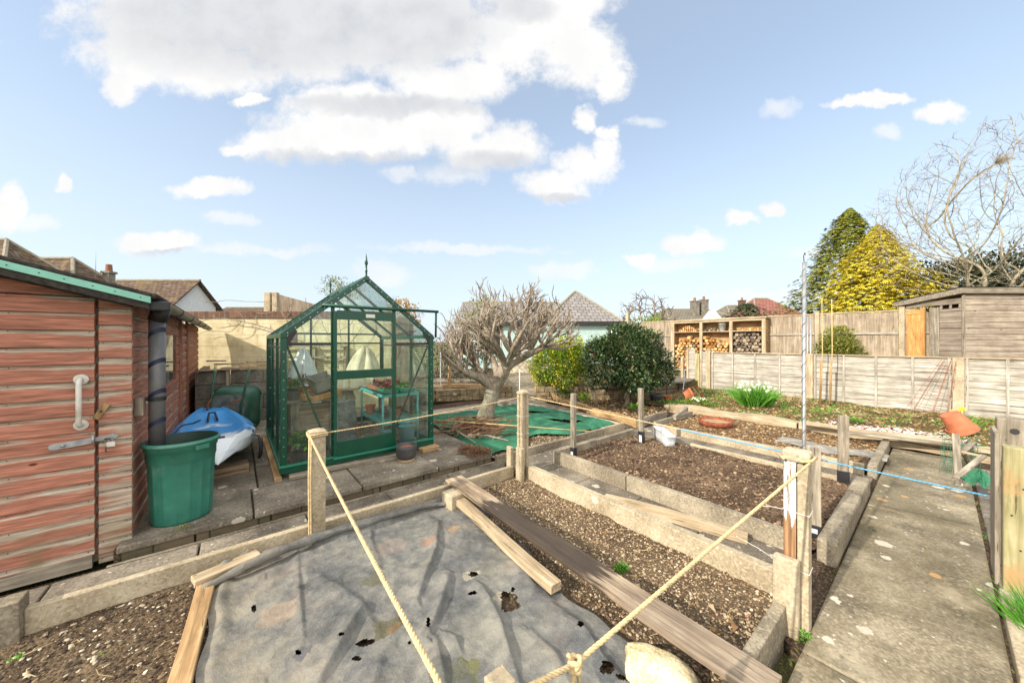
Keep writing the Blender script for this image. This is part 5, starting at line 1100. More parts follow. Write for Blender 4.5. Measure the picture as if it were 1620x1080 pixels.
for i, (pa, pb, n) in enumerate([(1125, 1274, 8), (1287, 1506, 8), (1526, 1800, 8)]):
    ya, yb = yX(pa, X1), yX(pb, X1); pn = fp('fence_panel', lap_panel(X1, ya, yb, .10, 1.17, n, seed=i), 'fence_y')
    bats = {0: [1128, 1159.5, 1195, 1234, 1271], 1: [1290, 1335, 1386, 1444, 1502], 2: [1530, 1594, 1680]}[i]
    for b in bats: y = yX(b, X1); mb = MB(); mb.box(X1 - .04, X1 - .019, y - .018, y + .018, .06, 1.175); part('batten', mb, 'fence_z', pn, bevel=.002)
    mb = MB(); mb.box(X1 - .045, X1 + .03, yb, ya, 1.178, 1.20); part('capping', mb, 'pale_y', pn, bevel=.002)
    mb = MB(); mb.box(X1 - .035, X1 + .01, yb, ya, -.03, .085); part('base_board', mb, 'pale_y', pn, bevel=.003)
def fpost(px0, px1, ztop, mat, cap=False, x=X1, nm='post', T=fp):
    ya, yb = yX(px0, x), yX(px1, x); mb = MB(); mb.box(x - .05, x + .06, yb, ya, -.1, ztop); p_ = T(nm, mb, mat, bevel=.006)
    if cap: mb = MB(); mb.box(x - .06, x + .07, yb - .01, ya + .01, ztop, ztop + .03); b = len(mb.V); part('cap', mb, 'pale_x', p_, bevel=.012)
fpost(1117.5, 1124.5, 1.24, 'pale_z', True); fpost(1274.5, 1286.5, 1.20, 'pale_z'); fpost(1506.5, 1525.5, 1.20, 'conc', nm='concrete_post')
fpost(1100.5, 1107.5, 1.14, 'green_wood'); fpost(1078, 1082, 1.02, 'pale_z')
for (pa, pb, zt) in ((1087, 1100, 1.28), (1108, 1117, 1.20)): pn = fp('narrow_panel', lap_panel(X1, yX(pa, X1), yX(pb, X1), .05, zt, 8, seed=9), 'fence_y'); mb = MB(); mb.box(X1 - .04, X1 - .02, yX(pa + 3, X1), yX(pa, X1), .05, zt + .02); part('batten', mb, 'pale_z', pn)
for px, zt in ((1277.5, 2.12), (1282.5, 2.08)):
    mb = MB(); y = yX(px, 10.96); mb.cyl((10.96, y, 0), (10.96, y, zt), .018, 10); t = thing('clothes_prop', 'pale grey metal pole rising behind the low fence, ' + ('left of the pair' if px < 1280 else 'right of the pair'), 'pole', (0, 0, 0)); part('pole', mb, 'galv', t, smooth=True)
# tall close-board fence
X2 = 13.8; TO = Vector((X2, yX(1003, X2), .33)); tf = thing('tall_fence', 'tall brown close-board fence with pale concrete posts and a capping rail', 'fence', TO)
def tp(name, mb, mat, parent=None, **k): return part(name, mb, mat, parent or tf, loc=(-TO if parent is None else (0, 0, 0)), **k)
for i, (pa, pb) in enumerate([(1003, 1064), (1064, 1150), (1150, 1289), (1297, 1421.5), (1432, 1520)]):
    ya, yb = yX(pa, X2), yX(pb, X2); mb = MB(); y = ya
    while y > yb + .01:
        w_ = random.uniform(.10, .125); y2 = max(yb, y - w_); o_ = random.uniform(0, .008); mb.box(X2 - .004 - o_, X2 + .012, y2 + .001, y + .004, .36 + random.uniform(0, .01), 2.30 + random.uniform(-.01, .01)); y = y2
    pn = tp('fence_panel', mb, 'tall_fence')
    mb = MB(); mb.box(X2 - .03, X2 + .03, yb, ya, 2.312, 2.345); part('capping', mb, 'pale_y', pn, bevel=.003)
    for z in (1.70, .95): mb = MB(); mb.box(X2 - .05, X2 - .0125, yb, ya, z, z + .045); part('rail', mb, 'fence_y', pn)
fpost(1289.5, 1296.5, 2.42, 'conc', x=X2, T=tp, nm='concrete_post'); fpost(1422, 1431.5, 2.42, 'conc', x=X2, T=tp, nm='concrete_post')
fpost(1001, 1004, 2.2, 'pale_z', x=X2, T=tp)
mb = MB(); p = W((993 - 810) / F * 13.2, 13.2); mb.box(-.05, .05, -.05, .05, 0, 2.6); t = thing('timber_post', 'tall timber post standing alone left of the brown fence', 'post', p); part('shaft', mb, 'pale_z', t, bevel=.005)
# log store
SX, SB = 13.35, 13.74; LO = Vector((SX, yX(1061, SX), .45)); ls = thing('log_store', 'open fronted timber log store with three bays and a shelf against the tall fence', 'log store', LO)
def lp(name, mb, mat, parent=None, **k): return part(name, mb, mat, parent or ls, loc=(-LO if parent is None else (0, 0, 0)), **k)
ups = [(1061, 1066.5), (1106.5, 1111), (1153.5, 1158.5), (1205, 1211)]; ys = [(yX(a, SX), yX(b, SX)) for a, b in ups]
for a, b in ys: mb = MB(); mb.box(SX, SX + .06, b, a, .42, 2.26); lp('upright', mb, 'pale_z', bevel=.004)
for a, b in ys: mb = MB(); mb.box(SX + .061, SB - .03, b + .03, b + .055, .45, 2.24); lp('divider', mb, 'tan_x')
mb = MB(); mb.box(SX - .03, SB + .0, ys[3][1] - .03, ys[0][0] + .03, 2.262, 2.32); lp('roof', mb, 'pale_y', bevel=.005)
mb = MB(); mb.box(SX - .001, SX + .05, ys[3][1], ys[0][0], 2.19, 2.259); lp('lintel', mb, 'pale_y', bevel=.003)
mb = MB(); mb.box(SB - .029, SB - .01, ys[3][1], ys[0][0], .45, 2.25); lp('back_boards', mb, 'tan_y')
mb = MB(); mb.box(SX - .04, SB - .03, ys[3][1], ys[0][0], .40, .448); lp('floor_boards', mb, 'pale_y')
for k in range(3): mb = MB(); mb.box(SX + .01, SB - .03, ys[k + 1][0] + .002, ys[k][1] - .002, 1.84, 1.87); lp('shelf', mb, 'pale_y')
def logmat(name, a, b, c):
    m, s = newmat(name); r = s.n('ShaderNodeObjectInfo').outputs['Random']; col_ = s.ramp(r, [(0, lin(*a)), (.5, lin(*b)), (1, lin(*c))])
    n = s.noise(s.obj((1, 1, 1)), 30, 4); fin(s, s.mix(s.math('MULTIPLY', s.step(n, .45, .7), .4), col_, lin(*[q * .5 for q in b])), .85, n, .5, .005); return m
M['log_fresh'] = logmat('fresh_cut_log', (150, 96, 48), (200, 152, 90), (224, 190, 136)); M['log_old'] = logmat('weathered_log', (84, 72, 60), (128, 112, 96), (170, 150, 122))
def logmesh(kind):
    mb = MB(); n = {0: 3, 1: 4, 2: 8, 3: 5}[kind]; P = []
    for i in range(n): a = 6.283 * i / n + random.uniform(-.2, .2); r = .062 * random.uniform(.8, 1.15); P.append((r * math.cos(a), r * math.sin(a)))
    V = [(x, p, q) for x in (0, .30) for p, q in P]; mb.add(V, [tuple(range(n - 1, -1, -1)), tuple(range(n, 2 * n))] + [(i, (i + 1) % n, n + (i + 1) % n, n + i) for i in range(n)]); return mb
protos = {}
def put_log(x, y, z, s_, mat, label, group, rx=None):
    k = (random.randrange(4), mat)
    if k not in protos:
        o = part('log', logmesh(k[0]), mat); protos[k] = o; o['category'] = 'log'
    else: o = protos[k].copy(); col.objects.link(o)
    o.location = (x, y, z); o.rotation_euler = (random.uniform(0, 6.28) if rx is None else rx, random.uniform(-.08, .08), random.uniform(-.12, .12)); o.scale = (1, s_, s_); o['label'] = label; o['group'] = group
def fill(bay, z0, z1fn, mat, label, group, s0=.95, dx=.118, old=0.0):
    ya, yb = ys[bay][1] - .07, ys[bay + 1][0] + .07; n = int((ya - yb) / dx); row = 0; z = z0
    while z < z0 + 2:
        for i in range(n + 1):
            y = ya - (ya - yb) * (i + (.5 if row % 2 else 0)) / n
            if y < yb or z > z1fn((ya - y) / (ya - yb)): continue
            put_log(SX + random.uniform(.0, .05), y + random.uniform(-.015, .015), z + random.uniform(-.012, .012), s0 * random.uniform(.85, 1.2), 'log_old' if random.random() < old else mat, label, group)
        z += dx * .86; row += 1
fill(0, .52, lambda u: 1.50 + .14 * math.sin(u * 2.6) - .12 * (u < .12), 'log_fresh', 'split log in the heap filling the lower left bay of the log store', 'logs in the lower left bay', old=.12)
fill(1, 1.02, lambda u: 1.66 - .22 * u, 'log_fresh', 'split log in the heap filling the lower middle bay of the log store', 'logs in the lower middle bay', old=.05)
fill(2, 1.02, lambda u: 1.78, 'log_old', 'weathered grey log stacked in the lower right bay of the log store', 'logs in the lower right bay', old=1)
for row in range(4):
    for i in range(9 - row * 2): 
        put_log(SX + .05, ys[0][1] - .18 - .075 * (i + row) - .0, 1.90 + row * .055, .58, 'log_fresh', 'small split stick in the pile on the upper left shelf of the log store', 'sticks on the upper left shelf')
for i in range(9): put_log(SX + .05, ys[2][1] - .22 - .072 * i, 1.905, .62, 'log_fresh', 'small log in the row on the upper right shelf of the log store', 'logs on the upper right shelf')
for i in range(7): put_log(SX + .06, ys[1][1] - .08 - .07 * i, 1.905 + .04 * (i % 2), .6, 'log_old', 'dark log on the left of the upper middle shelf of the log store', 'dark logs on the upper middle shelf')
t = thing('white_bucket', 'speckled white bucket on the upper middle shelf of the log store', 'bucket', (SX + .12, ys[1][1] - .62, 1.872)); mb = MB(); mb.lathe([(.085, 0), (.115, .25), (.122, .25), (.122, .262), (.10, .25), (.08, .02), (0, .02)], 24); part('body', mb, 'enamel', t, smooth=True)
# small grey shed on the right
SQ = W(10.44, 8.0, .33); gs = thing('grey_shed', 'weathered grey timber shed with an orange door standing open on the right', 'shed', SQ, RZ)
def lb(mb, x0, x1, z0, z1, ph=0, y=0, pt=.135):
    z = z0
    while z < z1 - .01: zt = min(z + pt, z1); mb.add([(x0, y - .012, z), (x1, y - .012, z), (x1, y, zt), (x0, y, zt), (x0, y, z), (x1, y, z)], [(0, 1, 2, 3), (1, 0, 4, 5), (0, 3, 4), (1, 5, 2)]); z += pt
mb = MB(); lb(mb, .0, 4.2, .0, 2.25); part('front_cladding', mb, 'shed_grey', gs)
mb = MB(); mb.box(-.004, .05, -.03, -.0125, 0, 2.25); part('corner_trim', mb, 'wood_z', gs)
def dpx(px): return 10.44 / ((px - 810) / F) - 8.0
sm = MB(); TS = Matrix.Rotation(R_(90), 4, 'Z')
def sideclad(pa, pb, z0, z1, par=gs, mat='shed_grey', nm='side_cladding'):
    mb = MB(); a, b = dpx(pb), dpx(pa); z = z0
    while z < z1 - .01: zt = min(z + .135, z1); mb.add([(-.012, a, z), (-.012, b, z), (0, b, zt), (0, a, zt), (0, a, z), (0, b, z)], [(3, 2, 1, 0), (0, 1, 5, 4), (0, 4, 3), (1, 2, 5)]); z += .135
    return part(nm, mb, mat, par)
M['shed_grey_y'] = wood('grey_shed_wood_y', (100, 88, 76), (140, 126, 110), (168, 154, 138), axis=1, k=.6)
sideclad(1487, 1521, 0, 1.95, mat='shed_grey_y'); sideclad(1487, 1491, 1.95, 2.05, mat='shed_grey_y'); sideclad(1502, 1506, 1.95, 2.05, mat='shed_grey_y'); sideclad(1517, 1521, 1.95, 2.05, mat='shed_grey_y'); sideclad(1434, 1521, 2.05, 2.18, mat='shed_grey_y'); sideclad(1425, 1441, 0, 2.05, mat='shed_grey_y')
mb = MB(); mb.box(-.016, .01, dpx(1486.5), dpx(1471), 0, 2.0); part('closed_door', mb, 'wood_z', gs, bevel=.004)
mb = MB(); a, b = dpx(1457), dpx(1437); mb.box(0, .02, 0, .25, 0, 1.98); d_ = part('open_door', mb, 'orange_wood', gs, loc=(-.02, a, 0), rot=(0, 0, .35), bevel=.004)
mb = MB(); mb.add([(-.015, .02, .62), (-.015, .08, .62), (-.015, .24, 1.85), (-.015, .18, 1.85), (0, .02, .62), (0, .08, .62), (0, .24, 1.85), (0, .18, 1.85)], [(3, 2, 1, 0), (0, 1, 5, 4), (2, 3, 7, 6), (1, 2, 6, 5), (0, 4, 7, 3)]); part('brace', mb, 'orange_wood', d_)
for z in (.60, 1.87): mb = MB(); mb.box(-.018, -.001, .0, .25, z, z + .07); part('ledge', mb, 'orange_wood', d_)
mb = MB(); mb.box(-.03, .01, dpx(1463.5), dpx(1457.5), 0, 2.02); part('door_frame', mb, 'orange_wood', gs)
mb = MB(); mb.box(.3, .5, dpx(1473), dpx(1462), 1.35, 1.62); mb.box(.3, .45, dpx(1473), dpx(1462), .75, .9); part('blue_crates', mb, 'blue', gs)
mb = MB(); mb.box(.25, .6, dpx(1476), dpx(1455), 1.05, 1.10); mb.box(.25, .6, dpx(1476), dpx(1455), .3, .5); part('shelf', mb, 'white_plastic', gs)
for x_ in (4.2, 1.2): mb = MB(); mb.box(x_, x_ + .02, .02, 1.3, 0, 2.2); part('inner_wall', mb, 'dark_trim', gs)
mb = MB(); V = [(-.10, -.08, 2.28), (4.4, -.08, 2.28), (4.4, 1.35, 2.10), (-.10, 1.35, 2.10), (-.10, -.08, 2.41), (4.4, -.08, 2.41), (4.4, 1.35, 2.22), (-.10, 1.35, 2.22)]; mb.add(V, [(3, 2, 1, 0), (4, 5, 6, 7), (0, 1, 5, 4), (1, 2, 6, 5), (2, 3, 7, 6), (3, 0, 4, 7)]); part('fascia', mb, 'wood_x', gs, bevel=.004)
mb = MB(); mb.add([(x * 1.0 + (-.01 if x < 0 else .01), y + (-.01 if y < 0 else .01), z + .134 * (z < 2.3) * 0 + (.132 if i < 4 else .15)) for i, (x, y, z) in enumerate([V[0], V[1], V[2], V[3], (V[0][0], V[0][1], 2.28), (V[1][0], V[1][1], 2.28), (V[2][0], V[2][1], 2.10), (V[3][0], V[3][1], 2.10)])], [(3, 2, 1, 0), (4, 5, 6, 7), (0, 1, 5, 4), (1, 2, 6, 5), (2, 3, 7, 6), (3, 0, 4, 7)]); part('roof_felt', mb, 'felt', gs)
# right-hand timber fence posts
t = thing('timber_gate_post', 'thick greenish timber post at the right edge beside the path', 'post', (3.66, -.33, 0)); mb = MB(); mb.box(0, .09, -.03, .09, -.1, .86); part('shaft', mb, 'green_wood', t, bevel=.006)
for k, (z, dy) in enumerate([(.62, .02), (.45, .06), (.25, .03)]): mb = MB(); mb.cyl((-.001, dy, z), (-.004, dy, z), .005, 8); part('bolt_head', mb, 'dark_iron', t)
t = thing('fence_board', 'grey upright board at the right edge of the picture beside the green post', 'board', (3.54, -.365, 0)); mb = MB(); mb.box(-.10, .018, -.03, .0, -.05, .86); part('board', mb, 'wood_z', t, bevel=.004)
t = thing('timber_gate_post', 'shorter grey timber post with a dark rotten hole behind the greenish post', 'post', (4.05, -.36, 0)); mb = MB(); mb.box(0, .10, 0, .12, -.1, .98); part('shaft', mb, 'wood_z', t, bevel=.006); mb = MB(); mb.cyl((-.002, .05, .90), (-.003, .05, .90), .02, 10); part('rotten_hole', mb, 'dark_trim', t)
mb = MB(); mb.box(3.75, 4.05, -.235, -.215, -.05, .92); tag(part('fence_board', mb, 'wood_z', bevel=.003), 'thin grey board edge on between the two right-hand timber posts', 'board')
board(2.0, 2.62, -.285, -.225, -.08, .035, 'pale concrete edging kerb right of the path, nearest the camera', mat='conc', cat='kerb', name='kerb')
board(2.64, 3.52, -.275, -.215, -.08, .045, 'pale concrete edging kerb right of the path, farther length beside the grass clump', mat='conc', cat='kerb', name='kerb')
sheet('soil', 1.6, 8, -3, -.29, soilz(-.03, .02, 40), .1, 'soil_dark')
# ================================================================ TREES BY SPACE COLONISATION
def colonize(nodes, par, att, D, di, dk, iters, trop=(0, 0, .0), inert=.45, rej=None):
    P = [np.array(p, float) for p in nodes]; par = list(par); att = np.array(att, float)
    N = len(att); bd = np.full(N, 1e9); bi = np.zeros(N, int); alive = np.ones(N, bool)
    def upd(k0):
        for k in range(k0, len(P)):
            d = np.linalg.norm(att - P[k], axis=1); m = d < bd; bd[m] = d[m]; bi[m] = k
    upd(0); trop = np.array(trop)
    for it in range(iters):
        act = alive & (bd < di)
        if not act.any(): break
        k0 = len(P); acc = {}
        for a in np.where(act)[0]: v = att[a] - P[bi[a]]; acc.setdefault(bi[a], []).append(v / (np.linalg.norm(v) + 1e-9))
        for k, vs in acc.items():
            v = np.mean(vs, 0); v = v / (np.linalg.norm(v) + 1e-9) + trop + rng.normal(0, .09, 3)
            if par[k] >= 0: v = v + inert * (P[k] - P[par[k]]) / (np.linalg.norm(P[k] - P[par[k]]) + 1e-9)
            v /= np.linalg.norm(v) + 1e-9; q = P[k] + v * D
            if par[k] >= 0 and np.linalg.norm(q - P[par[k]]) < D * .35: continue
            if rej and rej(q): continue
            P.append(q); par.append(k)
        if len(P) == k0: break
        upd(k0); alive &= bd > dk
    return P, par
def tree_mesh(P, par, tip, ex, fixed=None, rmax=9, sides=(4, 6, 9), wob=0):
    n = len(P); ch = [[] for _ in range(n)]
    for i, p in enumerate(par):
        if p >= 0: ch[p].append(i)
    r = [0.0] * n
    for i in range(n - 1, -1, -1):
        r[i] = tip if not ch[i] else (sum(r[c] ** ex for c in ch[i])) ** (1 / ex); r[i] = min(r[i], rmax)
    if fixed:
        for i, v in fixed.items(): r[i] = max(r[i], v) if v > 0 else r[i]
    mb = MB(); st = [0]; done = set()
    stack = [(0, None)]
    while stack:
        i, frm = stack.pop(); chain = ([frm] if frm is not None else []) + [i]
        rr = ([min(r[frm], r[i] * 1.25)] if frm is not None else []) + [r[i]]
        while ch[i]:
            c = sorted(ch[i], key=lambda q: -r[q]); nx = c[0]
            for o_ in c[1:]: stack.append((o_, i))
            chain.append(nx); rr.append(r[nx]); i = nx
        if len(chain) > 1: m = max(rr); rr[-1] = rr[-1] * .6; mb.tube([Vector(P[k]) for k in chain], rr, sides[0] if m < .02 else sides[1] if m < .06 else sides[2])
    return mb
def bark(name, a, b, c, k=1):
    m, s = newmat(name); v = s.obj((1, 1, 1), False); n = s.noise(v, 5 * k, 6, .65); n2 = s.noise(s.vm('MULTIPLY', v, (1, 1, .3)), 26 * k, 5, .6)
    f = s.math('ADD', s.math('MULTIPLY', n, .6), s.math('MULTIPLY', n2, .4)); cc = s.ramp(f, [(.36, lin(*a)), (.5, lin(*b)), (.64, lin(*c))])
    cc = s.mix(s.math('MULTIPLY', s.step(s.noise(v, 9 * k, 4), .6, .68), .5), cc, lin(146, 96, 58)); fin(s, cc, .85, f, .6, .01, .2); return m
M['fig_bark'] = bark('fig_bark', (98, 87, 74), (142, 129, 112), (178, 165, 147)); M['grey_bark'] = bark('grey_bark', (112, 102, 84), (152, 142, 120), (182, 172, 148), .4); M['dark_twig'] = bark('dark_twig', (84, 70, 58), (118, 102, 86), (146, 130, 112), 1)
def fig():
    N = []; par = []; fx = {}
    def add(p, pr, r): N.append(p); par.append(pr); fx[len(N) - 1] = r; return len(N) - 1
    def limb(start, pts):
        k = start
        for (px, py, d, r) in pts: 
            a = np.array(N[k]); b = np.array(at(px, py, d)); n = max(1, int(np.linalg.norm(b - a) / .09)); r0 = fx[k] if k != start else r * 1.15
            for i in range(1, n + 1): k = add(tuple(a + (b - a) * i / n), k, r0 + (r - r0) * i / n)
        return k
    k = add(at(766, 668, 6.3), -1, .175); k = limb(k, [(768, 655, 6.3, .15), (775, 635, 6.3, .128)]); tr = limb(k, [(780, 615, 6.3, .125)]); mid = limb(tr, [(790, 598, 6.3, .125)]); top = limb(mid, [(800, 580, 6.25, .115)])
    e1 = limb(tr, [(760, 597, 6.2, .08), (745, 592, 6.0, .065), (732, 588, 5.85, .05)]); limb(e1, [(712, 572, 5.6, .028), (700, 560, 5.5, .018)]); limb(e1, [(722, 568, 5.9, .03), (712, 540, 6.0, .018)]); limb(e1, [(716, 590, 6.3, .026), (702, 585, 6.6, .014)]); limb(e1, [(722, 560, 6.5, .026), (708, 520, 6.8, .014)]); limb(tr, [(755, 580, 6.7, .05), (735, 555, 7.0, .03), (722, 530, 7.2, .016)])
    e2 = limb(mid, [(778, 565, 6.6, .062), (768, 540, 6.9, .045)]); limb(e2, [(745, 520, 7.1, .02)]); limb(e2, [(765, 500, 7.0, .02)])
    e3 = limb(top, [(790, 555, 5.9, .06), (778, 535, 5.6, .04)]); limb(e3, [(760, 500, 5.5, .018)]); limb(e3, [(785, 500, 5.5, .018)])
    e4 = limb(top, [(812, 555, 6.2, .06), (820, 530, 6.3, .045)]); limb(e4, [(812, 500, 6.4, .02)]); limb(e4, [(835, 500, 6.2, .02)])
    e5 = limb(top, [(826, 565, 6.2, .075), (845, 556, 6.0, .055), (862, 548, 5.9, .042)]); limb(e5, [(900, 540, 5.7, .022), (915, 525, 5.7, .014)]); limb(e5, [(875, 520, 6.1, .022), (885, 490, 6.2, .014)]); limb(e5, [(870, 535, 5.5, .02)]); limb(e5, [(885, 552, 6.3, .026), (912, 545, 6.5, .014)]); limb(e5, [(880, 530, 6.5, .024), (905, 500, 6.7, .014)]); limb(top, [(830, 545, 6.8, .045), (850, 515, 7.1, .024), (870, 480, 7.2, .013)]); limb(top, [(815, 545, 5.6, .04), (835, 510, 5.3, .02)])
    P = [np.array(p) for p in N]; pr = list(par); base_n = len(P); c0 = np.array(W(-.03, 6.3, 1.0)); Lh, Rh = np.array([LX, LY, 0]), np.array([RX, RY, 0])
    def ok(p, lm=1.0):
        v = p - c0; a, b, z = v @ Rh, v @ Lh, v[2]; lim = lm + .12 * math.sin(a * 6 + b * 4) + .08 * math.sin(a * 15 - b * 9)
        if p[2] < .62 or (a > -.35 and p[2] < 1.12 - .12 * min(1, max(0, a))): return False
        return (a / 1.50) ** 2 + (b / 1.25) ** 2 + (z / (1.50 if z > 0 else .9)) ** 2 < lim
    def grow(k, d, L, lev):
        lm = random.choice([.6, .8, .95, 1.1, 1.25])
        n = max(2, int(L / .052)); d = d / np.linalg.norm(d)
        for i in range(n):
            out = P[k] - c0; out /= np.linalg.norm(out) + 1e-6; d = d + rng.normal(0, .15, 3) + np.array([0, 0, .045]) + out * .04; d /= np.linalg.norm(d); q = P[k] + d * .052
            if not ok(q, lm): return
            P.append(q); pr.append(k); k = len(P) - 1
            if lev > 0 and i > 0 and random.random() < .16: kick(k, d, L * .55, lev - 1, .9)
        if lev > 0:
            m = random.choice([2, 2, 3]); 
            for j in range(m): kick(k, d, L * random.uniform(.62, .9), lev - 1, .7)
    def kick(k, d, L, lev, ang):
        r = rng.normal(0, 1, 3); r -= d * (r @ d); r /= np.linalg.norm(r) + 1e-6; r[2] = r[2] * .7 + .12; grow(k, d + r * ang * random.uniform(.7, 1.2), L, lev)
    ch0 = set(pr)
    for k in range(14, base_n):
        tipn = k not in ch0; rad_ = fx.get(k, .05); d = P[k] - P[pr[k]]; d /= np.linalg.norm(d) + 1e-6
        if tipn: [kick(k, d, .50, 4, .95) for _ in range(4)]
        elif rad_ < .085 and random.random() < .55: r = rng.normal(0, 1, 3); r -= d * (r @ d); r /= np.linalg.norm(r); r[2] = abs(r[2]); grow(k, d * .35 + r + (P[k] - c0) * .3, random.uniform(.3, .5), random.choice([3, 3, 4]))
    t = thing('fig_tree', 'bare pale fig tree with a dense tangle of stubby branches over the green netting', 'tree', P[0])
    o = part('trunk', tree_mesh(P, pr, .0068, 2.55, fx, .13), 'fig_bark', t, smooth=True, loc=[-q for q in P[0]])
fig()
def bare(label, base, h, spread, att_n, step, tip, mat, trunks, d_in=3, cat='tree', name='bare_tree', ex=2.3, lo=.35, zsq=1.0, kill=1.5):
    N = [tuple(base)]; par = [-1]
    for tx, ty, tz in trunks:
        k = 0; a = np.array(base); b = a + np.array([tx, ty, tz]); n = max(2, int(np.linalg.norm(b - a) / step))
        for i in range(1, n + 1): N.append(tuple(a + (b - a) * i / n + np.array([math.sin(i * 1.1) * .04, math.cos(i) * .04, 0]) * step * 3)); par.append(k); k = len(N) - 1
    att = []; c = np.array(base) + np.array([0, 0, h * (1 + lo) / 2]); hz_ = h * (1 - lo) / 2
    while len(att) < att_n:
        d = rdir(-1); q = random.uniform(.2, 1) ** .5; att.append(c + np.array([d.x * spread * q, d.y * spread * q, d.z * hz_ * q]))
    P, pr = colonize(N, par, att, step, step * 9, step * kill, 90, (0, 0, .10), .9)
    n0 = len(P); has = set(pr)
    for i in range(len(trunks) + 4, n0):
        if i not in has or random.random() < .22:
            d0 = np.array(P[i]) - np.array(P[pr[i]]); d0 /= np.linalg.norm(d0) + 1e-6
            for _ in range(3 if i not in has else 1):
                v = d0 + rng.normal(0, .5, 3) + np.array([0, 0, .2]); v /= np.linalg.norm(v); k = i; b = np.array(P[i])
                for q in range(random.choice([2, 3, 4])): v = v + rng.normal(0, .15, 3); b = b + v / np.linalg.norm(v) * step * .7; P.append(b); pr.append(k); k = len(P) - 1
    t = thing(name, label, cat, base); part('branches', tree_mesh(P, pr, tip, ex, None, h * .0095, (3, 5, 8)), mat, t, smooth=True, loc=[-q for q in base]); return t
b0 = W((1572 - 810) / F * 12.5, 12.5, .3)
bare('tall bare tree with pale upright limbs rising behind the grey shed', b0, 9.0, 3.4, 2600, .16, .0042, 'grey_bark', [(-.9 * RX, -.9 * RY, 3.2), (.1, .2, 3.6), (.7 * RX, .7 * RY, 3.4), (-.3, -.5, 3.0)], lo=.25, ex=2.7)
bare('small bare tree on the skyline right of the slate roofed bungalow', W(12.0, 31, 0), 5.6, 2.6, 260, .3, .02, 'dark_twig', [(.1, 0, 2.0)], lo=.3)
def spal():
    t = W(-5.6, 6.95, 0)
    def wall_att(l0, l1, z0, z1, n, d0): return [W(random.uniform(l0, l1), d0 + random.uniform(-.08, .08), random.uniform(z0, z1)) for _ in range(n)]
    for (l0, l1, z0, z1, n, lab, base, stem) in [(-6.55, -4.1, 1.6, 2.45, 230, 'bare climbing stems trained along the top of the yellow wall', -4.6, 1.7), (-4.2, -2.75, 1.0, 2.1, 260, 'bare fan trained shrub against the yellow wall seen through the greenhouse', -3.6, 1.0)]:
        b = W(base, 7.1, .1); N = [b]; par = [-1]; k = 0
        for i in range(1, 9): N.append(W(base + .03 * math.sin(i), 7.1, .1 + stem * i / 8)); par.append(k); k = len(N) - 1
        P, pr = colonize(N, par, wall_att(l0, l1, z0, z1, n, 7.1), .09, .9, .15, 60, (0, 0, .05)); t = thing('climbing_shrub', lab, 'shrub', b); part('stems', tree_mesh(P, pr, .006, 2.4, None, .04, (3, 5, 6)), 'fig_bark', t, smooth=True, loc=[-q for q in b])
spal()
# ---------------------------------------------------------------- leafy crowns
def crown(mb, c, rx, ry, rz__, n, L, w_, seed=0, lump=.22, shell=.55, flat=None, up=.2, fr=4.0, bot=-.9):
    c = Vector(c)
    for _ in range(n):
        d = rdir(bot); nz = 1 + lump * (math.sin(d.x * fr + seed) * math.cos(d.y * fr * 1.1 + seed * 2) + .7 * math.sin(d.z * fr * 1.3 + d.x * 3 + seed) + .5 * math.sin(d.x * fr * 2.7 + d.z * fr * 2.3 + seed * 3) * math.cos(d.y * fr * 2.5))
        q = (shell + (1 - shell) * random.random() ** .6) * nz
        p = c + Vector((d.x * rx, d.y * ry, d.z * rz__)) * q; leaf(mb, p, (d + rdir() * .8 + Vector((0, 0, up))), L * random.uniform(.6, 1.3), w_ * random.uniform(.7, 1.2), bend=random.uniform(-.3, .5))
def shrub(name, label, base, blobs_, mat, L, w_, n, cat='shrub', trunk=None, extra=None, **k):
    t = thing(name, label, cat, base); mb = MB()
    for i, (dx, dy, dz, rx, ry, rz__) in enumerate(blobs_):
        x, y = dx * RX + dy * LX, dx * RY + dy * LY; crown(mb, (x, y, dz), rx, ry, rz__, int(n * rx * rz__ / sum(b[3] * b[5] for b in blobs_)), L, w_, seed=i * 1.7 + dx, **k)
    part('crown', mb, mat, t)
    if trunk:
        mb = MB()
        for (a, b, r0, r1) in trunk: mb.tube([a, Vector(a).lerp(Vector(b), .5) + Vector((.02, .01, 0)), b], [r0, (r0 + r1) / 2, r1], 8)
        part('trunk', mb, 'grey_bark', t, smooth=True)
    for e in extra or []:
        mb = MB()
        for i, (dx, dy, dz, rx, ry, rz__) in enumerate(blobs_): crown(mb, (dx * RX + dy * LX, dx * RY + dy * LY, dz), rx * 1.02, ry * 1.02, rz__ * 1.02, e[2] // len(blobs_), e[3], e[4], seed=i * 1.7 + dx, shell=.9, **{q: v for q, v in k.items() if q != 'shell'})
        e_ = part(e[0], mb, e[1], t); e_['kind'] = 'stuff'
    return t
M['leaf_dark'] = islands('glossy_dark_leaves', [(0, (42, 58, 36)), (.5, (68, 92, 54)), (.85, (104, 126, 78)), (.96, (144, 150, 88)), (1, (136, 80, 60))], .28, .6, trans=.08)
M['leaf_yellowgreen'] = islands('yellow_green_leaves', [(0, (66, 104, 26)), (.5, (112, 148, 40)), (1, (176, 186, 70))], .5, trans=.3)
M['flower_yellow'] = islands('yellow_flowers', [(0, (226, 190, 30)), (1, (244, 218, 70))], .6, trans=.3)
M['flower_white'] = islands('white_flowers', [(0, (226, 226, 206)), (1, (244, 240, 226))], .6, trans=.3)
M['flower_pink'] = islands('pink_flowers', [(0, (186, 90, 90)), (1, (220, 150, 140))], .6, trans=.2)
M['conifer_gold'] = islands('golden_conifer', [(0, (120, 120, 30)), (.3, (184, 170, 40)), (.7, (224, 202, 58)), (1, (238, 222, 100))], .65, .2, trans=.25)
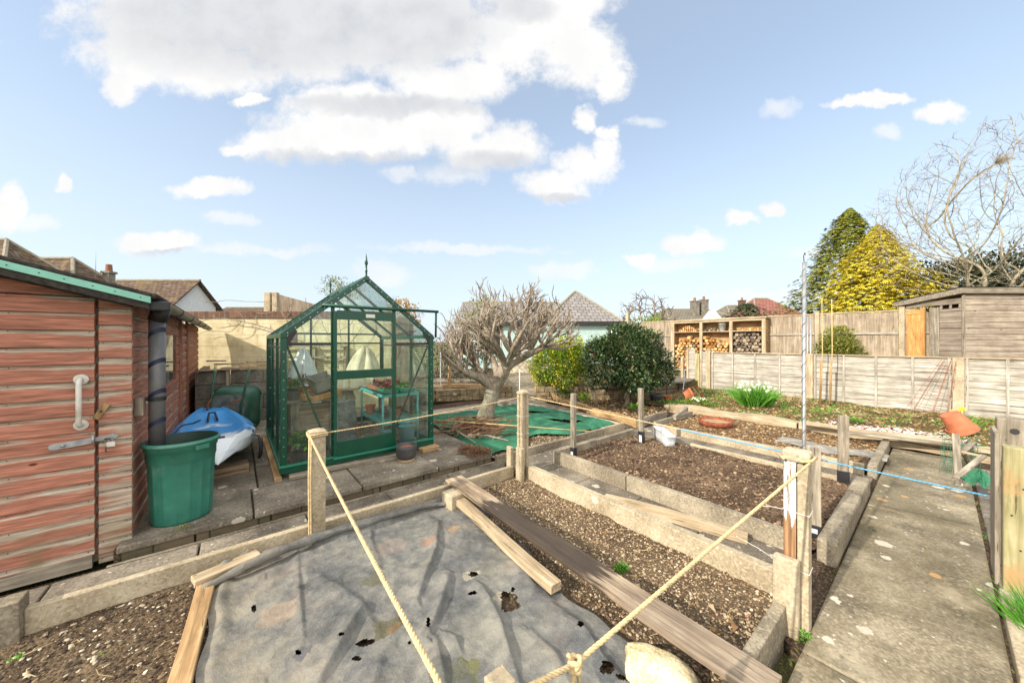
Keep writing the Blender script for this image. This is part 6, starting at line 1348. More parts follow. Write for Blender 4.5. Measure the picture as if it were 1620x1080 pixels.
M['conifer_green'] = islands('green_conifer', [(0, (74, 90, 30)), (.4, (112, 124, 42)), (.8, (160, 160, 58)), (1, (172, 138, 62))], .65, .2, trans=.25)
M['leaf_olive'] = islands('olive_leaves', [(0, (84, 98, 36)), (.5, (130, 136, 58)), (1, (176, 170, 90))], .6, trans=.2)
M['leaf_evergreen'] = islands('evergreen_leaves', [(0, (28, 42, 24)), (.5, (52, 66, 38)), (1, (84, 92, 56))], .6, trans=.1)
M['leaf_brown'] = islands('autumn_leaves', [(0, (140, 100, 30)), (.5, (180, 136, 44)), (1, (204, 168, 70))], .6, trans=.2)
cb = W((992 - 810) / F * 8.0, 8.0, .05)
shrub('camellia_bush', 'large round dark glossy evergreen bush on a short trunk before the stone wall', cb, [(0, 0, 1.02, .80, .75, .66), (-.5, .1, .95, .48, .5, .55), (.58, .1, .85, .44, .5, .5), (.05, -.1, 1.35, .55, .55, .45), (-.62, 0, 1.25, .3, .3, .26), (.45, -.1, 1.4, .3, .3, .28), (.1, -.3, .62, .55, .4, .34), (.85, 0, .75, .25, .3, .25), (-.15, 0, 1.62, .28, .28, .24)], 'leaf_dark', .075, .045, 21000,
      trunk=[((0, 0, 0), (.02, .03, .6), .055, .045), ((0, 0, .45), (-.2, .1, .95), .04, .02), ((.02, 0, .5), (.25, .1, .95), .04, .02)], extra=[('red_buds', 'flower_pink', 40, .05, .04)], lump=.2, up=.1, shell=.7)
yb = W((886 - 810) / F * 9.0, 9.0, .33)
shrub('yellow_shrub', 'bright green bush dotted with yellow flowers left of the dark round bush', yb, [(0, 0, .58, .74, .65, .60), (.25, .2, .85, .5, .5, .45), (-.35, 0, .5, .5, .45, .5), (.45, .1, .6, .45, .45, .5)], 'leaf_yellowgreen', .065, .034, 13000, extra=[('flowers', 'flower_yellow', 1500, .055, .05)], lump=.16)
def conifer(name, label, px, d, ztop, pr, mat, n, seed, L=.34, lean=0, col2=None, zb=.2):
    base = W((px - 810) / F * d, d, zb); t = thing(name, label, 'tree', base); mb = MB(); h = ztop - zb
    for i in range(n):
        z = random.random() ** .85; a = random.uniform(0, 6.283); rad = np.interp(z, [q[0] for q in pr], [q[1] for q in pr]) * (1 + .16 * math.sin(a * 3 + z * 11 + seed) + .14 * math.sin(a * 6 - z * 23 + seed) + .08 * math.sin(a * 13 + z * 47)) * random.uniform(.35, 1.10) ** .6
        o_ = Vector((math.cos(a), math.sin(a), 0)); p = Vector((o_.x * rad + lean * z * RX, o_.y * rad + lean * z * RY, z * h)); d_ = (o_ + Vector((0, 0, .25 - .5 * random.random())) + rdir() * .35).normalized()
        sd_ = d_.cross(Vector((0, 0, 1))).normalized(); L_ = L * random.uniform(.6, 1.2) * (1 - .45 * z)
        for k in range(5):
            ang = (k - 2) * .38; v = (d_ * math.cos(ang) + sd_ * math.sin(ang) + Vector((0, 0, -.28))).normalized(); leaf(mb, p - d_ * L_ * .3, v, L_ * (1 - .13 * abs(k - 2)), L_ * .24, bend=.35)
    part('crown', mb, mat, t); mb = MB(); mb.tube([(0, 0, -.3), (lean * .4 * RX, lean * .4 * RY, h * .4), (lean * .9 * RX, lean * .9 * RY, h * .9)], [.16, .11, .03], 8); part('trunk', mb, 'dark_twig', t, smooth=True)
conifer('golden_conifer', 'broad golden yellow conifer behind the tall fence', 1388, 15.5, 6.75, [(0, 2.0), (.3, 2.15), (.55, 1.7), (.78, 1.0), (.9, .5), (.97, .18), (1, .02)], 'conifer_gold', 10500, 1, L=.25)
conifer('green_conifer', 'taller green conifer with brown tips, behind and left of the golden one', 1322, 18.5, 8.65, [(0, 2.7), (.3, 2.5), (.5, 2.0), (.7, 1.35), (.85, .85), (.94, .45), (1, .03)], 'conifer_green', 10500, 5, L=.30, lean=.75)
conifer('small_conifer', 'small dark green conifer showing over the log store roof', 1181, 26, 4.35, [(0, 2.2), (.5, 2.0), (.8, 1.4), (1, .3)], 'leaf_evergreen', 1400, 3, L=.5)
hb = W((1560 - 810) / F * 17, 17, .3)
shrub('evergreen_hedge', 'dark evergreen hedge behind the bare tree above the grey shed', hb, [(-3.0, 0, 2.7, 1.8, 1.5, 2.0), (-1.0, 0, 3.2, 1.8, 1.6, 2.2), (1.2, 0, 3.4, 2.0, 1.6, 2.2), (3.6, 0, 3.2, 2.2, 1.6, 2.2)], 'leaf_evergreen', .22, .12, 17000, cat='hedge', lump=.15)
yw = W((1325 - 810) / F * 9.7, 9.7, .33)
shrub('clipped_bush', 'domed yellow green bush between the low and the tall fences', yw, [(0, 0, .62, .66, .6, .72), (0, 0, 1.1, .42, .4, .52)], 'leaf_olive', .075, .045, 5200, lump=.08)
shrub('loose_shrub', 'feathery yellow green shrub behind the left end of the tall fence', W((1030 - 810) / F * 17, 17, .2), [(0, 0, 1.5, 1.1, 1.0, 1.2), (-.7, 0, 1.3, .9, .9, .9), (.8, 0, 1.3, .8, .8, .8)], 'leaf_yellowgreen', .14, .05, 3600)
shrub('skyline_tree', 'thin leafy tree top above the greenhouse roof', W((540 - 810) / F * 13.5, 13.5, 0), [(-.2, 0, 3.6, .62, .5, .45), (.45, 0, 3.45, .4, .4, .32)], 'leaf_olive', .09, .045, 900, cat='tree', trunk=[((0, 0, 0), (-.1, 0, 3.6), .05, .02), ((0, 0, 2.4), (.4 * RX, .4 * RY, 3.5), .03, .012)], shell=.2)
shrub('golden_shrub', 'golden leaved shrub top behind the right side of the greenhouse roof', W((634 - 810) / F * 12.5, 12.5, 0), [(0, 0, 2.55, .55, .5, .55), (.3, 0, 2.2, .5, .5, .6)], 'leaf_brown', .09, .05, 1500)
shrub('dark_hedge', 'dark leafy hedge behind the left side of the fig tree', W((690 - 810) / F * 11, 11, 0), [(-1.4, 0, .7, 1.1, .6, .9), (-.2, 0, .75, 1.1, .6, .95), (1.1, 0, .6, 1.0, .6, .8)], 'leaf_evergreen', .09, .05, 5200, cat='hedge')
shrub('tall_shrub', 'olive green tree top behind the crown of the fig tree', W((768 - 810) / F * 15, 15, 0), [(0, 0, 2.5, .75, .7, 1.0), (-.5, 0, 2.0, .7, .7, .9)], 'leaf_olive', .12, .06, 1500, cat='tree', trunk=[((0, 0, 0), (0, 0, 2.4), .1, .05)])
# ================================================================ HOUSES AND FAR THINGS
def uvroof(name, quads, mat, parent):
    mb = MB(); uv = []
    for q in quads:
        q = [Vector(p) for p in q]; b = len(mb.V); mb.V += [tuple(p) for p in q]; mb.Fc.append(tuple(range(b, b + len(q)))); u = (q[1] - q[0]).normalized(); n = u.cross(q[-1] - q[0]); v = n.cross(u).normalized() if n.length > 1e-6 else Vector((0, 0, 1))
        uv += [((p - q[0]).dot(u), (p - q[0]).dot(v)) for p in q]
    mb.uv = uv; return part(name, mb, mat, parent)
def house(name, label, l0, l1, d0, d1, ze, zr, wall, roof, kind='gable_l', hip=0, over=.3, cat='house', chim=None, wins=()):
    """kind gable_l: ridge along the camera's right; gable_d: ridge along the view; hip shortens the ridge at both ends"""
    t = thing(name, label, cat, W(l0, d0, 0), RZ); w_, dp_ = l1 - l0, d1 - d0
    mb = MB(); mb.box(0, w_, 0, dp_, -.1, ze)
    if not hip:
        if kind == 'gable_l': mb.add([(0, 0, ze), (0, dp_, ze), (0, dp_ / 2, zr - .05), (w_, 0, ze), (w_, dp_, ze), (w_, dp_ / 2, zr - .05)], [(0, 2, 1), (3, 4, 5)])
        else: mb.add([(0, 0, ze), (w_, 0, ze), (w_ / 2, 0, zr - .05), (0, dp_, ze), (w_, dp_, ze), (w_ / 2, dp_, zr - .05)], [(0, 1, 2), (3, 5, 4)])
    part('wall', mb, wall, t); o = over; s_ = (zr - ze) / (dp_ / 2 if kind == 'gable_l' else w_ / 2); zo = ze - o * s_
    if kind == 'gable_l':
        a, b, c, d = (-o, -o, zo), (w_ + o, -o, zo), (w_ + o, dp_ + o, zo), (-o, dp_ + o, zo); r0, r1 = (-o + hip, dp_ / 2, zr), (w_ + o - hip, dp_ / 2, zr)
        q = [(a, b, r1, r0), (c, d, r0, r1)]; 
        if hip: q += [(b, c, r1), (d, a, r0)]
    else:
        a, b, c, d = (-o, -o, zo), (w_ + o, -o, zo), (w_ + o, dp_ + o, zo), (-o, dp_ + o, zo); r0, r1 = (w_ / 2, -o + hip, zr), (w_ / 2, dp_ + o - hip, zr)
        q = [(b, c, r1, r0), (d, a, r0, r1)]
        if hip: q += [(a, b, r0), (c, d, r1)]
    rf = uvroof('roof', q, roof, t); rf.modifiers.new('s', 'SOLIDIFY').thickness = .08
    mb = MB(); mb.tube([Vector(r0), Vector(r1)], .08, 8); part('ridge_tiles', mb, 'ridge', rf)
    if hip:
        for (e, r) in ((a, r0), (b, r1 if kind == 'gable_l' else r0), (c, r1), (d, r0 if kind == 'gable_l' else r1)): mb = MB(); mb.tube([Vector(e), Vector(r)], .07, 6); part('hip_tiles', mb, 'ridge', rf)
    mb = MB(); mb.box(-o, w_ + o, -o - .03, -o, zo - .14, zo + .02); mb.box(w_ + o, w_ + o + .03, -o, dp_ + o, zo - .14, zo + .02) if (hip or kind != 'gable_l') else None; part('fascia', mb, 'dark_trim', t)
    for (x, z, ww, hh, face) in wins:
        f = MB(); f.box(x, x + ww, -.03, .02, z, z + hh) if face == 'f' else f.box(w_ - .02, w_ + .03, x, x + ww, z, z + hh); wn_ = part('window', f, 'white_metal', t)
        g_ = MB(); g_.box(x + .06, x + ww - .06, -.036, -.031, z + .06, z + hh - .06) if face == 'f' else g_.box(w_ + .031, w_ + .036, x + .06, x + ww - .06, z + .06, z + hh - .06); part('pane', g_, 'dark_trim', wn_)
    for (x, y, z0, z1, s2, mt) in chim or []:
        mb = MB(); mb.box(x, x + s2, y, y + s2 * .8, z0, z1); mb.box(x - .05, x + s2 + .05, y - .05, y + s2 * .8 + .05, z1, z1 + .1); ch_ = part('chimney', mb, mt, rf)
        mb = MB(); mb.cyl((x + s2 / 2, y + s2 * .4, z1 + .1), (x + s2 / 2, y + s2 * .4, z1 + .45), .13, 10, .11); part('chimney_pot', mb, 'terra_dull', ch_)
    return t
lp_ = lambda px, d: (px - 810) / F * d
# brown roofs behind the shed
house('bungalow', 'brown tiled bungalow behind the shed, roof hip rising at the left edge', -29, -19.2, 13, 16.2, 3.7, 5.8, 'render_cream', 'tile_brown', hip=2.5)
house('bungalow', 'lower brown hipped roof with a small chimney between the left edge and the white gable', -26.5, -19.3, 15.2, 17.6, 3.9, 5.45, 'render_cream', 'tile_brown', hip=1.9, chim=[(6.4, 1.7, 3.9, 4.85, .34, 'block')])
# gable end facing right: eaves at near and far side
t = house('bungalow', 'bungalow with a white gable end and brown tiled roof above the shed gutter', lp_(190, 22) - .0, -20.3, 20.6, 23.6, 3.95, 5.42, 'render_white', 'tile_brown')
house('bungalow', 'long low brown roof just above the yellow wall', lp_(318, 30), lp_(432, 30), 30, 36, 3.6, 4.75, 'render_cream', 'tile_brown')
# pale green bungalow behind the fig tree
t = house('bungalow', 'pale green bungalow with a grey slate roof behind the fig tree', lp_(728, 18.5), lp_(884, 18.5), 18.6, 24.5, 2.66, 3.92, 'render_green', 'tile_grey', wins=[(1.0, 1.0, 1.2, 1.1, 'f'), (3.0, 1.0, .9, 1.1, 'f'), (4.6, .9, 1.3, 1.2, 'f')])
part('white_panel', MB().box(5.3, 6.2, -.04, -.02, .6, 2.5), 'render_white', t)
house('bungalow_wing', 'pyramid roofed wing with pale green boarded walls left of the dark round bush', lp_(866, 16.6) + .1, lp_(967, 17.6) + .15, 17.2, 21.0, 2.68, 4.25, 'render_green', 'tile_grey', hip=1.9, over=.25, wins=[(1.1, .9, .1, 1.7, 'f')])
house('house', 'distant grey roofed house with a stone chimney over the log store', lp_(1062, 34), lp_(1176, 34), 34, 42, 3.6, 5.05, 'render_cream', 'tile_buff', hip=1.6, chim=[(2.9, 1.5, 3.8, 5.6, .7, 'block'), (3.9, 1.6, 3.8, 5.75, .7, 'block')])
t = thing('dormer_gable', 'small white gable in front of the stone chimney over the log store', 'gable', W(lp_(1120, 33.2), 33.2, 0), RZ); mb = MB(); mb.prism([(0, 0), (1.35, 0), (1.35, 1.0), (0, 1.0)], 0, 3.7); mb.add([(0, 0, 3.7), (1.35, 0, 3.7), (.67, 0, 4.55), (0, 1, 3.7), (1.35, 1, 3.7), (.67, 1, 4.55)], [(0, 1, 2), (3, 5, 4), (1, 4, 5, 2), (0, 2, 5, 3)]); part('wall', mb, 'render_white', t)
house('house', 'distant yellowish roof with a red chimney stack between the small conifer and the green conifer', lp_(1160, 42), lp_(1222, 42), 42, 50, 4.2, 6.3, 'render_cream', 'tile_buff', hip=2.0, chim=[(2.9, 3, 5.6, 6.8, .7, 'brick')])
house('house', 'house with a red tiled roof left of the tall green conifer', lp_(1197, 30), lp_(1290, 30), 30, 36, 3.4, 5.6, 'render_cream', 'tile_red', hip=2.2)
# street lamp
p = W(lp_(836, 26), 26, 0); t = thing('street_lamp', 'grey street lamp rising above the bungalow roof behind the fig tree', 'street lamp', p, RZ)
mb = MB(); mb.tube([(0, 0, 0), (0, 0, 4.9), (.05, 0, 5.02), (.3, 0, 5.06)], [.06, .045, .035, .03], 8); part('column', mb, 'galv', t, smooth=True)
mb = MB(); mb.lathe([(.02, -.03), (.16, -.02), (.18, .02), (.08, .07), (0, .08)], 16, TR((.45, 0, 5.03))); part('lantern', mb, 'dark_iron', t, smooth=True)
# far wall and parked paving at the end of the path
t = thing('garden_wall', 'low pale brick wall far off at the end of the path', 'wall', W(-.9, 16.5, 0), RZ); mb = MB(); mb.box(0, 3.6, 0, .2, 0, .55); part('wall', mb, 'render_cream', t); mb = MB(); mb.box(-.03, 3.63, -.03, .23, .55, .6); part('coping', mb, 'conc', t)
# ---------------------------------------------------------------- rubble walls
def rubble(name, label, pts, z0, z1, th, mat='stone', seed=3, course=.13, cat='wall'):
    t = thing(name, label, cat, (pts[0][0], pts[0][1], z0)); r = random.Random(seed); mb = MB()
    for k in range(len(pts) - 1):
        a, b = Vector((*pts[k], 0)), Vector((*pts[k + 1], 0)); d = b - a; L = d.length; d.normalize(); n = Vector((d.y, -d.x, 0)); z = 0
        while z < z1 - z0 - .01:
            h = min(course * r.uniform(.7, 1.3), z1 - z0 - z); h = h if z1 - z0 - z - h > .05 else z1 - z0 - z; x = 0
            while x < L:
                w_ = r.uniform(.12, .38); x2 = min(L, x + w_); o_ = r.uniform(-.015, .02); P = []
                for (xx, zz) in ((x + .006, z + .004), (x2 - .006, z + .004), (x2 - .006, z + h - .006), (x + .006, z + h - .006)):
                    xx += r.uniform(-.01, .01); zz += r.uniform(-.008, .008); q = a - Vector((*pts[0], 0)) + d * xx
                    P.append((q + n * (.0 + o_), zz)); 
                V = [(q.x, q.y, zz) for q, zz in P] + [((q - n * th).x, (q - n * th).y, zz) for q, zz in P]
                mb.add(V, [(0, 1, 2, 3), (7, 6, 5, 4), (0, 4, 5, 1), (1, 5, 6, 2), (2, 6, 7, 3), (3, 7, 4, 0)]); x = x2
            z += h
    part('stonework', mb, mat, t, bevel=.012); mb = MB()
    for k in range(len(pts) - 1):
        a, b = Vector((*pts[k], 0)) - Vector((*pts[0], 0)), Vector((*pts[k + 1], 0)) - Vector((*pts[0], 0)); d = (b - a).normalized(); n = Vector((d.y, -d.x, 0)); f = -.02
        V = [tuple(a + n * f), tuple(b + n * f), tuple(b - n * (th + f * 0 - .01)), tuple(a - n * (th - .01))]; mb.add([(x, y, zz) for zz in (0, z1 - z0 - .02) for x, y, _ in V], [(3, 2, 1, 0), (4, 5, 6, 7), (0, 1, 5, 4), (1, 2, 6, 5), (2, 3, 7, 6), (3, 0, 4, 7)])
    part('mortar', mb, 'soil_dark', t); return t
rubble('retaining_wall', 'low rubble stone wall behind the round dark bush', [(5.96, 6.42), (7.03, 5.46), (7.93, 4.80)], .0, .36, .2)
rubble('retaining_wall', 'low mossy block wall between the round dark bush and the low fence', [(7.95, 4.79), (10.0, 4.54)], .0, .36, .2, 'brick_dark', 5, .2)
rubble('stone_wall', 'low mossy rubble wall beyond the green netting behind the fig trunk', [(1.4, 8.75), (3.87, 7.83), (4.93, 7.46), (5.85, 7.24)], .0, .29, .22, 'stone', 8)
m_ = MB(); m_.prism([(1.3, 8.9), (3.9, 7.98), (5.0, 7.62), (5.9, 7.42), (7.2, 9.4), (9.6, 13.2), (2.5, 15)], -.1, .25); struct('raised_bed', m_, 'soil')
for i, (a, b, m__, lb_) in enumerate([((640, 606, 9.3), (800, 604, 9.3), 'tan_x', 'orange brown sleeper across the raised bed behind the fig trunk, nearer'), ((640, 596, 10.6), (790, 594, 10.6), 'wood_x', 'grey sleeper across the raised bed behind the fig trunk, farther'), ((655, 614, 8.9), (700, 613, 8.9), 'pale_x', 'pale loose plank on the raised bed right of the greenhouse')]):
    pa, pb = at(*a), at(*b); beam('sleeper', (pa[0], pa[1], .30), (pb[0], pb[1], .30), .2, .10, m__, lb_, 'sleeper')
for (px, y0, d, r, lb_, m__) in [(711, 575, 9.2, .032, 'square tan post standing in the raised bed right of the greenhouse', 'tan_z'), (697, 556, 9.2, .010, 'thin white rod standing in the raised bed right of the greenhouse', 'white_plastic'), (480, 520, 8.6, .03, 'grey post behind the greenhouse on the left', 'wood_z')]:
    p = at(px, y0, d); mb = MB(); mb.box(-r, r, -r, r, 0, p[2] - .2); t = thing('garden_post', lb_, 'post', (p[0], p[1], .2)); part('shaft', mb, m__, t)
# ---------------------------------------------------------------- green netting, prunings
def netmat():
    m, s = newmat('green_shade_netting'); v = s.obj((1, 1, 1), False); a = s.noise(v, 4, 5, .6); b = s.noise(v, 40, 4, .6)
    c = s.ramp(a, [(.3, lin(34, 84, 62)), (.5, lin(50, 110, 82)), (.7, lin(76, 132, 102))]); c = s.mix(s.math('MULTIPLY', s.step(s.noise(v, 7, 5, .7), .5, .68), .5), c, lin(66, 88, 58))
    fin(s, c, .8, b, .5, .01, .25); return m
M['netting'] = netmat()
def net_fn(u, v):
    x = 2.70 + 2.44 * u - .24 * (1 - v) * (1 - u); lo = 3.52 + .04 * math.sin(u * 20) + (.34 * math.exp(-((u - .40) / .13) ** 2) if u > .16 else 0); y = lo + (5.98 - lo) * v
    z = z_mat(x, y) + .035 + .035 * (vnoise(x * 3.2, y * 3.2, 50)) + .02 * vnoise(x * 9, y * 7, 51) + .012 * abs(math.sin(x * 9 + 3 * vnoise(x * 2, y * 2, 52) * 3)); e = min(u, v, 1 - u, 1 - v); return (x, y, z - (.04 * max(0, 1 - e / .03)))
def net_skip(u, v):
    x, y, _ = net_fn(u, v)
    for (px, py, rx, ry) in ((848, 655, .25, .10), (893, 668, .30, .09), (765, 664, .2, .2)):
        g_ = G(px, py, .09); a, b = (x - g_[0]), (y - g_[1]); a, b = rot2(a, b, .8)
        if (a / rx) ** 2 + (b / ry) ** 2 < 1 + .8 * (vnoise(x * 12, y * 12, 7) - .5): return True
    return False
tag(part('ground_netting', MB().grid(net_fn, 110, 110, net_skip), 'netting', smooth=True), 'rumpled green netting spread over the ground round the fig trunk', 'ground netting')
mb = MB(); c0 = Vector(G(755, 676, .14))
for i in range(95):
    a = random.gauss(.35, .75); L = random.uniform(.25, .85); d = Vector((math.cos(a) * RX + math.sin(a) * LX, math.cos(a) * RY + math.sin(a) * LY, random.uniform(-.08, .18))); p = c0 + Vector((RX, RY, 0)) * random.gauss(0, .26) + Vector((LX, LY, 0)) * random.gauss(0, .2) + Vector((0, 0, random.uniform(-.03, .12)))
    r = random.choice([.005, .006, .008, .012]); pts = [p - d * L / 2 + rdir() * .02, p + rdir() * .03, p + d * L / 2 + rdir() * .04]; pts = [Vector((q.x, q.y, max(q.z, .115))) for q in pts]; mb.tube(pts, [r, r * .9, r * .5], 5)
tag(part('prunings', mb, wood('prunings_bark', (96, 66, 48), (136, 98, 74), (176, 140, 110), axis=2, k=.5, knots=False)), 'pile of brown pruned sticks on the green netting by the fig trunk', 'sticks', kind='stuff')
for (a, b, r, lb_) in [((742, 688), (805, 697), .016, 'forked pale branch lying at the front of the pruning pile'), ((700, 672), (752, 700), .012, 'long thin pale branch lying left of the pruning pile')]:
    pa, pb = Vector(G(*a, .14)), Vector(G(*b, .13)); mb = MB(); mb.tube([pa, pa.lerp(pb, .5) + Vector((0, 0, .03)), pb], [r, r, r * .6], 7); mb.tube([pa.lerp(pb, .6), pa.lerp(pb, .85) + Vector((.04, .09, .02)), pa.lerp(pb, .95) + Vector((.06, .16, .01))], [r * .8, r * .6, r * .4], 6); tag(part('cut_branch', mb, 'fig_bark', smooth=True), lb_, 'branch')
pot('low_pot', *G(794, 646, .06)[:2], .06, .15, .16, 'grey_box', 'low grey pot with rusty soil behind the fig trunk', 'pot', flare=.9, lip=False, soilm='terra_dull')
# ---------------------------------------------------------------- small plants
def blades(mb, c, n, r, h, w_, lean=.35, zf=None, flop=.3):
    for _ in range(n):
        a = random.uniform(0, 6.283); q = r * random.random() ** .5; x, y = c[0] + q * math.cos(a), c[1] + q * math.sin(a); z = zf(x, y) if zf else c[2]
        d = Vector((math.cos(a) * lean * random.random() * 1.5, math.sin(a) * lean * random.random() * 1.5, 1)).normalized(); L = h * random.uniform(.55, 1.1); s_ = d.cross(Vector((random.uniform(-1, 1), random.uniform(-1, 1), .1))).normalized() * w_ / 2
        p0 = Vector((x, y, z - .01)); p1 = p0 + d * L * .55; dd = (d + Vector((d.x, d.y, -.2)) * flop * 3 * random.random()).normalized(); p2 = p1 + dd * L * .45; k = len(mb.V)
        mb.V += [tuple(p0 - s_), tuple(p0 + s_), tuple(p1 + s_ * .9), tuple(p1 - s_ * .9), tuple(p2)]; mb.Fc += [(k, k + 1, k + 2, k + 3), (k + 3, k + 2, k + 4)]
M['grass_bright'] = islands('bright_grass', [(0, (46, 110, 24)), (.5, (84, 150, 44)), (1, (130, 186, 70))], .5, trans=.3)
M['grass_dull'] = islands('rough_grass', [(0, (78, 96, 42)), (.5, (116, 126, 60)), (.8, (156, 146, 92)), (1, (186, 166, 120))], .7, trans=.3)
M['straw'] = islands('dead_stems', [(0, (132, 108, 76)), (.5, (178, 154, 112)), (1, (206, 188, 146))], .8, trans=.2)
def flower(mb, p, r, n=6, tilt=None):
    d = tilt or Vector((-LX * .6, -LY * .6, .5)).normalized(); u = d.orthogonal().normalized(); v = d.cross(u)
    for k in range(n): a = 6.283 * k / n; leaf(mb, Vector(p), u * math.cos(a) + v * math.sin(a), r, r * .7, up=d, bend=.2)
dc = Vector((*G(1190, 642, .12)[:2], .12)); t = thing('daffodil_clump', 'big clump of green leaves with white flowers in front of the low fence', 'flowers', dc)
mb = MB(); blades(mb, (0, 0, 0), 460, .20, .56, .017, .75); blades(mb, (.18 * RX, .18 * RY, 0), 280, .15, .5, .017, .7); part('leaves', mb, 'leaf_spring', t)
mb = MB()
for _ in range(46): a = random.uniform(0, 6.28); q = random.random() ** .5 * .42; flower(mb, (q * math.cos(a), q * math.sin(a), random.uniform(.42, .60) - q * .25), .028)
fo_ = part('flowers', mb, 'flower_white', t); fo_['kind'] = 'stuff'
pc = Vector((*G(1528, 676, .12)[:2], .12)); t = thing('daffodils', 'two yellow daffodils with green leaves behind the tipped terracotta pot', 'flowers', pc); mb = MB(); blades(mb, (0, 0, 0), 46, .12, .26, .014, .5); part('leaves', mb, 'leaf_spring', t)
for (px, py) in ((1508, 651), (1524, 646), (1519, 648)):
    p = Vector(at(px, py, LX * pc.x + LY * pc.y)) - pc; mb = MB(); mb.tube([(0, 0, 0), (p.x * .7, p.y * .7, p.z * .6), tuple(p)], .004, 5); fl = part('stem', mb, 'leaf_spring', t); mb = MB(); flower(mb, p, .045, 6); flower(mb, p + Vector((-LX, -LY, .3)) * .012, .02, 6); part('flower_head', mb, 'flower_yellow', fl)
t = thing('tipped_pot', 'terracotta flower pot lying tipped over at the end of the sleepers', 'pot', (*G(1513, 676, .2)[:2], .28)); t.rotation_euler = (R_(12), R_(152), RZ)
mb = MB(); mb.lathe([(.10, -.14), (.105, -.14), (.145, .08), (.162, .08), (.168, .15), (.155, .152), (.145, .1), (.1, -.1), (0, -.1)], 44); part('pot_wall', mb, 'terra', t)
mb = MB()
for i in range(2600):
    x, y = random.uniform(7.62, 10.8), random.uniform(-1.6, 4.4)
    if vnoise(x * 1.6, y * 1.6, 60) > .42: blades(mb, (x, y, 0), 3, .05, .055, .008, .8, z_far)
tag(part('grass', mb, 'grass_dull'), 'short rough grass and weeds in the strip below the low fence', None, kind='stuff')
mb = MB()
for i in range(2400):
    x, y = random.uniform(7.62, 10.8), random.uniform(-1.2, 4.4)
    if vnoise(x * 2.2, y * 2.2, 61) > (.45 if y > 1.8 else .62): blades(mb, (x, y, 0), 4, .06, .06, .012, .9, z_far)
tag(part('weeds', mb, 'leaf_spring'), 'bright green weeds scattered in the strip below the low fence', None, kind='stuff')
scatter_pebbles('litter', lambda: (random.uniform(7.6, 10.8), random.uniform(-1.6, 4.4)), 5200, .01, .035, 'leaf_litter', z_far, 'dead leaves in the strip below the low fence')
c_ = G(1408, 681, .13); scatter_pebbles('pebble_heap', lambda: (c_[0] + random.gauss(0, .16), c_[1] + random.gauss(0, .42)), 420, .014, .032, islands('pink_stones', [(0, (170, 148, 140)), (1, (214, 196, 188))]), lambda x, y: z_far(x, y) + .02, 'pale pinkish stones heaped beside the sleepers')
for (px, py, r, h, n, lb_) in [(1248, 634, .22, .30, 130, 'patch of dead bleached stems right of the big daffodil clump'), (1420, 655, .25, .16, 60, 'dry crossed stems below the wire cage'), (1340, 655, .2, .18, 40, 'dry stems at the foot of the orange wrapped canes')]:
    c = Vector((*G(px, py, .12)[:2], .12)); t = thing('dead_stems', lb_, 'dry plant', c); mb = MB(); blades(mb, (0, 0, 0), n, r, h, .008, 1.6, flop=.8); part('stems', mb, 'straw', t)
def lowplant(px, py, z, r, h, mat, n, L, lb_, cat='plant', fl=None, w_=.5):
    c = Vector((*G(px, py, z)[:2], z)); t = thing('low_plant', lb_, cat, c); mb = MB(); crown(mb, (0, 0, h * .4), r, r, h * .6, n, L, L * w_, seed=px, shell=.2, bot=-.2, up=.5); part('leaves', mb, mat, t)
    if fl: mb = MB(); [flower(mb, (r * .8 * math.cos(a) * q, r * .8 * math.sin(a) * q, h * random.uniform(.7, 1)), .024, 5) for a, q in [(random.uniform(0, 6.28), random.random() ** .5) for _ in range(34)]]; part('flowers', mb, fl, t)
lowplant(1105, 641, .12, .20, .16, 'leaf_yellowgreen', 520, .05, 'pale yellow primrose clump beside the rusty heap', fl='flower_white')
lowplant(757, 722, .10, .15, .10, 'leaf_heather', 1500, .022, 'brownish heather mound at the corner of the terrace')
lowplant(737, 716, .11, .11, .08, 'leaf_heather', 700, .022, 'smaller heather tuft left of the brownish mound')
lowplant(1006, 650, .06, .13, .12, 'leaf_spring', 110, .08, 'small bright green seedling plant under the dark round bush')
lowplant(893, 630, .06, .24, .26, 'leaf_green', 500, .06, 'low green plant before the stone wall below the yellow flowered bush')
lowplant(925, 640, .06, .14, .25, 'leaf_yellowgreen', 160, .09, 'small ferny yellow green plant left of the cut stem', w_=.25)
lowplant(1070, 640, .1, .35, .06, 'leaf_green', 500, .04, 'mat of low green weeds left of the primrose')
lowplant(1352, 668, .12, .12, .06, 'leaf_spring', 150, .04, 'small bright green weed by the pink stones')
lowplant(660, 660, .12, .10, .12, 'leaf_spring', 120, .05, 'small green weed at the right foot of the greenhouse')
lowplant(1274, 1016, -.03, .025, .05, 'leaf_spring', 60, .02, 'tiny green weed at the foot of the tied post by the path edge')
lowplant(290, 838, .12, .05, .035, 'leaf_olive', 50, .015, 'tiny weed at the front foot of the green bin')
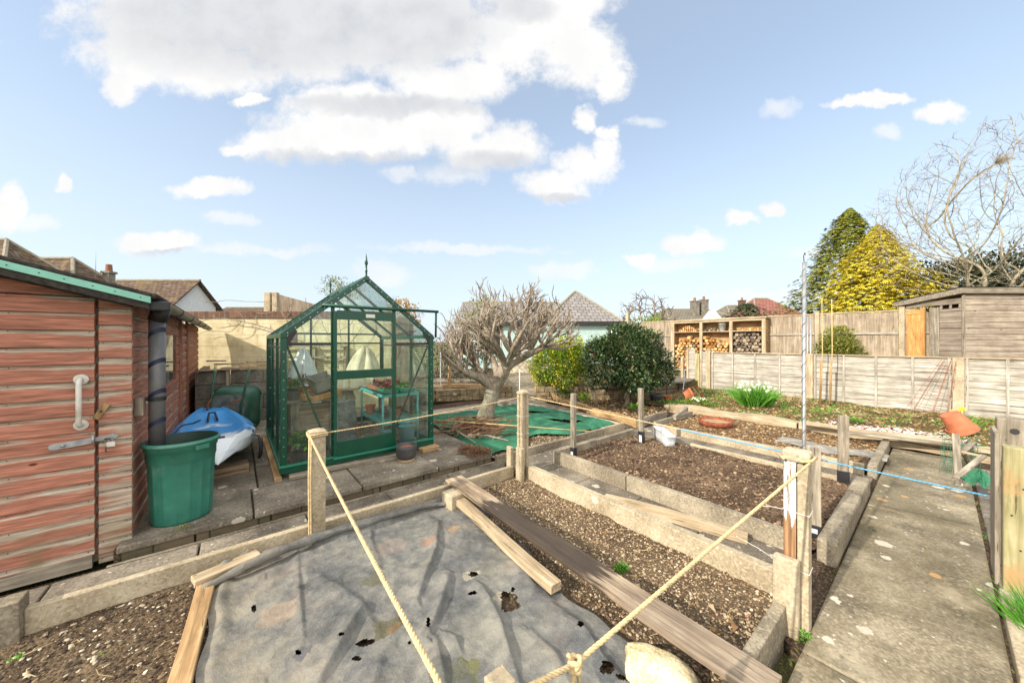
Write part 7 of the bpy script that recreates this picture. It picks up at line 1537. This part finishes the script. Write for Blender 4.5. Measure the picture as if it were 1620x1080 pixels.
for (px, py, z, r, h, n, lb_, mt) in [(982, 900, -.03, .035, .06, 90, 'bright green tuft of seedlings in the gravelly front bed', 'grass_bright'), (748, 741, .0, .03, .05, 30, 'tiny green tuft at the foot of the terrace by the plank end', 'grass_bright'),
        (160, 1035, -.03, .015, .03, 14, 'tiny green seedling in the dark soil left of the sheet', 'grass_bright'), (26, 1040, -.03, .02, .04, 12, 'small green shoot in the soil at the left edge', 'grass_bright'), (930, 800, -.03, .02, .04, 22, 'little yellowish tuft in the gravel right of the long plank', 'grass_dull'),
        (1545, 850, -.05, .035, .07, 60, 'green weed growing in the crack beside the timber post', 'grass_bright'), (1552, 890, -.06, .03, .05, 40, 'lower green weed in the crack beside the timber post', 'grass_bright'), (1380, 837, .0, .02, .02, 30, 'little green moss tuft on the path right of the kerb', 'grass_dull'), (1468, 867, .0, .02, .02, 30, 'little green moss tuft in the middle of the path', 'grass_dull')]:
    c = Vector((*G(px, py, z)[:2], z)); t = thing('grass_tuft', lb_, 'grass tuft', c); mb = MB(); blades(mb, (0, 0, 0), n, r, h, .005, .7); part('blades', mb, mt, t)
c = Vector((3.22, -.37, -.02)); t = thing('grass_clump', 'tall bright green grass clump at the right edge behind the kerb', 'grass', c); mb = MB(); blades(mb, (0, 0, 0), 420, .12, .26, .006, .6, flop=.25); part('blades', mb, 'grass_bright', t)
mb = MB()
for (px, py) in [(1148, 985), (1160, 1000), (1135, 1008), (1010, 920), (1120, 960), (960, 850), (1015, 935)]: leaf(mb, Vector(G(px, py, -.02)), rdir(-.1), .06, .035, bend=.8); 
tag(part('dead_leaves', mb, 'leaf_litter'), 'curled dead leaves lying on the gravel of the front bed', None, kind='stuff')
mb = MB(); n_ = 0
for i in range(220):   # little straws, grit and weeds along the edges of the paving
    px_, x_, y_ = 0, *random.choice([(random.uniform(1.2, 4.9), random.uniform(.425, .445)), (random.uniform(2, 6.5), random.uniform(-.225, -.21)), (random.uniform(-.5, 2.4), random.uniform(3.42, 3.45)), (random.uniform(2.65, 2.66), random.uniform(.8, 2.9))]); blades(mb, (x_, y_, -.02), 3, .012, .03, .004, 1.2)
tag(part('crack_weeds', mb, 'grass_dull'), 'thin weeds and moss growing in the cracks of the paving', None, kind='stuff')
# ---------------------------------------------------------------- odds and ends
def wire_cage():
    b = Vector(G(1466, 646, .1)); b = Vector((10.45, yX(1466, 10.45), .1)); tp_ = Vector((10.72, yX(1502, 10.72), 1.14)); t = thing('wire_cage', 'rusty wire plant cage leaning against the low fence post', 'plant cage', b); mb = MB(); ax = (tp_ - b); u = ax.cross(Vector((1, 0, 0))).normalized(); v = ax.cross(u).normalized()
    for k in range(7): a = 6.283 * k / 7; mb.tube([(u * math.cos(a) + v * math.sin(a)) * .27, ax + (u * math.cos(a) + v * math.sin(a)) * .09], .0035, 4)
    for q in (.12, .38, .64, .86): r = .27 + (.09 - .27) * q; mb.tube([ax * q + (u * math.cos(i * .3142) + v * math.sin(i * .3142)) * r for i in range(21)], .0035, 4)
    part('wires', mb, 'rust', t)
wire_cage()
for px, lb_ in ((1300, 'left of the two tall canes with orange bark wrapping'), (1315.5, 'right of the two tall canes with orange bark wrapping')):
    y = yX(px, 10.35); t = thing('garden_cane', lb_, 'cane', (10.35, y, .1)); mb = MB(); mb.tube([(0, .02, 0), (.01, -.01, 1.2), (.02, .0, 2.34)], [.011, .010, .007], 8); part('cane', mb, 'bamboo', t, smooth=True)
    mb = MB(); mb.tube([(0, .03, 0), (.005, .015, .5), (.01, .02, .95)], [.022, .020, .012], 8); part('bark_wrap', mb, 'tan_z', t, smooth=True)
t = thing('trestle', 'grey cross-braced timber frame standing at the right beside the path', 'frame', (5.86, -.17, 0)); fr_d = 3.59
def fpt(px, py, d): return Vector(at(px, py, d)) - Vector((5.86, -.17, 0))
for nm, a, b, wd, th, mt in [('upright', (1517, 768, 3.6), (1512, 686, 3.85), .055, .02, 'wood_x'), ('brace', (1512, 756, 3.5), (1556, 720, 3.7), .05, .02, 'wood_x'), ('brace', (1520, 716, 3.8), (1540, 700, 4.2), .05, .02, 'wood_x'), ('rail', (1520, 714, 3.8), (1557, 722, 3.7), .035, .02, 'pale_x'), ('brace', (1524, 716, 3.9), (1535, 735, 4.0), .045, .02, 'wood_x')]: beam(nm, fpt(*a), fpt(*b), wd, th, mt, parent=t)
mb = MB()
for i in range(26):
    for (pa, pb) in (((1490 + i * 2.4, 690 + 4 * math.sin(i)), (1486 + i * 2.4 + 5 * math.sin(i * 2), 748 + 8 * math.sin(i * 1.7))),):
        a, b = Vector(at(*pa, 4.4)), Vector(at(*pb, 3.9)); mb.tube([a, a.lerp(b, .35) + rdir() * .03, a.lerp(b, .7) + rdir() * .03, b], .0016, 4)
for i in range(18):
    a, b = Vector(at(1488, 692 + i * 3.2, 4.35 - i * .022)), Vector(at(1552, 694 + i * 3.2 + 4 * math.sin(i), 4.3 - i * .022)); mb.tube([a, a.lerp(b, .3) + rdir() * .03, a.lerp(b, .6) + rdir() * .04, b], .0016, 4)
t = thing('plant_netting', 'loose green plastic netting draped round the cross-braced timber frame', 'netting', (0, 0, 0)); part('strands', mb, 'netting', t)
mb = MB(); mb.grid(lambda u, v: tuple(Vector(at(1540 + 14 * u + 3 * math.sin(v * 7), 741 + 20 * v, 3.35)) + Vector((0, 0, .01 * math.sin(u * 9 + v * 8)))), 10, 10); mb = MB(); bp = at(1549, 755, 3.3)
mb.grid(lambda u, v: (bp[0] + .09 * v * (1 + .3 * math.sin(u * 38)) * math.cos(u * 6.283), bp[1] + .09 * v * (1 + .3 * math.sin(u * 38)) * math.sin(u * 6.283), bp[2] - .05 + .12 * (1 - v ** 1.5) + .02 * math.sin(u * 50 + v * 9)), 40, 8); part('bundled_net', mb, 'netting', t)
for i, (a, b) in enumerate([((1586, 668, 4.4), (1628, 678, 4.1)), ((1586, 680, 4.2), (1628, 690, 3.9)), ((1586, 690, 4.0), (1628, 701, 3.7))]):
    beam('timber_slab', at(*a), at(*b), .12, .03, 'pale_x', ['uppermost pale bark-edged slab in the stack at the right edge', 'middle pale bark-edged slab in the stack at the right edge', 'lowest pale bark-edged slab in the stack at the right edge'][i], 'timber slab')
mb = MB(); p = at(1606, 690, 4.1); mb.box(-.3, .5, -.25, .2, 0, p[2] - .12, Matrix.Translation((p[0] + .15, p[1] - .25, 0)) @ Matrix.Rotation(RZ, 4, 'Z')); tag(part('compost_box', mb, 'brown_plank', bevel=.01), 'brown timber box carrying the pale slabs at the right edge', 'box')
# rusty heap, dark pot, cut stem, hose, paving stones on the upper ground
hp = Vector((*G(1092, 634, .14)[:2], .14)); t = thing('rusty_heap', 'heap of broken terracotta and rusty frames by the corner of the low fence', 'scrap heap', hp)
for i, (a, b, wd, mt) in enumerate([((1068, 622), (1100, 611), .05, 'rust'), ((1100, 611), (1116, 632), .05, 'rust'), ((1072, 632), (1108, 620), .05, 'tan_x'), ((1085, 628), (1118, 634), .04, 'rust'), ((1095, 612), (1112, 634), .03, 'tan_x')]):
    d_ = 8.45; beam('scrap_bar', Vector(at(*a, d_ + .1 * i)) - hp, Vector(at(*b, d_ - .1 * i)) - hp, wd, .02, mt, parent=t)
mb = MB(); mb.lathe([(.09, 0), (.12, .14), (.13, .14), (.13, .18), (.115, .17), (.08, .02)], 20, TR((-.02, .12, .10), rx=1.1, rz=.6), cap=False); part('broken_pot', mb, 'terra', t, smooth=True)
pot('dark_tub', *G(1038, 636, .06)[:2], .06, .15, .2, 'charcoal', 'dark grey tub in the shade against the mossy wall', 'tub', lip=False)
pot('orange_pot', *G(1056, 632, .08)[:2], .06, .10, .12, 'terra', 'small terracotta pot right of the dark grey tub', 'pot')
cs = Vector(at(943, 641, 8.0)); mb = MB(); mb.tube([(0, 0, 0)] + [tuple(Vector(at(px, py, 8.0)) - cs) for px, py in ((940, 625), (936, 608), (934, 598))], [.05, .045, .05, .075], 10); t = thing('stump', 'pale sawn-off stem leaning before the stone wall between the two bushes', 'tree stump', cs); part('stem', mb, 'pale_z', t, smooth=True)
mb = MB(); mb.tube([at(1083, 585, 9.6), at(1082, 605, 9.4), at(1080, 622, 9.2), at(1086, 632, 9.0), at(1094, 634, 8.8)], .014, 8); tag(part('hose', mb, 'galv', smooth=True), 'grey hose hanging over the mossy wall beside the fence end', 'hose')
mb = MB(); a = at(1066, 592, 10.2); mb.box(-.9, .9, -.5, .6, 0, .04, Matrix.Translation((a[0] + .2, a[1] + .1, .335)) @ Matrix.Rotation(.2, 4, 'Z')); tag(part('paving_stone', mb, 'slab', bevel=.01), 'pale paving slabs on the raised ground below the log store', 'paving')
def scrap():
    c = G(1298, 706, .08); mb = MB(); mb.grid(lambda u, v: (c[0] - .18 + .42 * v + .06 * math.sin(u * 9), c[1] - .62 + 1.1 * u, z_b3(c[0] - .18 + .42 * v, c[1] - .62 + 1.1 * u) + .012 + .022 * abs(math.sin(u * 13 + v * 5)) * math.sin(v * 3.1)), 30, 12); tag(part('fabric_scrap', mb, plain('grey_scrap', (132, 126, 116), .9, .2, 9)), 'crumpled grey fabric scrap on the soil of the third bed', 'fabric scrap')
scrap()

# fallen twigs on the beds and slabs
mb = MB()
for i in range(130):
    zn, zf_, (xa, xb, ya, yb) = random.choice([(0, z_front, (1.7, 2.5, .65, 2.9)), (0, z_b2, (3.2, 4.8, .6, 2.9)), (0, z_b3, (5.6, 7.2, .6, 2.9)), (0, z_front, (-1.2, -.2, 1.8, 2.95)), (0, z_mat, (3.3, 5.1, 3.5, 5.8))])
    x, y = random.uniform(xa, xb), random.uniform(ya, yb); a = random.uniform(0, 6.28); L = random.uniform(.03, .12); r = random.uniform(.0012, .003); z = zf_(x, y) + .012
    mb.tube([(x, y, z), (x + L * .5 * math.cos(a), y + L * .5 * math.sin(a), z + .008), (x + L * math.cos(a + .3), y + L * math.sin(a + .3), z)], [r, r, r * .5], 4)
tag(part('twigs', mb, 'straw'), 'small dry twigs fallen on the soil of the beds', None, kind='stuff')
mb = MB()
for k in range(16):
    for x in (-.76, -1.08): z = .10 + k * PT; mb.cyl((x + .004 * (k % 3), 3.551, z), (x + .004 * (k % 3), 3.5478, z), .0032, 6)
    z = .03 + k * PT; mb.cyl((-.70 + .003 * (k % 2), 3.564, z), (-.70 + .003 * (k % 2), 3.5605, z), .003, 6); mb.cyl((-.59, 3.564, z), (-.59, 3.5605, z), .003, 6)
o = sp('nails', mb, 'dark_iron'); o['kind'] = 'stuff'
# repeats share a group phrase
GR = {'edging_board': 'edging boards round the beds', 'kerb': 'concrete kerbs along the path', 'concrete_stub': 'short concrete stubs at the bed corners', 'plank': 'loose planks and timber edgings among the beds', 'sleeper': 'timber sleepers edging the beds', 'rope_post': 'concrete posts carrying the ropes', 'rope': 'ropes strung between the posts',
      'stake': 'wooden stakes in metal shoes', 'board': 'boards on top of the block bay', 'seed_tray': 'plant trays on the turquoise staging', 'plant_pot': 'pots inside the greenhouse', 'bucket': 'aqua buckets in the greenhouse', 'potted_plant': 'potted plants on the potting stand', 'fleece': 'fleece heaps in the greenhouse', 'clothes_prop': 'pair of grey poles behind the low fence',
      'timber_gate_post': 'timber posts at the right edge', 'retaining_wall': 'low walls behind the round bush', 'bungalow': 'bungalows beyond the garden', 'house': 'distant houses', 'garden_post': 'posts beyond the greenhouse', 'low_plant': 'low plants in the beds', 'grass_tuft': 'small grass tufts', 'garden_cane': 'tall canes by the low fence', 'timber_slab': 'bark-edged slabs at the right edge',
      'dead_stems': 'patches of dead stems', 'cut_branch': 'cut branches by the pruning pile', 'climbing_shrub': 'trained shrubs on the yellow wall', 'bare_tree': 'bare trees on the skyline', 'fence_board': 'grey boards at the right edge'}
for o in list(col.objects):
    if o.parent is None and o.get('category') and not o.get('group'):
        n_ = o.name.split('.')[0]
        if n_ in GR: o['group'] = GR[n_]
